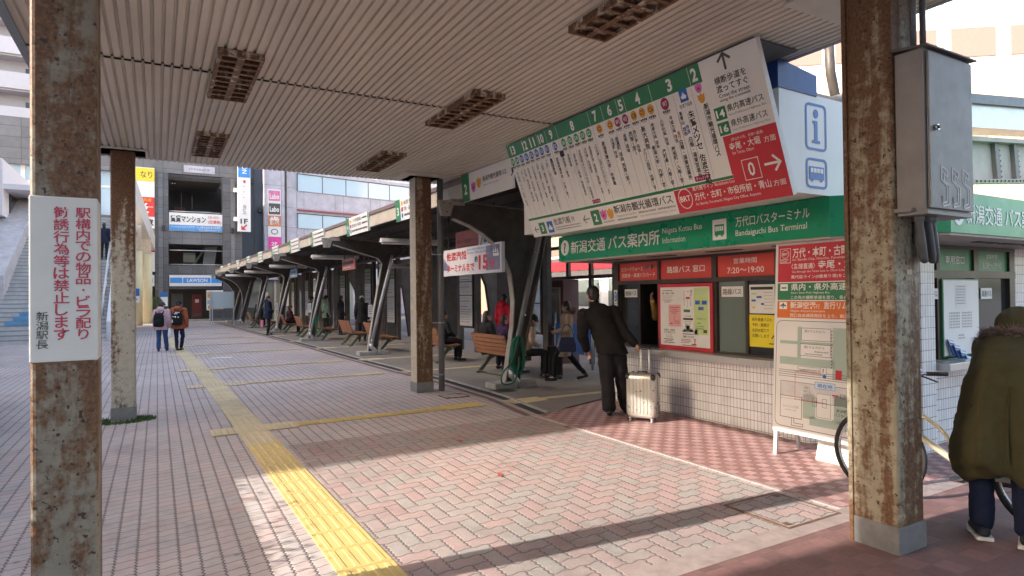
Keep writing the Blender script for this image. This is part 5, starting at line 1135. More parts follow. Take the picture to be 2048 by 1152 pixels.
# bus beyond
bus = thing('bus', 'white and red bus standing in the bay behind the walking woman', 'bus', (14.0, 14, 0))
BW = pm('bus_white', (.74, .74, .73), .3, var=.03); BRED = pm('bus_red', (.50, .03, .04), .35, var=.08)
mb = MB(); mb.box(12.800, 15.200, 9.5, 19.5, .35, 2.05, BW); mb.box(12.800, 15.200, 9.5, 19.5, 2.05, 3.0, pm('bus_roof_band', (.10, .09, .09), .4)); mb.build('body', bus, bevel=.08)
mb = MB(); mb.box(12.770, 12.798, 9.6, 19.4, 2.45, 2.8, BRED); mb.build('roof_stripe', bus); mb = MB(); mb.box(12.770, 12.798, 9.6, 19.4, .95, 1.05, BLUE2); mb.build('side_stripe', bus)
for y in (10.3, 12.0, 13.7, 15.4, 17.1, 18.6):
    mb = MB(); mb.box(12.775, 12.799, y-.62, y+.62, 1.2, 2.1, pm('bus_window', (.14, .16, .15), .1, 0, var=.3, scale=1.2, spec=.9)); w1 = mb.build('window', bus); mb = MB()  # glass colour lightened to stand in for reflections
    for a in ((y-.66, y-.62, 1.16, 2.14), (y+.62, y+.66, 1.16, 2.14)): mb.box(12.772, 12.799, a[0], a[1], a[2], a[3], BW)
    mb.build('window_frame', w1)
for y in (11, 17.6):
    mb = MB(); mb.cyl((12.750, y, .48), (13.050, y, .48), .48, RUBBER, n=24); mb.cyl((12.740, y, .48), (12.750, y, .48), .27, GALV, n=20); mb.build('wheel', bus)
# shop front across the road
sh = thing('shop_building', 'brown shop building with white EL Dorado lettering and a red awning across the bus road', 'building', (24, 26, 0))
mb = MB(); mb.box(24, 34, 8, 60, 0, 9, pm('shop_brown', (.30, .22, .17), .6, var=.15)); mb.build('wall', sh)
mb = MB(); mb.box(23.4, 24, 18, 42, 2.7, 3.28, BRED); mb.build('awning', sh)
f = Face((23.95, 38, 3.3), (0, -1, 0), (0, 0, 1), .01); mb = MB(); f.rect(mb, 0, 16, .05, 1.5, pm('shop_fascia_brown', (.16, .12, .10), .6), .004); f.text(mb, 'EL Dorado', 1.2, .36, .5, WL, w=4.4, align='l', bold=.02, d=.02); mb.build('lettering', sh)
mb = MB()
for y in range(10, 58, 4): mb.box(23.95, 23.99, y, y+3, 5.6, 7.4, DGLASS)
mb.build('window', sh)
# far shelter, glass screens
t = thing('glass_screen', 'frosted glass screen with steel posts at the far end of the terminal', 'screen', (3.6, 42, 0))
for x0, x1, y in ((2.75, 4.05, 41.2), (4.75, 6.0, 42.5)):
    mb = MB(); mb.box(x0, x1, y, y+.03, 1.0, 2.0, FROST); mb.build('upper_panel', t); mb = MB(); mb.box(x0, x1, y, y+.03, .25, .98, glass_mat('clear_panel', (.16, .17, .17), .1, .45) if x0 < 3 else GLASSG); mb.build('lower_panel', t)
    for x in (x0, x1, x0+.12):
        mb = MB(); mb.box(x-.03, x+.03, y-.03, y+.06, 0, 2.03, GALV); mb.build('post', t)
t = thing('waiting_shelter', 'pale green waiting shelter with whiteboards at the far end under the roof', 'shelter', (7, 47, 0))
mb = MB(); mb.box(5.2, 13, 47.2, 47.4, 0, 2.9, pm('pale_green_wall', (.26, .30, .26), .6, var=.06)); mb.build('wall', t)
mb = MB(); mb.box(5.0, 13.4, 46.9, 47.8, 2.9, 3.4, PANELW); mb.build('header', t)
for x in (5.3, 7.3, 9.3, 11.3): MB().box(x, x+.14, 47.1, 47.2, 0, 2.9, CREAM).build('post', t)
for x in (5.7, 7.8, 9.9): MB().box(x, x+1.2, 47.15, 47.199, 1.0, 2.0, WHITE).build('whiteboard', t)
# ================================================================ BACKGROUND BUILDINGS
gb = thing('granite_building', 'dark granite building with open balconies and a blue and white convenience store band', 'building', (2.4, 53, 0))
mb = MB()
mb.box(-1.9, 5.5, 50.0, 50.5, 10.5, 13.6, GRANITEB); mb.build('top_beam', gb)
for a, b in ((-.1, .72), (4.2, 5.5), (-1.9, -1.6)):
    MB().box(a, b, 49.9, 50.8, 0, 10.5, GRANITE).build('column', gb)
for a in (.1, 4.75): MB().box(a, a+.28, 49.86, 49.9, 0, 10.4, GRANITEB).build('pilaster', gb)
mb = MB(); mb.box(.72, 4.2, 50.05, 50.7, 5.5, 6.5, GRANITEB); mb.box(.72, 4.2, 50.05, 50.7, 3.3, 4.0, GRANITE); mb.box(.72, 4.2, 50.05, 50.7, 2.3, 2.48, GRANITE); mb.build('spandrel', gb)
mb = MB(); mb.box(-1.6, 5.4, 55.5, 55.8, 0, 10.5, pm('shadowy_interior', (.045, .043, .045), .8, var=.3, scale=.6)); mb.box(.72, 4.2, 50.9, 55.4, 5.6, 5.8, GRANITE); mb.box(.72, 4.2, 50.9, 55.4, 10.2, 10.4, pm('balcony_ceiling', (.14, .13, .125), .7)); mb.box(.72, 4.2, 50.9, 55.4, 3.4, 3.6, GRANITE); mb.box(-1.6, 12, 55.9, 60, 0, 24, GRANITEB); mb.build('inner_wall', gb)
mb = MB(); mb.box(1.2, 2.0, 55.3, 55.45, 5.9, 8.8, pm('maroon_door', (.14, .03, .04), .5)); mb.box(2.6, 3.9, 55.3, 55.45, 5.9, 8.6, DGLASS); mb.box(1.6, 1.66, 53, 53.06, 5.8, 9.6, DARKST); mb.box(2.3, 2.4, 53, 53.1, 5.8, 9.4, BLACK); mb.build('balcony_door', gb)
mb = MB()
for z in (5.05, 7.82): mb.cyl((.75, 49.98, z), (4.18, 49.98, z), .035, GALV)
mb.cyl((.75, 49.98, 4.05), (4.18, 49.98, 4.05), .03, GALV)
mb.build('handrail', gb)
# staircase seen inside the lower balcony
mb = MB()
mb.hexa([(2.0, 52.2, 3.6), (2.15, 52.2, 3.6), (3.3, 52.2, 5.5), (3.15, 52.2, 5.5), (2.0, 53.4, 3.6), (2.15, 53.4, 3.6), (3.3, 53.4, 5.5), (3.15, 53.4, 5.5)], GRANITEB)
mb.hexa([(2.9, 51.6, 3.6), (3.7, 51.6, 3.6), (3.95, 51.6, 5.5), (3.15, 51.6, 5.5), (2.9, 51.8, 3.6), (3.7, 51.8, 3.6), (3.95, 51.8, 5.5), (3.15, 51.8, 5.5)], pm('stair_soffit', (.28, .27, .255), .7)); mb.box(1.7, 2.5, 52, 52.1, 4.3, 5.0, DGLASS); mb.build('inner_stair', gb)
mb = MB()
for x in (1.0, 1.15): mb.cyl((x, 51.5, 10.0), (x, 51.5, 10.06), .05, TUBE)
mb.build('downlight', gb)
f = Face((.72, 49.93, 6.42), (1, 0, 0), (0, 0, 1), .02); mb = MB(); mb.box(.76, 4.18, 49.94, 50.0, 6.42, 7.72, WHITE); bn = mb.build('rental_banner', gb); mb = MB()
f.rect(mb, .06, 3.44, .02, .44, pm('banner_blue', (.08, .28, .60), .4), .014); f.text(mb, '賃貸マンション', 1.25, .87, .5, BLACK, w=2.25, bold=.02); f.text(mb, '家賃1.4万円〜', 2.9, 1.06, .2, RED, w=.8); f.text(mb, '(空室有)', 2.95, .72, .3, RED, w=.85, bold=.01); f.text(mb, 'インベックスビジネスサービス株式会社 新潟営業所', 1.75, .31, .18, WL, w=3.2, d=.025); f.text(mb, 'TEL 025(246)7171', 2.6, .11, .11, WL, w=1.4, d=.025); mb.build('lettering', bn)
mb = MB(); mb.box(.76, 4.1, 49.8, 50.04, 2.5, 3.28, WHITE); sb = mb.build('store_band', gb); mb = MB(); f = Face((.76, 49.79, 2.5), (1, 0, 0), (0, 0, 1), .01)
LB = pm('store_blue', (.05, .27, .70), .35); 
for a, b in ((.03, .80), (.86, 2.6), (2.66, 3.3)): f.rect(mb, a, b, .22, .60, LB, .004)
f.text(mb, 'LAWSON', 1.75, .41, .25, WL, w=1.3, bold=.02, d=.012); mb.build('lettering', sb)
mb = MB(); mb.box(-1.55, -.15, 49.8, 50.04, 2.5, 3.28, WHITE); mb.box(-1.5, -.25, 49.78, 49.799, 2.72, 3.1, LB); mb.build('store_band', gb)
mb = MB(); f = Face((3.1, 49.85, .75), (1, 0, 0), (0, 0, 1), .01); mb.box(3.1, 4.2, 49.87, 49.9, .75, 2.2, WHITE)
for a, m in (((.05, .5, .85, 1.3), AMBER), ((.6, 1.05, .85, 1.3), RED), ((.05, .5, .45, .75), pm('poster_grey', (.4, .4, .42), .5)), ((.1, 1.0, .08, .35), AMBER)): f.rect(mb, *a, m, -.01)
f.text(mb, 'L', .82, 1.07, .2, WL, bold=.02, d=0); f.scribble(mb, .1, .5, 1.05, .06, BLACK); f.scribble(mb, .15, .9, .2, .06, CRIM); f.scribble(mb, .6, 1.0, .6, .05, BLUE); mb.build('poster_panel', gb)
mb = MB(); mb.box(.72, 4.2, 50.3, 50.32, 0, .05, CONC); mb.box(.3, 4.6, 49.4, 49.9, 0, .12, CONC); mb.build('step', gb)
mb = MB(); mb.box(2.3, 2.95, 52.6, 53.2, .12, 1.9, pm('vending_red', (.17, .018, .022), .4)); mb.box(.95, 1.7, 52.8, 53.2, .12, 2.0, pm('vending_dark', (.10, .10, .11), .4)); mb.box(2.5, 2.75, 52.58, 52.595, 1.3, 1.55, WHITE); mb.box(2.35, 2.9, 52.585, 52.597, .25, .5, DGREY); tag(mb.build('vending_machine'), 'dim red vending machine inside the convenience store entrance', 'vending machine')
# white name plate, CCTV
f = Face((1.7, 49.95, 10.65), (1, 0, 0), (0, 0, 1), .02); mb = MB(); f.rect(mb, 0, 2.0, 0, .5, PANELW, .01); f.scribble(mb, .3, 1.7, .25, .2, MGREY); mb.build('name_plate', gb)
mb = MB()
for x in (.42, 4.85): mb.box(x-.1, x+.1, 49.7, 49.86, 6.4, 6.75, BLKPL)
mb.build('wall_lamp', gb)
# sign tower on the granite building
st_ = thing('sign_tower', 'tall stack of yellow, red and white shop signs on the granite building', 'sign', (-.85, 49.6, 7)); f = Face((-1.6, 49.6, 4.3), (1, 0, 0), (0, 0, 1), .02)
mb = MB(); mb.box(-1.62, -.12, 49.62, 49.9, 3.5, 10.7, WHITE); mb.build('case', st_)
FRED = pm('shop_red', (.60, .04, .03), .4); FYEL = pm('shop_yellow', (.80, .60, .05), .4)
mb = MB(); 
for a, m in (((.02, 1.48, 5.45, 6.35), FYEL), ((.02, 1.48, 3.0, 4.35), FRED), ((.02, 1.48, 1.35, 2.2), pm('shop_photo', (.30, .24, .18), .5, var=.4, scale=2)), ((.02, 1.48, .55, 1.3), FRED)): f.rect(mb, *a, m, .01)
f.text(mb, 'なり', 1.0, 5.9, .45, BLACK, w=.7); f.text(mb, '居酒屋', .9, 4.15, .22, AMBER, w=.8); f.text(mb, '炎', .75, 3.6, .75, WL, w=.8, bold=.03); f.text(mb, 'し家', 1.05, 2.6, .5, BLACK, w=.75, bold=.03); f.text(mb, 'り', 1.1, .9, .5, BLACK, w=.35, bold=.03); f.text(mb, 'オ', 1.1, .15, .45, BLACK, w=.4); f.text(mb, '天', 1.1, -.45, .45, BLACK, w=.45); f.line(mb, (.1, 3.67), (1.4, 3.67), .03, WL, .03)
mb.build('lettering', st_)
# blade sign
bs = thing('blade_sign', 'tall vertical blue and white store sign reading LAWSON with a red arrow', 'sign', (5.6, 49, 9)); mb = MB(); mb.box(5.12, 5.98, 48.9, 49.1, 6.45, 12.6, WHITE); mb.build('panel', bs)
mb = MB()
for z in (7.2, 9.3, 11.3): mb.box(4.85, 5.12, 48.95, 49.05, z, z+.3, WHITE); mb.box(4.9, 5.0, 49.05, 49.9, z+.1, z+.2, GALV)
mb.build('bracket', bs)
f = Face((5.12, 48.89, 6.45), (1, 0, 0), (0, 0, 1), .01); mb = MB(); f.rect(mb, .04, .82, 3.95, 6.1, LB, .004)
g = Face(f.p(.45, 5.9), (0, 0, -1), (1, 0, 0), .012); g.n = f.n; g.text(mb, 'LAWSON', .85, 0, .34, WL, w=1.65, bold=.02); f.rect(mb, .38, .52, 3.55, 3.75, RED, .01)
f.vtext(mb, '当ビル', .45, 1.95, .24, DGREY, 1.0); f.text(mb, '1F', .42, .75, .36, BLACK, w=.5, bold=.02); f.line(mb, (.6, .5), (.3, .2), .1, RED, .01); f.poly(mb, [(.22, .45), (.22, .12), (.56, .12)], RED, .012)
for k in range(3): f.scribble(mb, .35, .5, 3.3-.4*k, .05, PINK)
mb.build('lettering', bs)
nb = thing('navy_building', 'narrow dark navy building between the granite block and the pale tower', 'building', (6.5, 54, 0)); mb = MB(); mb.box(5.5, 7.5, 52, 60, 0, 24, pm('navy_cladding', (.045, .055, .085), .4, var=.1, scale=.5)); mb.build('wall', nb); mb = MB(); mb.box(6.6, 6.66, 51.96, 52, 0, 24, DARKST); mb.box(6.2, 6.5, 51.7, 52, 10.5, 10.9, BLKPL); mb.box(6.9, 7.2, 51.7, 52, 8.3, 8.6, BLKPL); mb.build('trim', nb)
# pale tower with vertical signs
pt = thing('pale_tower', 'pale lilac tower carrying pink and orange clinic signs', 'building', (7.9, 54, 0)); mb = MB(); mb.box(7.25, 8.75, 51.2, 60, 0, 24, PANELW); mb.build('wall', pt); mb = MB(); mb.box(8.75, 8.95, 51.4, 60, 0, 24, DARKST); mb.build('joint', pt)
f = Face((7.55, 51.18, 0), (1, 0, 0), (0, 0, 1), .01); mb = MB(); HP = pm('hot_pink', (.72, .05, .32), .4)
mb.box(7.5, 8.45, 51.1, 51.19, 4.2, 10.05, WHITE); cs = mb.build('sign_stack', pt); f = Face((7.5, 51.09, 0), (1, 0, 0), (0, 0, 1), .01); mb = MB()
f.rect(mb, .05, .9, 9.15, 9.95, pm('labo_pink', (.70, .2, .4), .4), .004); f.text(mb, 'Labo', .47, 9.5, .42, WL, w=.7, bold=.03, d=.012); f.rect(mb, .05, .9, 8.1, 8.95, DGREY, .004); f.text(mb, 'Labo', .47, 8.5, .42, WL, w=.7, bold=.03, d=.012); f.rect(mb, .0, .95, 7.15, 8.0, pm('dental_orange', (.65, .22, .1), .4), .004); f.text(mb, '歯', .47, 7.58, .7, WL, w=.7, bold=.03, d=.012); f.disc(mb, .47, 6.75, .26, DGREY, .006, ry=.22); f.disc(mb, .47, 6.75, .2, WHITE, .009, ry=.16)
f.rect(mb, 0, .95, 4.2, 6.35, HP, .004); f.text(mb, '2F', .45, 5.8, .28, WL, w=.42, bold=.02, d=.012); f.vtext(mb, '品川スキン', .62, 5.45, .4, WL, 1.05, .015); mb.build('lettering', cs)
# glass office building
go = thing('glass_office', 'pale office building with lilac panels and long reflecting window bands', 'building', (20, 58, 0)); ux, uy = .98, .2
def gbox(mb, s0, s1, z0, z1, d0, d1, m):
    o = Vector((9.0, 51.5, 0)); u = Vector((ux, uy, 0)).normalized(); n = Vector((-u.y, u.x, 0))
    P = [o+u*a+n*b for a, b in ((s0, d0), (s1, d0), (s1, d1), (s0, d1))]; mb.hexa([p+Vector((0, 0, z0)) for p in P]+[p+Vector((0, 0, z1)) for p in P], m)
mb = MB(); gbox(mb, 0, 28, 0, 11.9, .3, 12, PANELW); mb.build('wall', go)
for z0, z1 in ((2.6, 4.4), (7.2, 8.35), (10.2, 11.55)):
    mb = MB(); gbox(mb, .9, 27, z0, z1, .2, .299, SKYGLASS)
    w1 = mb.build('window', go); mb = MB()
    for k in range(13): gbox(mb, .9+k*2.1, .95+k*2.1, z0, z1, .18, .199, DARKST)
    gbox(mb, .9, 27, z1, z1+.06, .15, .3, DARKST); mb.build('mullion', w1)
mb = MB(); gbox(mb, .9, 27, 8.62, 8.72, .1, .3, pm('red_line', (.35, .06, .09), .4)); mb.build('red_band', go)
mb = MB()
for k in range(8):
    gbox(mb, .88+k*3.3, .91+k*3.3, 4.5, 7.1, .28, .299, MGREY); gbox(mb, .88+k*3.3, .91+k*3.3, 8.8, 10.1, .28, .299, MGREY)
mb.build('panel_joint', go)
# white building added behind to stand in for a reflection in the glass
wb = thing('reflection_office', 'white office building with rows of windows, added to imitate a reflection above the terminal roof', 'building', (38, 74, 0)); mb = MB(); mb.box(18, 60, 66, 80, 0, 17.2, WBLD); mb.build('wall', wb)
for z in (12.5, 14.8):
    for k in range(14):
        mb = MB(); mb.box(20+k*2.8, 21.6+k*2.8, 65.9, 65.99, z, z+1.3, SKYGLASS); mb.build('window', wb)
# right: bright office building across the street
ro = thing('bright_office', 'sunlit white office building with pinkish windows behind the electrical cabinet', 'building', (50, 22, 0)); CT = pm('ochre_mullion', (.62, .50, .36), .5); PW = pm('pink_blind', (.32, .205, .18), .4, var=.05)
o_ = Vector((40, 25, 0)); u = Vector((.80, -.60, 0)).normalized(); n = Vector((-u.y, u.x, 0))*1
def rbox(mb, s0, s1, z0, z1, d0, d1, m):
    P = [o_+u*a-n*b for a, b in ((s0, -d0), (s1, -d0), (s1, -d1), (s0, -d1))]; mb.hexa([p+Vector((0, 0, z0)) for p in P]+[p+Vector((0, 0, z1)) for p in P], m)
mb = MB(); rbox(mb, -6, 34, 0, 40, 0, 12, pm('bright_office_white', (.86, .85, .84), .5, var=.02)); mb.build('wall', ro)
for zi, z in enumerate((5.5, 9.3, 13.0, 16.9, 20.8, 24.5, 28.4)):
    for k in range(7):
        mb = MB(); rbox(mb, -4+k*3.6, -1.3+k*3.6, z, z+1.9, -.08, -.01, PW); mb.build('window', ro)
mb = MB()
for k in range(8): rbox(mb, -4.7+k*3.6, -4.55+k*3.6, 0, 40, -.12, -.01, CT)
mb.build('mullion', ro)
# riveted girder and metal fascia above the side window
rg = thing('riveted_girder', 'cream riveted steel girder with a grey metal roof edge behind the cabinet', 'girder', (9.5, 3.7, 3.2)); mb = MB()
def sl(x): return 2.86+(x-8.2)*.085
mb.hexa([(7.2, 3.68, sl(7.2)), (13, 3.68, sl(13)), (13, 3.8, sl(13)), (7.2, 3.8, sl(7.2)), (7.2, 3.68, sl(7.2)+.5), (13, 3.68, sl(13)+.5), (13, 3.8, sl(13)+.5), (7.2, 3.8, sl(7.2)+.5)], pm('girder_paint', (.44, .41, .37), .55, var=.1, grime=.35)); mb.build('web', rg)
mb = MB()
for z in (.0, .5): mb.beam((7.2, 3.63, sl(7.2)+z), (13, 3.63, sl(13)+z), .10, .05, pm('girder_flange', (.36, .33, .29), .5, var=.2, grime=.4))
for x in (9.0, 9.5, 11, 12.4): mb.beam((x, 3.655, sl(x)+.02), (x-.06, 3.655, sl(x)+.48), .05, .10, pm('girder_stiffener', (.16, .15, .145), .5))
mb.build('flange', rg); mb = MB()
for x in (9.0, 9.5, 11):
    for k in range(6):
        for s in (-.055, .02): mb.ell((x+.13+s-.06*k/6, 3.672, sl(x)+.08+k*.065), .015, .012, .015, DARKST, 8, 4)
for k in range(34): mb.ell((8.3+k*.1, 3.572, sl(8.3+k*.1)), .013, .01, .013, DARKST, 8, 4)
mb.build('rivets', rg)
MB().hexa([(7.2, 3.6, 3.40), (13, 3.6, 3.95), (13, 3.9, 3.95), (7.2, 3.9, 3.40), (7.2, 3.6, 3.66), (13, 3.6, 4.26), (13, 3.9, 4.26), (7.2, 3.9, 3.66)], STEEL).build('roof_edge', rg)
MB().hexa([(7.2, 3.55, 3.66), (13, 3.55, 4.26), (13, 3.95, 4.26), (7.2, 3.95, 3.66), (7.2, 3.55, 3.76), (13, 3.55, 4.4), (13, 3.95, 4.4), (7.2, 3.95, 3.76)], pm('roof_trim_dark', (.08, .085, .10), .4)).build('roof_trim', rg)
# steel brace and pipe beside the info panel
t = thing('steel_brace', 'dark steel beams and bent pipe between the blue trim and the speckled pillar', 'beam', (6, 4, 3.7)); mb = MB(); mb.beam((5.0, 4.2, 3.66), (7.2, 4.2, 3.45), .12, .34, pm('brace_steel', (.13, .12, .11), .5, var=.2)); mb.beam((5.1, 3.75, 3.42), (6.4, 3.75, 3.40), .1, .20, pm('brace_plate', (.22, .19, .165), .5, var=.2)); mb.build('beam', t)
mb = MB(); mb.tube([(5.45, 3.6, 3.38), (5.75, 3.62, 3.47), (6.3, 3.65, 3.6), (6.6, 3.7, 3.72)], .04, pm('brace_plate', (.22, .19, .165), .5), 10); mb.build('pipe', t)
mb = MB(); mb.tube([(6.25, 4.05, 4.4), (6.28, 4.05, 3.95), (6.36, 4.05, 3.7), (6.55, 4.05, 3.6)], .05, DARKST, 10); mb.build('cable', t)
# left: apartment block, station building, stairs
ab = thing('apartment_block', 'white apartment block with rows of balconies rising behind the station stairs', 'building', (-18, 64, 0)); APT = pm('apartment_white', (.60, .56, .58), .6, var=.04); mb = MB(); mb.box(-40, -7, 66, 80, 0, 48, APT); mb.build('wall', ab)
for k in range(9):
    z = 16.2+2.87*(k-1); mb = MB(); mb.box(-40, -6.7, 64.4, 64.6, z, z+1.35, pm('balcony_white', (.66, .63, .68), .55, var=.03)); mb.box(-40, -6.7, 64.6, 66, z-.15, z, APT); mb.build('balcony', ab)
    for x in (-9.6, -13.5, -18, -24):
        mb = MB(); mb.box(x, x+1.4, 65.9, 65.99, z+.3, z+2.2, DGLASS); mb.build('window', ab)
gw = thing('grey_link_building', 'grey station link building with tall blue windows behind the stairs', 'building', (-8, 51, 0)); mb = MB(); mb.box(-30, -1.9, 50.6, 55.4, 10.5, 13.5, GRANITEB); mb.box(-30, -1.9, 50.6, 55.4, 5.5, 7.4, GRANITE); mb.build('wall', gw); mb = MB(); mb.box(-30, -1.9, 51.2, 51.3, 7.4, 10.5, SKYGLASS); mb.build('window', gw)
mb = MB()
for x in (-2.4, -3.6, -5.6, -7.6, -9.6): mb.box(x-.12, x+.12, 51.1, 51.199, 7.4, 10.5, WHITE)
mb.box(-30, -1.9, 51.1, 51.199, 9.35, 9.5, WHITE); mb.build('window_bar', gw)
ss = thing('station_stairs', 'wide pale stone stairs with blue bands climbing to the station', 'stairs', (-4, 33, 0)); ST = pm('stair_stone', (.52, .505, .50), .8, var=.15, scale=3); SE = pm('stair_nosing', (.27, .26, .26), .8)
mb = MB(); NS = 36; ry, rz = .30, .165
for k in range(NS): mb.box(-9.5, -1.72, 28.4+k*ry, 28.4+NS*ry+2, k*rz, (k+1)*rz-.03, ST); mb.box(-9.5, -1.72, 28.385+k*ry, 28.4+k*ry+.31, (k+1)*rz-.03, (k+1)*rz, SE)
mb.box(-9.5, -1.0, 28.4+NS*ry, 50, NS*rz-.4, NS*rz, ST); mb.build('steps', ss)
mb = MB(); SBL = pm('stair_blue', (.12, .30, .50), .6)
for k, x in ((4, -4.95), (5, -4.75), (6, -4.6)):
    for q in (0,): mb.box(x, x+1.5, 28.37+k*ry, 28.384+k*ry, k*rz+.01, (k+1)*rz+.0, SBL)
mb.build('blue_bands', ss)
mb = MB(); mb.hexa([(-1.72, 28.9, 0), (-1.45, 28.9, 0), (-1.45, 39.2, 0), (-1.72, 39.2, 0), (-1.72, 28.9, .75), (-1.45, 28.9, .75), (-1.45, 39.2, 6.5), (-1.72, 39.2, 6.5)], pm('parapet_white', (.68, .66, .68), .6, var=.04)); mb.build('parapet', ss)
mb = MB(); mb.hexa([(-9.9, 31.2, 1.4), (-5.25, 31.2, 1.4), (-5.25, 41, 1.4), (-9.9, 41, 1.4), (-9.9, 31.2, 2.6), (-5.25, 31.2, 2.6), (-5.25, 41, 7.5), (-9.9, 41, 7.5)], pm('parapet_rough', (.52, .49, .50), .8, var=.15, scale=4, grime=.3)); mb.build('side_wall', ss)
mb = MB(); mb.tube([(-1.9, 28.6, .95), (-1.9, 39.2, 6.9)], .03, GALV); mb.tube([(-1.9, 28.6, .75), (-1.9, 39.2, 6.7)], .03, GALV)
for k in range(8): mb.cyl((-1.9, 28.7+k*1.5, k*1.5*.55), (-1.9, 28.7+k*1.5, .95+k*1.5*.56), .025, GALV)
mb.build('handrail', ss)
sw = thing('station_wall', 'white station building with a small canopy above the stairs', 'building', (-9, 38, 0)); mb = MB(); mb.hexa([(-14, 36, 5.5), (-6.1, 36, 5.5), (-6.1, 44, 5.5), (-14, 44, 5.5), (-14, 36, 8.6), (-6.1, 36, 8.1), (-6.1, 44, 8.1), (-14, 44, 8.6)], pm('station_white', (.70, .66, .68), .6, var=.03)); mb.build('wall', sw)
mb = MB(); mb.box(-6.1, -4.8, 36.3, 43, 6.75, 7.0, pm('station_white', (.70, .66, .68), .6)); mb.build('small_canopy', sw); mb = MB(); mb.box(-6.09, -6.05, 37.5, 42, 5.7, 6.7, DGLASS); mb.build('window', sw)
# yellow column canopy
yc = thing('stair_canopy', 'white sloping canopy on thick pale yellow columns beside the stairs', 'canopy', (-.8, 46, 0)); YC = pm('pale_yellow_column', (.66, .58, .36), .5, var=.05, scale=2); WT = pm('canopy_white', (.62, .60, .57), .5, var=.06, grime=.2)
for x, y in ((-1.12, 44.2), (-.62, 47.3), (-1.75, 44.2), (-1.35, 47.3)): MB().cyl((x, y, 0), (x, y, 4.55), .36, YC, n=24).build('column', yc)
mb = MB()
for x, y in ((-1.12, 44.2), (-.62, 47.3)): mb.box(x-.3, x+.3, y-.3, y+.3, 4.55, 6.1, pm('capital_tan', (.62, .52, .40), .6))
mb.build('capital', yc)
mb = MB(); mb.hexa([(-2.0, 42.5, 7.3), (-1.05, 42.5, 7.3), (-.1, 48.6, 4.9), (-1.6, 48.6, 4.9), (-2.0, 42.5, 8.7), (-1.05, 42.5, 8.7), (-.1, 48.6, 5.9), (-1.6, 48.6, 5.9)], WT); mb.build('roof_beam', yc)
f = Face((-1.42, 43.83, 1.5), (1, 0, 0), (0, 0, 1), .01); mb = MB(); f.rect(mb, .1, .5, .3, .75, BLUE, .005); f.rect(mb, .1, .5, -.1, .3, WHITE, .005); f.line(mb, (.2, .1), (.4, .1), .06, BLUE, .01); mb.build('wayfinding_plate', yc)
f = Face((.15, 49.85, 1.2), (1, 0, 0), (0, 0, 1), .01); mb = MB(); mb.box(.2, .65, 49.8, 49.85, 1.1, 2.05, WHITE); mb.box(.2, .65, 49.78, 49.799, 1.75, 2.05, BLUE); tag(mb.build('wall_notice'), 'small blue and white notice on the granite column behind the couple', 'notice')
mb = MB(); LEAFG = pm('shrub_leaf', (.07, .11, .03), .6, var=.4, scale=8)
sb_ = thing('shrub', 'small clipped green shrub at the foot of the yellow columns', 'shrub', (-.05, 48.6, 0))
for k in range(1500):
    d = Vector((random.gauss(0, 1), random.gauss(0, 1), random.gauss(0, 1))).normalized()*random.uniform(.55, 1)**.5
    p = Vector((-.05+d.x*.5, 48.6+d.y*.45, .95+d.z*.85)); a = Vector((random.gauss(0, 1), random.gauss(0, 1), random.gauss(0, 1))).normalized(); b = a.orthogonal().normalized()
    mb.add([p-a*.05, p+b*.03, p+a*.05, p-b*.03], [(0, 1, 2, 3)], LEAFG)
mb.build('crown', sb_); MB().cyl((-.05, 48.6, 0), (-.05, 48.6, .6), .05, pm('bark', (.08, .06, .04), .9)).build('trunk', sb_)
# unseen pale wing added to block and bounce sun; its gap lights the paving
sg = thing('sun_blocking_wing', 'unseen station wing shaped to block the sun, with a gap that lights the paving', 'building', (-12, 6, 0)); mb = MB(); SW = stone('blocker_cladding', (.62, .60, .59), 1.2, .8, .6, (0, 1), .05)
mb.box(-22, -9, 7.68, 41.5, 0, 11, SW); mb.box(-22, -9, -22, 3.45, 0, 11, SW); mb.build('wall', sg)
mb = MB()
for k in range(10): mb.box(-9.0, -8.97, 9.5+k*3, 11.5+k*3, 4.5, 7.5, DGLASS)
mb.build('window', sg)
hg = thing('sunblocker', 'added unseen leafy hedge in a concrete planter along the open side of the walkway', 'sunblocker', (-2.65, 5.5, 0))  # not seen; added so its shadow dims the paving left of the strip
MB().box(-3.0, -2.3, -2, 12.5, 0, .42, CONC).build('planter', hg, bevel=.01)
mb = MB(); mb.box(-2.9, -2.42, -1.95, 12.45, .42, 1.60, pm('sunblocker_core', (.03, .045, .015), .9))
for k in range(9000):
    p = Vector((random.uniform(-3.0, -2.3), random.uniform(-2, 12.5), random.uniform(.45, 1.80)))
    if -2.88 < p.x < -2.44 and p.z < 1.58: p.x = random.choice((-2.95, -2.36))+random.gauss(0, .03)
    a = Vector((random.gauss(0, 1), random.gauss(0, 1), random.gauss(0, 1))).normalized(); b = a.orthogonal().normalized(); mb.add([p-a*.03, p+b*.02, p+a*.03, p-b*.02], [(0, 1, 2, 3)], LEAFG)
mb.build('foliage', hg)
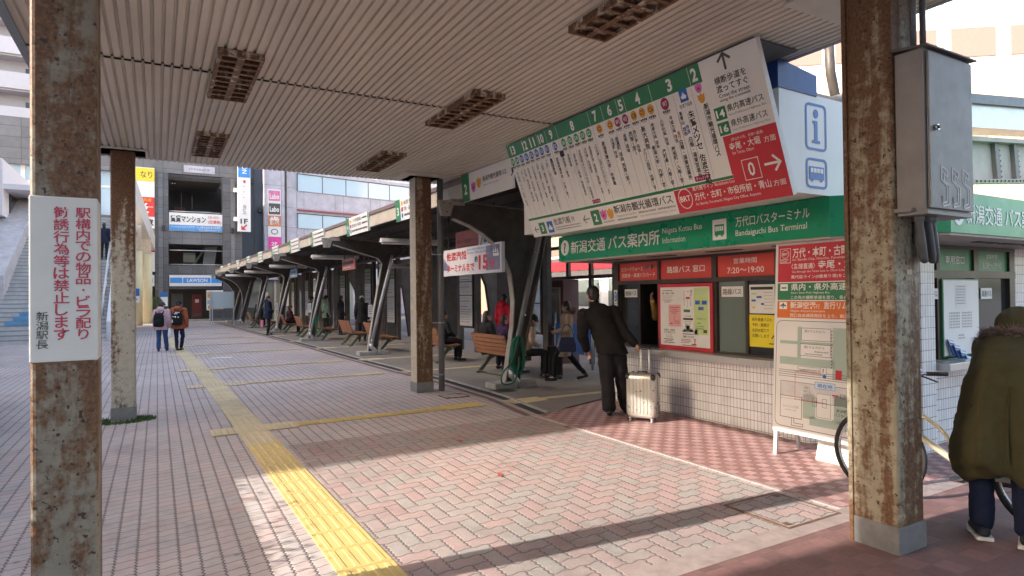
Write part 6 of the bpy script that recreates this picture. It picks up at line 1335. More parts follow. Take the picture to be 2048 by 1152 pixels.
# ================================================================ PEOPLE
def fabric(name, col, sc=5, bmp=.25, var=.18): return pm(name, col, .85, var=var, scale=sc, bmp=bmp, bscale=22, spec=.2)
VR = Vector((.868, -.496, 0)); VA = Vector((.496, .868, 0)); RZ = math.atan2(-.496, .868)   # local x runs to the viewer's right, y away
def lerp(a, b, t): return Vector(a)*(1-t)+Vector(b)*t
class Pose:
    """joints in metres, figure facing +y, standing on z=0"""
    def __init__(s, h=1.68, **o):
        k = h/1.7; s.h = h; s.k = k
        J = dict(pel=(0, 0, .93), waist=(0, 0, 1.08), chest=(0, .0, 1.30), neck=(0, -.01, 1.45), head=(0, .015, 1.585))
        for n, x in (('L', -1), ('R', 1)):
            J.update({'sh'+n: (x*.185, -.01, 1.385), 'el'+n: (x*.235, -.03, 1.10), 'wr'+n: (x*.235, .06, .86), 'hd'+n: (x*.235, .09, .78),
                      'hip'+n: (x*.09, 0, .90), 'kn'+n: (x*.10, .02, .49), 'an'+n: (x*.10, -.02, .08), 'toe'+n: (x*.12, .14, .035)})
        s.J = {a: Vector(b)*k for a, b in J.items()}
        for a, b in o.items(): s.J[a] = Vector(b)
    def __getitem__(s, a): return s.J[a]
def head_axes(J, fwd):
    up = (J['head']-J['neck']).normalized(); f = Vector(fwd); f = (f-up*f.dot(up)).normalized(); return f.cross(up), f, up
def person(label, P, loc, rz, look=(0, 1, 0), vox=.011, hair=HAIR, hairlen=0, hat=None, top=None, topm=None, legm=None, shoem=BLKPL, hem=.80, sleeve=.062, bulk=1.0,
           hood=None, group=None, skirt=0, curl=None, solem=None, legr=(.085, .062, .048), fur=None, collar=True):
    t = thing('person', label, 'person', loc, rz, group); J = P; k = P.k
    X, Fd, Up = head_axes(P, look); hc = J['head']
    b = MB(); A = (X, Fd, Up)
    b.ell(hc+Up*.022*k-Fd*.012*k, .073*k, .090*k, .098*k, SKIN, 16, 10, A); b.ell(hc-Up*.055*k+Fd*.022*k, .054*k, .062*k, .066*k, SKIN, 14, 8, A)
    b.cap(hc-Up*.005*k+Fd*.082*k, hc-Up*.032*k+Fd*.098*k, .011*k, .015*k, SKIN, 8)                       # nose
    for s in (-1, 1):
        b.ell(hc+X*s*.075*k-Up*.005*k-Fd*.008*k, .012*k, .022*k, .032*k, SKIN, 8, 6, A); b.ell(hc+X*s*.03*k+Fd*.070*k+Up*.022*k, .026*k, .014*k, .012*k, SKIN, 8, 6, A)
    b.ell(hc-Up*.062*k+Fd*.078*k, .024*k, .012*k, .010*k, SKIN, 8, 6, A)                                  # lips
    b.cap(hc-Up*.05*k-Fd*.015*k, J['neck']-Up*.05*k, .052*k, .060*k, SKIN)
    ch, wa, pe = J['chest'], J['waist'], J['pel']
    b.cap(J['shL'], J['shR'], .055*k, .055*k, SKIN); b.ell(ch, .155*k, .105*k, .16*k, SKIN); b.ell(wa, .135*k, .095*k, .15*k, SKIN); b.ell(pe, .155*k, .11*k, .13*k, SKIN); b.cap(ch, J['neck'], .09*k, .06*k, SKIN); b.cap(wa, pe, .12*k, .13*k, SKIN)
    for n, s in (('L', -1), ('R', 1)):
        b.cap(J['sh'+n], J['el'+n], .047*k, .038*k, SKIN); b.cap(J['el'+n], J['wr'+n], .037*k, .026*k, SKIN)
        b.cap(J['hip'+n], J['kn'+n], .080*k, .055*k, SKIN); b.cap(J['kn'+n], J['an'+n], .053*k, .036*k, SKIN); b.cap(J['an'+n]-Vector((0, 0, .02)), J['toe'+n]+Vector((0, 0, .01)), .036*k, .026*k, SKIN)
        wr, hd = J['wr'+n], J['hd'+n]; d = (hd-wr).normalized(); out = Vector((s, 0, 0)); side = (Fd-d*Fd.dot(d)); side = side.normalized() if side.length > .1 else Vector((0, 0, 1)); nrm = d.cross(side).normalized()
        b.cap(wr, wr+d*.065*k, .026*k, .022*k, SKIN); b.ell(wr+d*.055*k, .034*k, .018*k, .045*k, SKIN, 10, 7, (side, nrm, d))
        cu = 0.35 if curl is None else curl.get(n, .35); inn = nrm*(-s if nrm.x*s > 0 else s) if abs(nrm.x) > .2 else nrm
        for q, L in enumerate((.068, .078, .072, .056)):
            a0 = wr+d*.09*k+side*(.027-.018*q)*k; d1 = (d*math.cos(cu)+inn*math.sin(cu)).normalized(); d2 = (d*math.cos(cu*2.6)+inn*math.sin(cu*2.6)).normalized()
            b.cap(a0, a0+d1*L*.5*k, .0095*k, .0085*k, SKIN, 6); b.cap(a0+d1*L*.5*k, a0+d1*L*.5*k+d2*L*.5*k, .0085*k, .007*k, SKIN, 6)
        th = wr+d*.035*k+side*.03*k; b.cap(th, th+(d*.6+side*.7+inn*.4).normalized()*.036*k, .011*k, .0095*k, SKIN, 6); b.cap(th+(d*.6+side*.7+inn*.4).normalized()*.036*k, th+(d*.6+side*.7+inn*.4).normalized()*.036*k+(d*.9+side*.2+inn*.4).normalized()*.03*k, .0095*k, .008*k, SKIN, 6)
    remesh(b, 'body', t, vox, 3)
    e = MB()
    for s in (-1, 1): e.ell(hc+X*s*.03*k+Fd*.080*k+Up*.010*k, .011*k, .006*k, .006*k, BLACK, 8, 5, A)
    e.build('eyes', t, True)
    # hair
    if hair:
        q = MB(); q.ell(hc+Up*.038*k-Fd*.022*k, .083*k, .094*k, .094*k, hair, 16, 10, A); q.ell(hc-Fd*.040*k-Up*.005*k, .079*k, .072*k, .092*k, hair, 14, 8, A)
        for s in (-1, 1): q.ell(hc+X*s*.062*k-Fd*.01*k+Up*.03*k, .022*k, .05*k, .05*k, hair, 8, 6, A)
        if hairlen: q.ell(hc-Fd*.045*k-Up*.08*k*hairlen, .075*k, .055*k, .11*k*hairlen, hair, 14, 8, A)
        remesh(q, 'hair', t, .011, 2)
    if hat:
        q = MB(); q.ell(hc+Up*.055*k-Fd*.01*k, .092*k, .104*k, .090*k, hat[1], 16, 9, A)
        if hat[0] == 'cap': q.ell(hc+Up*.045*k+Fd*.10*k, .068*k, .075*k, .012*k, hat[1], 12, 6, A)
        if hat[0] == 'brim':
            q.ell(hc+Up*.03*k, .135*k, .15*k, .014*k, hat[1], 16, 6, A)
        remesh(q, 'hat', t, .010, 2)
    # trousers
    if legm:
        q = MB(); q.ell(pe, .165*k, .125*k, .13*k, legm); q.cap(wa-Vector((0, 0, .03)), pe, .13*k, .15*k, legm)
        for n in 'LR':
            q.cap(J['hip'+n], J['kn'+n], (legr[0]+.012)*k, (legr[1]+.006)*k, legm); q.cap(J['kn'+n], lerp(J['kn'+n], J['an'+n], .90), (legr[1]+.005)*k, (legr[2]+.008)*k, legm)
        remesh(q, 'trousers', t, .013, 4, fold=.03*k, fsize=.11)
    for n in 'LR':
        a, c = J['an'+n], J['toe'+n]; d = c-a; d.z = 0; d.normalize(); q = MB(); heel = a-d*.035*k
        z0 = min(a.z, c.z)-.02
        q.cap(Vector((heel.x, heel.y, a.z-.035*k)), Vector((c.x, c.y, c.z+.005)), .040*k, .036*k, shoem, 12); q.cap(a-d*.01, a-Vector((0, 0, .04*k)), .042*k, .042*k, shoem)
        remesh(q, 'shoe', t, .010, 2)
        if solem:
            q = MB(); zb = min(a.z-.075, c.z-.033); x_ = d.cross(Vector((0, 0, 1))); q.prism([(p[0], p[1]) for p in ((-.045, -.07), (.045, -.07), (.05, .13), (.03, .19), (-.03, .19), (-.05, .13))], x_, d, Vector((a.x, a.y, max(0.002, zb))), (0, 0, .024), solem); q.build('sole', t, True, bevel=.004)
    # upper garment
    if topm:
        q = MB(); B = bulk
        q.cap(J['shL']*.94+ch*.06, J['shR']*.94+ch*.06, .075*k*B, .075*k*B, topm); q.ell(ch, .185*k*B, .135*k*B, .19*k, topm); q.ell(wa, .172*k*B, .130*k*B, .19*k, topm); q.cap(ch, J['neck']-Up*.03*k, .11*k, .075*k, topm); q.cap(ch, wa, .14*k*B, .14*k*B, topm)
        dn = (pe-wa).normalized(); hemp = wa+dn*max(.05, (wa.z-hem))
        n_ = 18; rings = []
        for a in (0, .35, .7, 1.0):
            c_ = lerp(wa, hemp, a); rings.append(q.ring(c_, Vector((1, 0, 0))*(.168+.015*a+skirt*a)*k*B, Vector((0, 1, 0))*(.130+.02*a+skirt*a)*k*B, n_))
        q.loft(rings, topm)
        for n in 'LR':
            q.cap(J['sh'+n], J['el'+n], (sleeve+.012)*k*B, sleeve*k*B, topm); q.cap(J['el'+n], lerp(J['el'+n], J['wr'+n], .98), sleeve*k*B, (sleeve-.016)*k*B, topm)
        if collar: q.cap(J['neck']-Fd*.01, J['neck']+Up*.03*k-Fd*.005, .078*k, .07*k, topm)
        if hood: q.ell(J['neck']-Fd*.075*k+Up*.0*k, .125*k, .085*k, .10*k, topm, 14, 8, A)
        o = remesh(q, top or 'jacket', t, .013, 5, fold=.03*k, fsize=.12)
    if fur:
        q = MB()
        for i in range(900):
            a = random.uniform(0, 6.283); c_ = J['neck']-Fd*.06*k+X*math.cos(a)*fur[1]*k+Fd*math.sin(a)*fur[1]*.8*k+Up*(.03+.03*math.sin(a*2))*k
            d = Vector((random.gauss(0, 1), random.gauss(0, 1), random.gauss(0, 1))).normalized(); sd_ = d.orthogonal().normalized()*.005; L = random.uniform(.03, .06)*k
            c_ += d*.018; q.add([c_-sd_, c_+sd_, c_+d*L], [(0, 1, 2)], fur[0])
        q.build('fur_trim', t, True)
    return t
BLKSUIT = fabric('black_wool', (.016, .0145, .014)); BLKTR = fabric('black_trousers', (.022, .021, .024)); NAVY = fabric('navy_nylon', (.018, .024, .05)); JEANS = fabric('blue_denim', (.035, .075, .18)); DJEANS = fabric('dark_denim', (.014, .021, .05))
PINKC = fabric('pale_pink_coat', (.56, .37, .40)); RUSTC = fabric('rust_orange_coat', (.30, .085, .04)); BEIGE = fabric('beige_quilt', (.40, .30, .23), 8, .5); MAROON = fabric('maroon_knit', (.045, .018, .025)); PURPLE = fabric('purple_wool', (.05, .025, .085)); REDC = fabric('red_coat', (.35, .012, .03)); GREYC = fabric('grey_green_coat', (.09, .10, .10)); SAGEC = fabric('sage_coat', (.14, .21, .16)); OLIVE = fabric('olive_parka', (.075, .067, .032), 3, .35); FURC = fabric('brown_fur', (.25, .17, .135), 20); DARKC = fabric('charcoal_coat', (.022, .022, .026)); SKIRTB = fabric('tan_coat', (.36, .28, .22)); TANSH = fabric('mustard_shirt', (.40, .24, .07)); CAPW = fabric('pale_cap', (.42, .42, .42)); CAPG = fabric('grey_cap', (.06, .06, .08))
# 1. man with the suitcase: leaning towards the left ticket window
P = Pose(1.74, pel=(.03, .02, .93), waist=(-.02, .05, 1.10), chest=(-.09, .11, 1.29), neck=(-.15, .16, 1.44), head=(-.165, .20, 1.585),
         shL=(-.30, .10, 1.33), shR=(.10, .12, 1.37), elL=(-.33, .05, 1.05), wrL=(-.26, .16, .86), hdL=(-.22, .19, .79), elR=(.22, .04, 1.12), wrR=(.35, -.03, .945), hdR=(.385, -.055, .905),
         hipL=(-.03, .02, .90), hipR=(.13, .03, .90), knL=(-.01, .04, .49), knR=(.20, .10, .49), anL=(.01, -.02, .085), anR=(.26, .12, .085), toeL=(.05, .14, .035), toeR=(.33, .26, .035))
person('man in a dark suit seen from behind leaning to the ticket window beside a suitcase', P, (5.16, 6.50, 0), RZ, look=(-.35, .9, .1), vox=.007, topm=BLKSUIT, top='suit_jacket', legm=BLKTR, hem=.80, bulk=1.1, sleeve=.068, curl={'R': .95, 'L': .45}, legr=(.10, .088, .085))
t = thing('suitcase', 'silver hard shell suitcase with a raised handle beside the man in the dark suit', 'suitcase', (5.30, 5.98, 0), RZ-.55)
SIL = pm('silver_shell', (.60, .58, .52), .30, .55, var=.05, scale=3); SILD = pm('shell_black_corner', (.03, .03, .03), .4)
mb = MB(); w2, d2_, z0, z1 = .19, .12, .055, .60; n = 40; rings = []
def shell_ring(z, s):
    R = []; r = .05
    for cx_, cy_, a0 in ((w2-r, d2_-r, 0), (-w2+r, d2_-r, 90), (-w2+r, -d2_+r, 180), (w2-r, -d2_+r, 270)):
        for a in range(0, 91, 15): R.append(Vector(((cx_+r*math.cos(rad(a0+a)))*s, (cy_+r*math.sin(rad(a0+a)))*s, z)))
    return R
mb.loft([shell_ring(z, s) for z, s in ((z0, .78), (z0+.012, .90), (z0+.04, .985), (z0+.08, 1), (z1-.08, 1), (z1-.04, .985), (z1-.012, .91), (z1, .80))], SIL); sh_ = mb.build('shell', t, True)
mb = MB()
for k in range(7):
    x = -.135+k*.045
    for s in (-1, 1): mb.loft([[Vector((x+a*.012, s*(d2_+b*.009-.002), z)) for a, b in ((-1, 0), (-.5, 1), (.5, 1), (1, 0))] for z in (.115, .135, .53, .55)], SIL)
mb.build('ribs', sh_, True)
mb = MB()
mb.loft([shell_ring(z, 1) for z in (.30, .301)], SIL); mb = MB()
for s in (-1, 1):
    for q in (-1, 1): mb.ell((q*(w2-.028), s*(d2_-.022), z1-.035), .036, .030, .042, SILD, 10, 7)
mb.build('corner_guard', t, True)
mb = MB(); mb.box(-.192, -.188, -.006, .006, .1, .56, DGREY); mb.box(.188, .192, -.006, .006, .1, .56, DGREY); mb.box(-.17, .17, -.006, .006, .598, .603, DGREY); mb.box(-.199, -.186, -.03, .03, .40, .46, GALV); mb.box(-.199, -.186, -.03, .03, .18, .22, BLKPL); mb.build('seam_and_locks', t, True)
mb = MB()
for s in (-1, 1): mb.cyl((s*.055, .085, .58), (s*.055, .085, .90), .0135, pm('handle_alloy', (.82, .81, .79), .3, .2), n=10); mb.cyl((s*.055, .085, .72), (s*.055, .085, .735), .012, BLKPL, n=10)
mb.build('handle_tube', t, True); mb = MB(); mb.cap((-.066, .085, .905), (.066, .085, .905), .016, .016, BLKPL); mb.build('handle_grip', t, True)
mb = MB(); mb.tube([(-.06, -.02, .60), (-.055, -.02, .622), (.055, -.02, .622), (.06, -.02, .60)], .009, BLKPL); mb.build('carry_handle', t, True)
for sx in (-1, 1):
    for sy in (-1, 1):
        mb = MB(); mb.cyl((sx*.14, sy*.085, .058), (sx*.14, sy*.085, .035), .018, GALV, n=10); mb.cyl((sx*.14-.012, sy*.085+.01, .025), (sx*.14+.012, sy*.085+.01, .025), .025, pm('caster_grey', (.4, .4, .4), .4), n=14); mb.build('caster', t, True)
# 2. person in the olive parka bending over the bicycle (custom parka), seen from behind along the view
RP = -math.atan2(.927, .375)
P = Pose(1.66, pel=(.0, .07, .84), waist=(.03, .17, .96), chest=(.06, .28, 1.13), neck=(.09, .40, 1.25), head=(.10, .48, 1.335), shL=(-.07, .32, 1.20), shR=(.24, .32, 1.21), elL=(-.10, .50, .98), wrL=(-.02, .68, .88), hdL=(.0, .75, .86), elR=(.28, .46, .98), wrR=(.22, .62, .86), hdR=(.21, .69, .85),
         hipL=(-.09, .02, .84), hipR=(.09, .02, .84), knL=(-.10, .05, .46), knR=(.11, .06, .46), anL=(-.105, .0, .095), anR=(.12, -.03, .095), toeL=(-.15, .15, .045), toeR=(.13, .12, .045))
SHOE = fabric('grey_trainer', (.03, .033, .045)); SOLE = pm('white_sole', (.72, .71, .69), .5)
op = person('person in an olive hooded parka, jeans and white soled shoes bending over a bicycle', P, (4.63, 1.89, 0), RP, look=(.1, .8, -.5), vox=.010, legm=DJEANS, shoem=SHOE, solem=SOLE, legr=(.085, .068, .064))
q = MB(); n_ = 40
def pr_(z, cx_, cy_, rx, ry, wob=0.0): return [Vector((cx_+rx*math.cos(a)*(1+wob*math.sin(7*a+z*3)), cy_+ry*math.sin(a)*(1+wob*math.sin(6*a+z*2)), z+wob*.35*math.sin(3*a+1))) for a in [2*math.pi*i/n_ for i in range(n_)]]
q.loft([pr_(.42, .02, .02, .21, .20, .16), pr_(.48, .0, .02, .245, .235, .17), pr_(.57, .0, .03, .258, .25, .16), pr_(.70, .005, .04, .248, .24, .14), pr_(.86, .02, .08, .23, .235, .11), pr_(1.0, .035, .12, .22, .23, .08), pr_(1.12, .05, .18, .215, .23, .03), pr_(1.22, .065, .24, .20, .205), pr_(1.30, .08, .30, .165, .16), pr_(1.35, .09, .34, .10, .10)], OLIVE)
for n in 'LR': q.cap(P['sh'+n], P['el'+n], .088, .08, OLIVE); q.cap(P['el'+n], P['wr'+n], .08, .055, OLIVE)
remesh(q, 'parka', op, .011, 3, fold=.045, fsize=.17)
q = MB(); q.ell((.10, .36, 1.355), .128, .15, .125, OLIVE, 18, 11); q.ell((.105, .44, 1.37), .118, .14, .112, OLIVE, 18, 11); q.ell((.10, .30, 1.29), .14, .10, .06, OLIVE, 18, 9); remesh(q, 'hood', op, .011, 3, fold=.035, fsize=.12)
q = MB()
for i in range(3600):
    a = random.uniform(-.35, math.pi+.35); c_ = Vector((.10-.175*math.cos(a), .28-.10*math.sin(a)+random.gauss(0, .014), 1.27+.045*math.sin(a)+random.gauss(0, .016)))
    d = Vector((random.gauss(0, 1)-.5*math.cos(a), random.gauss(-.5, 1), random.gauss(.0, 1))).normalized(); sd_ = d.orthogonal().normalized()*.003; c_ += d*.012; q.add([c_-sd_, c_+sd_, c_+d*random.uniform(.025, .055)], [(0, 1, 2)], FURC)
q.build('fur_trim', op, True)
# pocket flap and back seam
q = MB(); q.tube(smooth([(.03, -.225, .55), (.035, -.17, .80), (.05, -.07, 1.02), (.07, .02, 1.16)]), .006, OLIVE, 6); q.build('back_seam', op, True)
# 3. woman in the beige coat walking left, looking at what she holds
SIDE = RZ+math.pi/2          # facing the viewer's left
P = Pose(1.47, pel=(0, .02, .81), knL=(-.08, .22, .47), anL=(-.08, .24, .085), toeL=(-.08, .40, .04), knR=(.08, -.06, .46), anR=(.08, -.34, .12), toeR=(.08, -.21, .04),
         elR=(.20, -.02, .96), wrR=(.12, .19, .90), hdR=(.07, .25, .91), elL=(-.20, .0, .96), wrL=(-.11, .21, .91), hdL=(-.05, .26, .91))
person('woman in a beige quilted coat with a fur collar walking with a navy handbag', P, (6.58, 9.49, 0), SIDE, look=(0, .9, -.25), vox=.009, topm=BEIGE, top='quilted_coat', legm=BLKTR, hem=.46, skirt=.02, hairlen=.9, fur=(FURC, .14), sleeve=.064, curl={'L': 1.0, 'R': 1.0}, legr=(.08, .06, .05))
BAGN = pm('navy_bag', (.025, .035, .09), .5, var=.1)
t = thing('handbag', 'navy blue handbag hanging at the walking woman’s side', 'handbag', (6.44, 9.27, .56), SIDE); mb = MB(); mb.loft([[Vector((x*.055*s, y*s2, z)) for x, y in ((-1, -.16), (1, -.16), (1, .16), (-1, .16))] for z, s, s2 in ((0, .7, .85), (.03, 1, 1), (.15, .9, .95), (.27, .35, .72))], BAGN, smooth=False); mb.build('pouch', t, True, bevel=.012)
mb = MB(); mb.tube(smooth([(0, -.11, .26), (0, -.08, .42), (0, .0, .50), (0, .08, .42), (0, .11, .26)]), .008, BAGN); mb.build('strap', t, True)
t = thing('phone', 'small dark phone held by the walking woman', 'phone', (6.34, 9.68, .915), SIDE); mb = MB(); mb.box(-.035, .035, -.03, .045, -.005, .008, BLKPL); mb.build('case', t, True, bevel=.003)
# 4. the couple with backpacks
P = Pose(1.50, pel=(0, 0, .82), knL=(-.10, .06, .43), anL=(-.10, .02, .075), knR=(.09, .03, .43), anR=(.11, .10, .08), toeR=(.12, .24, .035))
person('person in a pale pink coat and grey cap walking away with a black backpack', P, (.13, 21.75, 0), RZ+.35, vox=.014, look=(.5, .8, 0), topm=PINKC, top='coat', legm=JEANS, hem=.66, bulk=1.1, hairlen=.5, hat=('cap', CAPG), hood=True, legr=(.085, .07, .062), sleeve=.068)
P = Pose(1.52, pel=(0, 0, .84), knL=(-.07, .0, .44), anL=(-.03, -.06, .09), knR=(.08, .10, .45), anR=(.02, .12, .075), toeR=(.02, .26, .035), toeL=(-.03, .06, .035))
person('person in a rust orange hooded coat walking away with a black and white backpack', P, (.58, 21.75, 0), RZ+.15, vox=.014, topm=RUSTC, top='coat', legm=DJEANS, hem=.68, bulk=1.2, hat=('beanie', fabric('black_beanie', (.015, .015, .018))), hood=True, legr=(.08, .062, .05), sleeve=.075)
def backpack(label, loc, rz, marks):
    t = thing('backpack', label, 'backpack', loc, rz); mb = MB(); K = fabric('backpack_black', (.014, .014, .016)); mb.loft([[Vector((.15*s*math.cos(a), -.07+.10*s2*math.sin(a), z)) for a in [2*math.pi*i/16 for i in range(16)]] for z, s, s2 in ((0, .7, .7), (.03, .98, 1), (.2, 1.02, 1.05), (.34, .92, .9), (.42, .6, .6))], K); mb.ell((0, -.155, .14), .11, .05, .10, K); b_ = mb.build('bag', t, True)
    mb = MB()
    for s in (-1, 1): mb.tube(smooth([(s*.09, -.02, .40), (s*.11, .06, .46), (s*.12, .12, .40)]), .018, K, 6)
    mb.tube([(-.03, -.05, .42), (0, -.05, .46), (.03, -.05, .42)], .009, K, 6); mb.build('strap', t, True)
    if marks:
        mb = MB()
        for x, z, w_, h in ((-.05, .34, .10, .02), (-.10, .25, .09, .018), (-.02, .23, .02, .05), (.05, .23, .03, .03), (-.02, .38, .12, .02), (-.12, .08, .03, .09)): mb.box(x, x+w_, -.205+abs(x)*.2, -.17, z, z+h, WHITE)
        mb.build('white_patches', t, True)
backpack('black backpack worn low by the person in pink', (.06, 21.62, .76), RZ+.25, False)
backpack('black backpack with white patches worn by the person in rust orange', (.56, 21.58, .80), RZ+.15, True)
mb = MB(); mb.loft([[Vector((.33+.05*s*math.cos(a), 21.55+.03*s*math.sin(a), z)) for a in [2*math.pi*i/10 for i in range(10)]] for z, s in ((.42, .9), (.5, 1.1), (.62, .9), (.72, .3))], PAPER); tag(mb.build('plastic_bag'), 'white plastic bag carried between the couple', 'bag')
# 5. standing man in navy
P = Pose(1.68, elR=(.21, .06, 1.10), wrR=(.14, .18, 1.02), hdR=(.08, .22, 1.04), elL=(-.22, .03, 1.08), wrL=(-.14, .17, .98), hdL=(-.08, .2, 1.0))
person('man in a navy hooded jacket standing in profile beside the paving edge', P, (4.16, 28.45, 0), RZ-math.pi/2+.35, look=(.15, 1, 0), vox=.014, topm=NAVY, top='jacket', legm=DARKC, hem=.70, bulk=1.15, hood=True)
t = thing('bag', 'dark shoulder bag behind the man in navy', 'bag', (3.88, 28.55, .72), RZ); mb = MB(); mb.ell((0, 0, .22), .09, .12, .22, DARKC); mb.build('pouch', t, True); mb = MB(); mb.tube(smooth([(0, -.05, .4), (.1, -.08, .62), (.2, -.05, .68)]), .012, DARKC); mb.build('strap', t, True)
t = thing('bag', 'bright pink bag hanging low behind the man in navy', 'bag', (3.90, 28.35, .36), RZ); mb = MB(); mb.box(-.05, .05, -.06, .06, 0, .28, pm('bag_pink', (.72, .22, .36), .5)); mb.build('pouch', t, True, bevel=.02); mb = MB(); mb.tube(smooth([(-.03, 0, .28), (0, 0, .40), (.03, 0, .28)]), .006, BLKPL); mb.build('strap', t, True)
# seated figures: bench seat at z = .43, facing the buses (+x)
def seated(h=1.6, lean=.05, z=.43, **o):
    P = Pose(h); k = P.k; dz = z+.10-P['pel'].z
    for a in list(P.J):
        if a[:3] in ('pel', 'wai', 'che', 'nec', 'hea') or a[:2] in ('sh', 'el', 'wr', 'hd', 'hi'): P.J[a] = P.J[a]+Vector((0, 0, dz))
    for a in ('waist', 'chest', 'neck', 'head', 'shL', 'shR', 'elL', 'elR'): P.J[a] = P.J[a]+Vector((0, lean*(P.J[a].z-z)*1.2, 0))
    for n, s in (('L', -1), ('R', 1)):
        P.J['hip'+n] = Vector((s*.09, .03, z+.085)); P.J['kn'+n] = Vector((s*.11, .42, z+.06)); P.J['an'+n] = Vector((s*.11, .40, .085)); P.J['toe'+n] = Vector((s*.12, .54, .04)); P.J['wr'+n] = Vector((s*.12, .26, z+.20)); P.J['hd'+n] = Vector((s*.07, .33, z+.19)); P.J['el'+n] = Vector((s*.24, .06+lean*.3, z+.30))
    for a, b in o.items(): P.J[a] = Vector(b)
    return P
FX = -math.pi/2
person('seated person in black with dark brown shoulder length hair on the bench beside the hose', seated(1.62), (6.02, 11.68, 0), FX+.1, look=(.3, 1, -.1), vox=.012, topm=DARKC, legm=BLKTR, hem=.5, hairlen=1.1, hair=HAIRB)
person('seated person in purple partly hidden by the coiled green hose', seated(1.46), (6.05, 11.0, 0), FX, vox=.012, topm=PURPLE, legm=BLKTR, hem=.5, hairlen=.6, hair=HAIRB, look=(0, 1, -.2))
person('seated woman in a beige quilted coat and dark brimmed hat', seated(1.5, .22), (6.08, 10.22, 0), RZ-math.pi/2+.15, vox=.010, look=(0, 1, -.15), topm=BEIGE, top='quilted_coat', legm=BLKTR, hem=.42, bulk=1.1, hat=('brim', fabric('dark_felt_hat', (.02, .018, .02))), fur=(FURC, .12))
t = thing('shopping_trolley_bag', 'black bag standing at the knees of the seated woman in beige', 'bag', (6.60, 9.92, 0), RZ); mb = MB(); mb.box(-.14, .14, -.12, .12, .03, .62, DARKC); mb.build('bag', t, True, bevel=.04); mb = MB(); mb.cyl((-.12, -.14, .04), (.12, -.14, .04), .04, RUBBER); mb.build('wheel', t, True)
P = Pose(1.62); person('person in a bright red coat standing behind the column with the green hose', P, (7.15, 12.9, 0), FX+.3, vox=.014, topm=REDC, legm=BLKTR, hem=.75, hood=True, look=(0, 1, -.3))
person('seated person in dark clothes half hidden by the grey drainpipe', seated(1.55), (6.0, 13.9, 0), FX, vox=.014, topm=DARKC, legm=BLKTR, hem=.5)
person('seated person in maroon on a bench between two sloping columns', seated(1.6), (5.2, 29.5, 0), FX, vox=.016, topm=MAROON, legm=BLKTR, hem=.5, bulk=1.15, hair=HAIRB)
person('seated person in dark clothes on the bench at the far end', seated(1.6), (4.6, 35.8, 0), FX, vox=.016, topm=DARKC, legm=BLKTR, hem=.5)
P = Pose(1.62); person('person in a grey coat with a pale scarf standing under the terminal roof', P, (5.95, 28.3, 0), FX+.2, vox=.016, topm=GREYC, legm=BLKTR, hem=.66, hat=('beanie', DARKC), fur=(fabric('pale_scarf', (.4, .38, .36)), .10))
P = Pose(1.66); person('person in a sage green coat standing behind the person with the pale scarf', P, (6.4, 27.6, 0), FX+.3, vox=.016, topm=SAGEC, legm=BLKTR, hem=.7, hat=('beanie', DARKC), hood=True)
P = Pose(1.66); person('bareheaded dark figure standing close to a timetable board', P, (6.75, 26.4, 0), FX+.1, vox=.016, topm=DARKC, legm=BLKTR, hem=.7)
P = Pose(1.62); person('person in black with a pale cap standing behind the fully visible bench', P, (6.35, 21.9, 0), RZ+.1, vox=.016, topm=DARKC, legm=BLKTR, hem=.66, bulk=1.1, hat=('cap', CAPW))
P = Pose(1.70); P2 = {'z': 3.47}
person('dark clothed person climbing the station stairs', P, (-2.12, 34.45, 21*.165), RZ+.3, vox=.02, topm=NAVY, legm=BLKTR, hem=.75)
# clerk behind the half open ticket window
person('clerk in a mustard shirt reaching out behind the half open ticket window', Pose(1.62, elL=(-.27, .12, 1.10), wrL=(-.20, .36, .98), hdL=(-.16, .44, .97), elR=(.26, .16, 1.2), wrR=(.20, .30, 1.42), hdR=(.19, .33, 1.50)), (6.42, 6.50, .07), math.pi/2+.15, vox=.010, topm=TANSH, top='shirt', legm=BLKTR, hem=.9, hairlen=.5)

# ================================================================ BICYCLE
RF, RR = Vector((4.92, 2.83, .33)), Vector((5.03, 1.755, .33)); bd = (RF-RR); bd.z = 0; WB = bd.length; bd.normalize()
bk = thing('bicycle', 'cream city bicycle with black tyres parked behind the speckled pillar', 'bicycle', (RR.x, RR.y, 0), math.atan2(bd.y, bd.x))
CF_ = pm('cream_frame', (.62, .56, .42), .35, var=.05); TY = RUBBER; RIM = pm('alloy_rim', (.62, .62, .63), .25, .8)
def wheel(x):
    w_ = MB(); R = .325; w_.tube([(x+R*math.cos(a), 0, .33+R*math.sin(a)) for a in [2*math.pi*i/48 for i in range(48)]], .019, TY, 10, True); wo_ = w_.build('wheel', bk, True)
    w_ = MB(); w_.tube([(x+.302*math.cos(a), 0, .33+.302*math.sin(a)) for a in [2*math.pi*i/48 for i in range(48)]], .011, RIM, 8, True); w_.build('rim', wo_, True)
    w_ = MB(); w_.cyl((x, -.05, .33), (x, .05, .33), .022, CHROME, n=12)
    for i in range(32):
        a = 2*math.pi*i/32; s = .03 if i % 2 else -.03; b_ = a+(.5 if i % 4 < 2 else -.5); w_.cyl((x+.02*math.cos(b_), s, .33+.02*math.sin(b_)), (x+.30*math.cos(a), 0, .33+.30*math.sin(a)), .0014, CHROME, n=4, caps=False)
    w_.build('spokes', wo_, True)
wheel(0); wheel(WB)
HT, HB = Vector((WB-.17, 0, .80)), Vector((WB-.12, 0, .63)); BB = Vector((.44, 0, .29)); ST_ = Vector((.27, 0, .78))
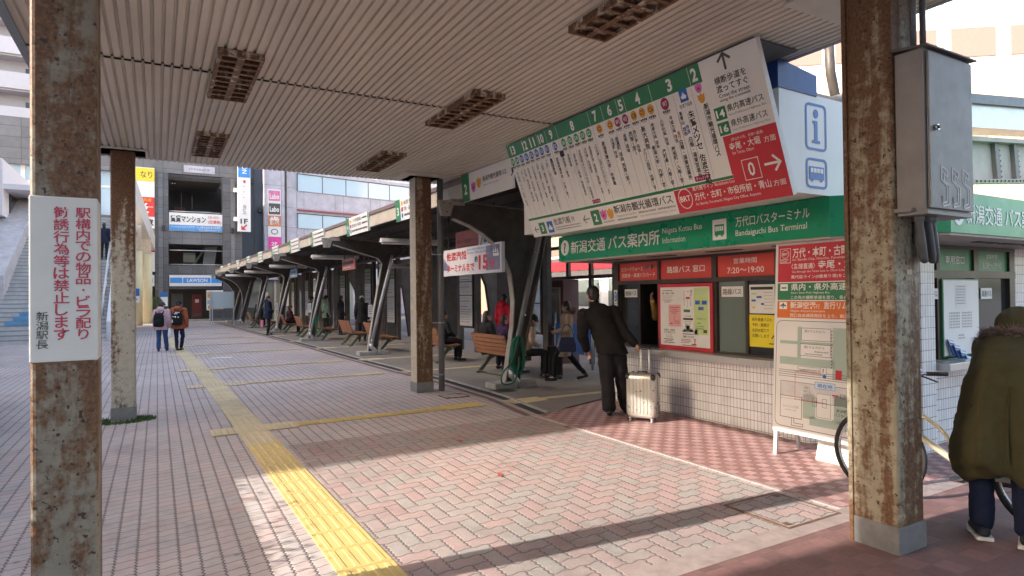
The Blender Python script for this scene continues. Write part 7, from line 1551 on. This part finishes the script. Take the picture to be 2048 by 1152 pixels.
mb = MB(); mb.cyl(HB, HT, .021, CF_); mb.tube(smooth([HT-Vector((.0, 0, .05)), (.66, 0, .60), (.52, 0, .42), BB+Vector((-.02, 0, .1))]), .016, CF_, 10); mb.cyl(HB, BB, .024, CF_); mb.cyl(BB, ST_, .017, CF_)
for s in (-.05, .05): mb.cyl(BB+Vector((0, s*.6, 0)), (0, s, .33), .011, CF_); mb.cyl(ST_+Vector((.02, s*.4, -.12)), (0, s, .33), .009, CF_)
mb.build('frame', bk, True)
mb = MB(); mb.tube([HB, (WB-.09, 0, .56), (WB-.03, .045, .45), (WB, .05, .33)], .014, CF_, 8); mb.tube([HB, (WB-.09, 0, .56), (WB-.03, -.045, .45), (WB, -.05, .33)], .014, CF_, 8); mb.build('fork', bk, True)
mb = MB(); mb.cyl(HT, HT+Vector((-.03, 0, .10)), .014, CHROME); mb.tube(smooth([(WB-.33, .29, .955), (WB-.26, .22, .955), (WB-.19, .12, .93), (WB-.18, 0, .915), (WB-.19, -.12, .93), (WB-.26, -.22, .955), (WB-.33, -.29, .955)]), .0115, CHROME, 10); hb = mb.build('handlebar', bk, True)
for s in (-1, 1):
    mb = MB(); mb.cyl((WB-.26, s*.225, .955), (WB-.37, s*.325, .955), .0165, RUBBER, n=12); mb.build('grip', hb, True); mb = MB(); mb.tube(smooth([(WB-.21, s*.17, .94), (WB-.23, s*.24, .93), (WB-.30, s*.33, .885)]), .0065, BLKPL, 8); mb.build('brake_lever', hb, True)
mb = MB(); mb.ell((WB-.225, -.16, .985), .028, .028, .022, CHROME, 14, 8); mb.cyl((WB-.225, -.16, .95), (WB-.225, -.16, .975), .012, BLKPL); mb.build('bell', hb, True)
mb = MB(); mb.tube(smooth([(WB-.2, .12, .93), (WB-.05, .16, .92), (WB+.06, .08, .80), (WB-.06, .02, .66)]), .004, BLKPL, 6); mb.tube(smooth([(WB-.2, -.12, .93), (WB-.02, -.14, .96), (WB+.05, -.05, .82), (WB-.07, -.02, .66)]), .004, BLKPL, 6); mb.build('brake_cable', bk, True)
mb = MB(); mb.cyl(ST_, ST_+Vector((-.03, 0, .10)), .012, CHROME); mb.build('seat_post', bk, True); mb = MB(); mb.ell((.20, 0, .90), .13, .085, .035, BLKPL); mb.ell((.32, 0, .895), .08, .035, .028, BLKPL); remesh(mb, 'saddle', bk, .009, 3)
mb = MB(); mb.cyl(BB+Vector((0, -.06, 0)), BB+Vector((0, -.048, 0)), .09, DARKST, n=28); mb.obox(BB+Vector((-.2, -.06, .005)), (.24, 0, 0), (0, .012, 0), (0, 0, .05), BLKPL); mb.build('chain_guard', bk, True)
for s, a in ((-1, .5), (1, 3.64)):
    e_ = BB+Vector((.165*math.cos(a), s*.075, .165*math.sin(a)*-1)); mb = MB(); mb.cyl(BB+Vector((0, s*.07, 0)), e_, .009, CHROME); mb.build('crank', bk, True); mb = MB(); mb.obox(e_+Vector((0, s*.06, 0)), (.045, 0, 0), (0, .045, 0), (0, 0, .011), BLKPL); mb.build('pedal', bk, True)
for x, a0, a1 in ((0, 20, 200), (WB, 40, 150)):
    mb = MB(); rr = []
    for i in range(15):
        a = rad(a0+(a1-a0)*i/14); c_ = Vector((x+.36*math.cos(a), 0, .33+.36*math.sin(a))); o_r = Vector((math.cos(a), 0, math.sin(a))); rr.append([c_+Vector((0, -.028, 0))-o_r*.008, c_+o_r*.004, c_+Vector((0, .028, 0))-o_r*.008, c_+o_r*.001])
    mb.loft(rr, CHROME if x else BLKPL); mb.build('mudguard', bk, True)
mb = MB(); mb.obox((-.02, 0, .74), (.16, 0, 0), (0, .055, 0), (0, 0, .008), BLKPL); mb.cyl((-.1, .05, .73), (0, .05, .33), .006, BLKPL); mb.cyl((-.1, -.05, .73), (0, -.05, .33), .006, BLKPL); mb.build('rear_rack', bk, True)
d_ = (BB-HB).normalized(); f = Face(HB+d_*.16+Vector((0, -.0255, -.012)), d_, Vector((-d_.z, 0, d_.x))*-1 if 0 else Vector((d_.z, 0, -d_.x))*-1, .002); f.n = Vector((0, -1, 0)); mb = MB(); f.text(mb, 'CLASSIC', .09, .012, .026, DGREY, w=.14); mb.build('frame_lettering', bk, True)
mb = MB(); mb.cyl((0, .05, .30), (-.12, .12, .012), .008, CHROME); mb.build('kickstand', bk, True)
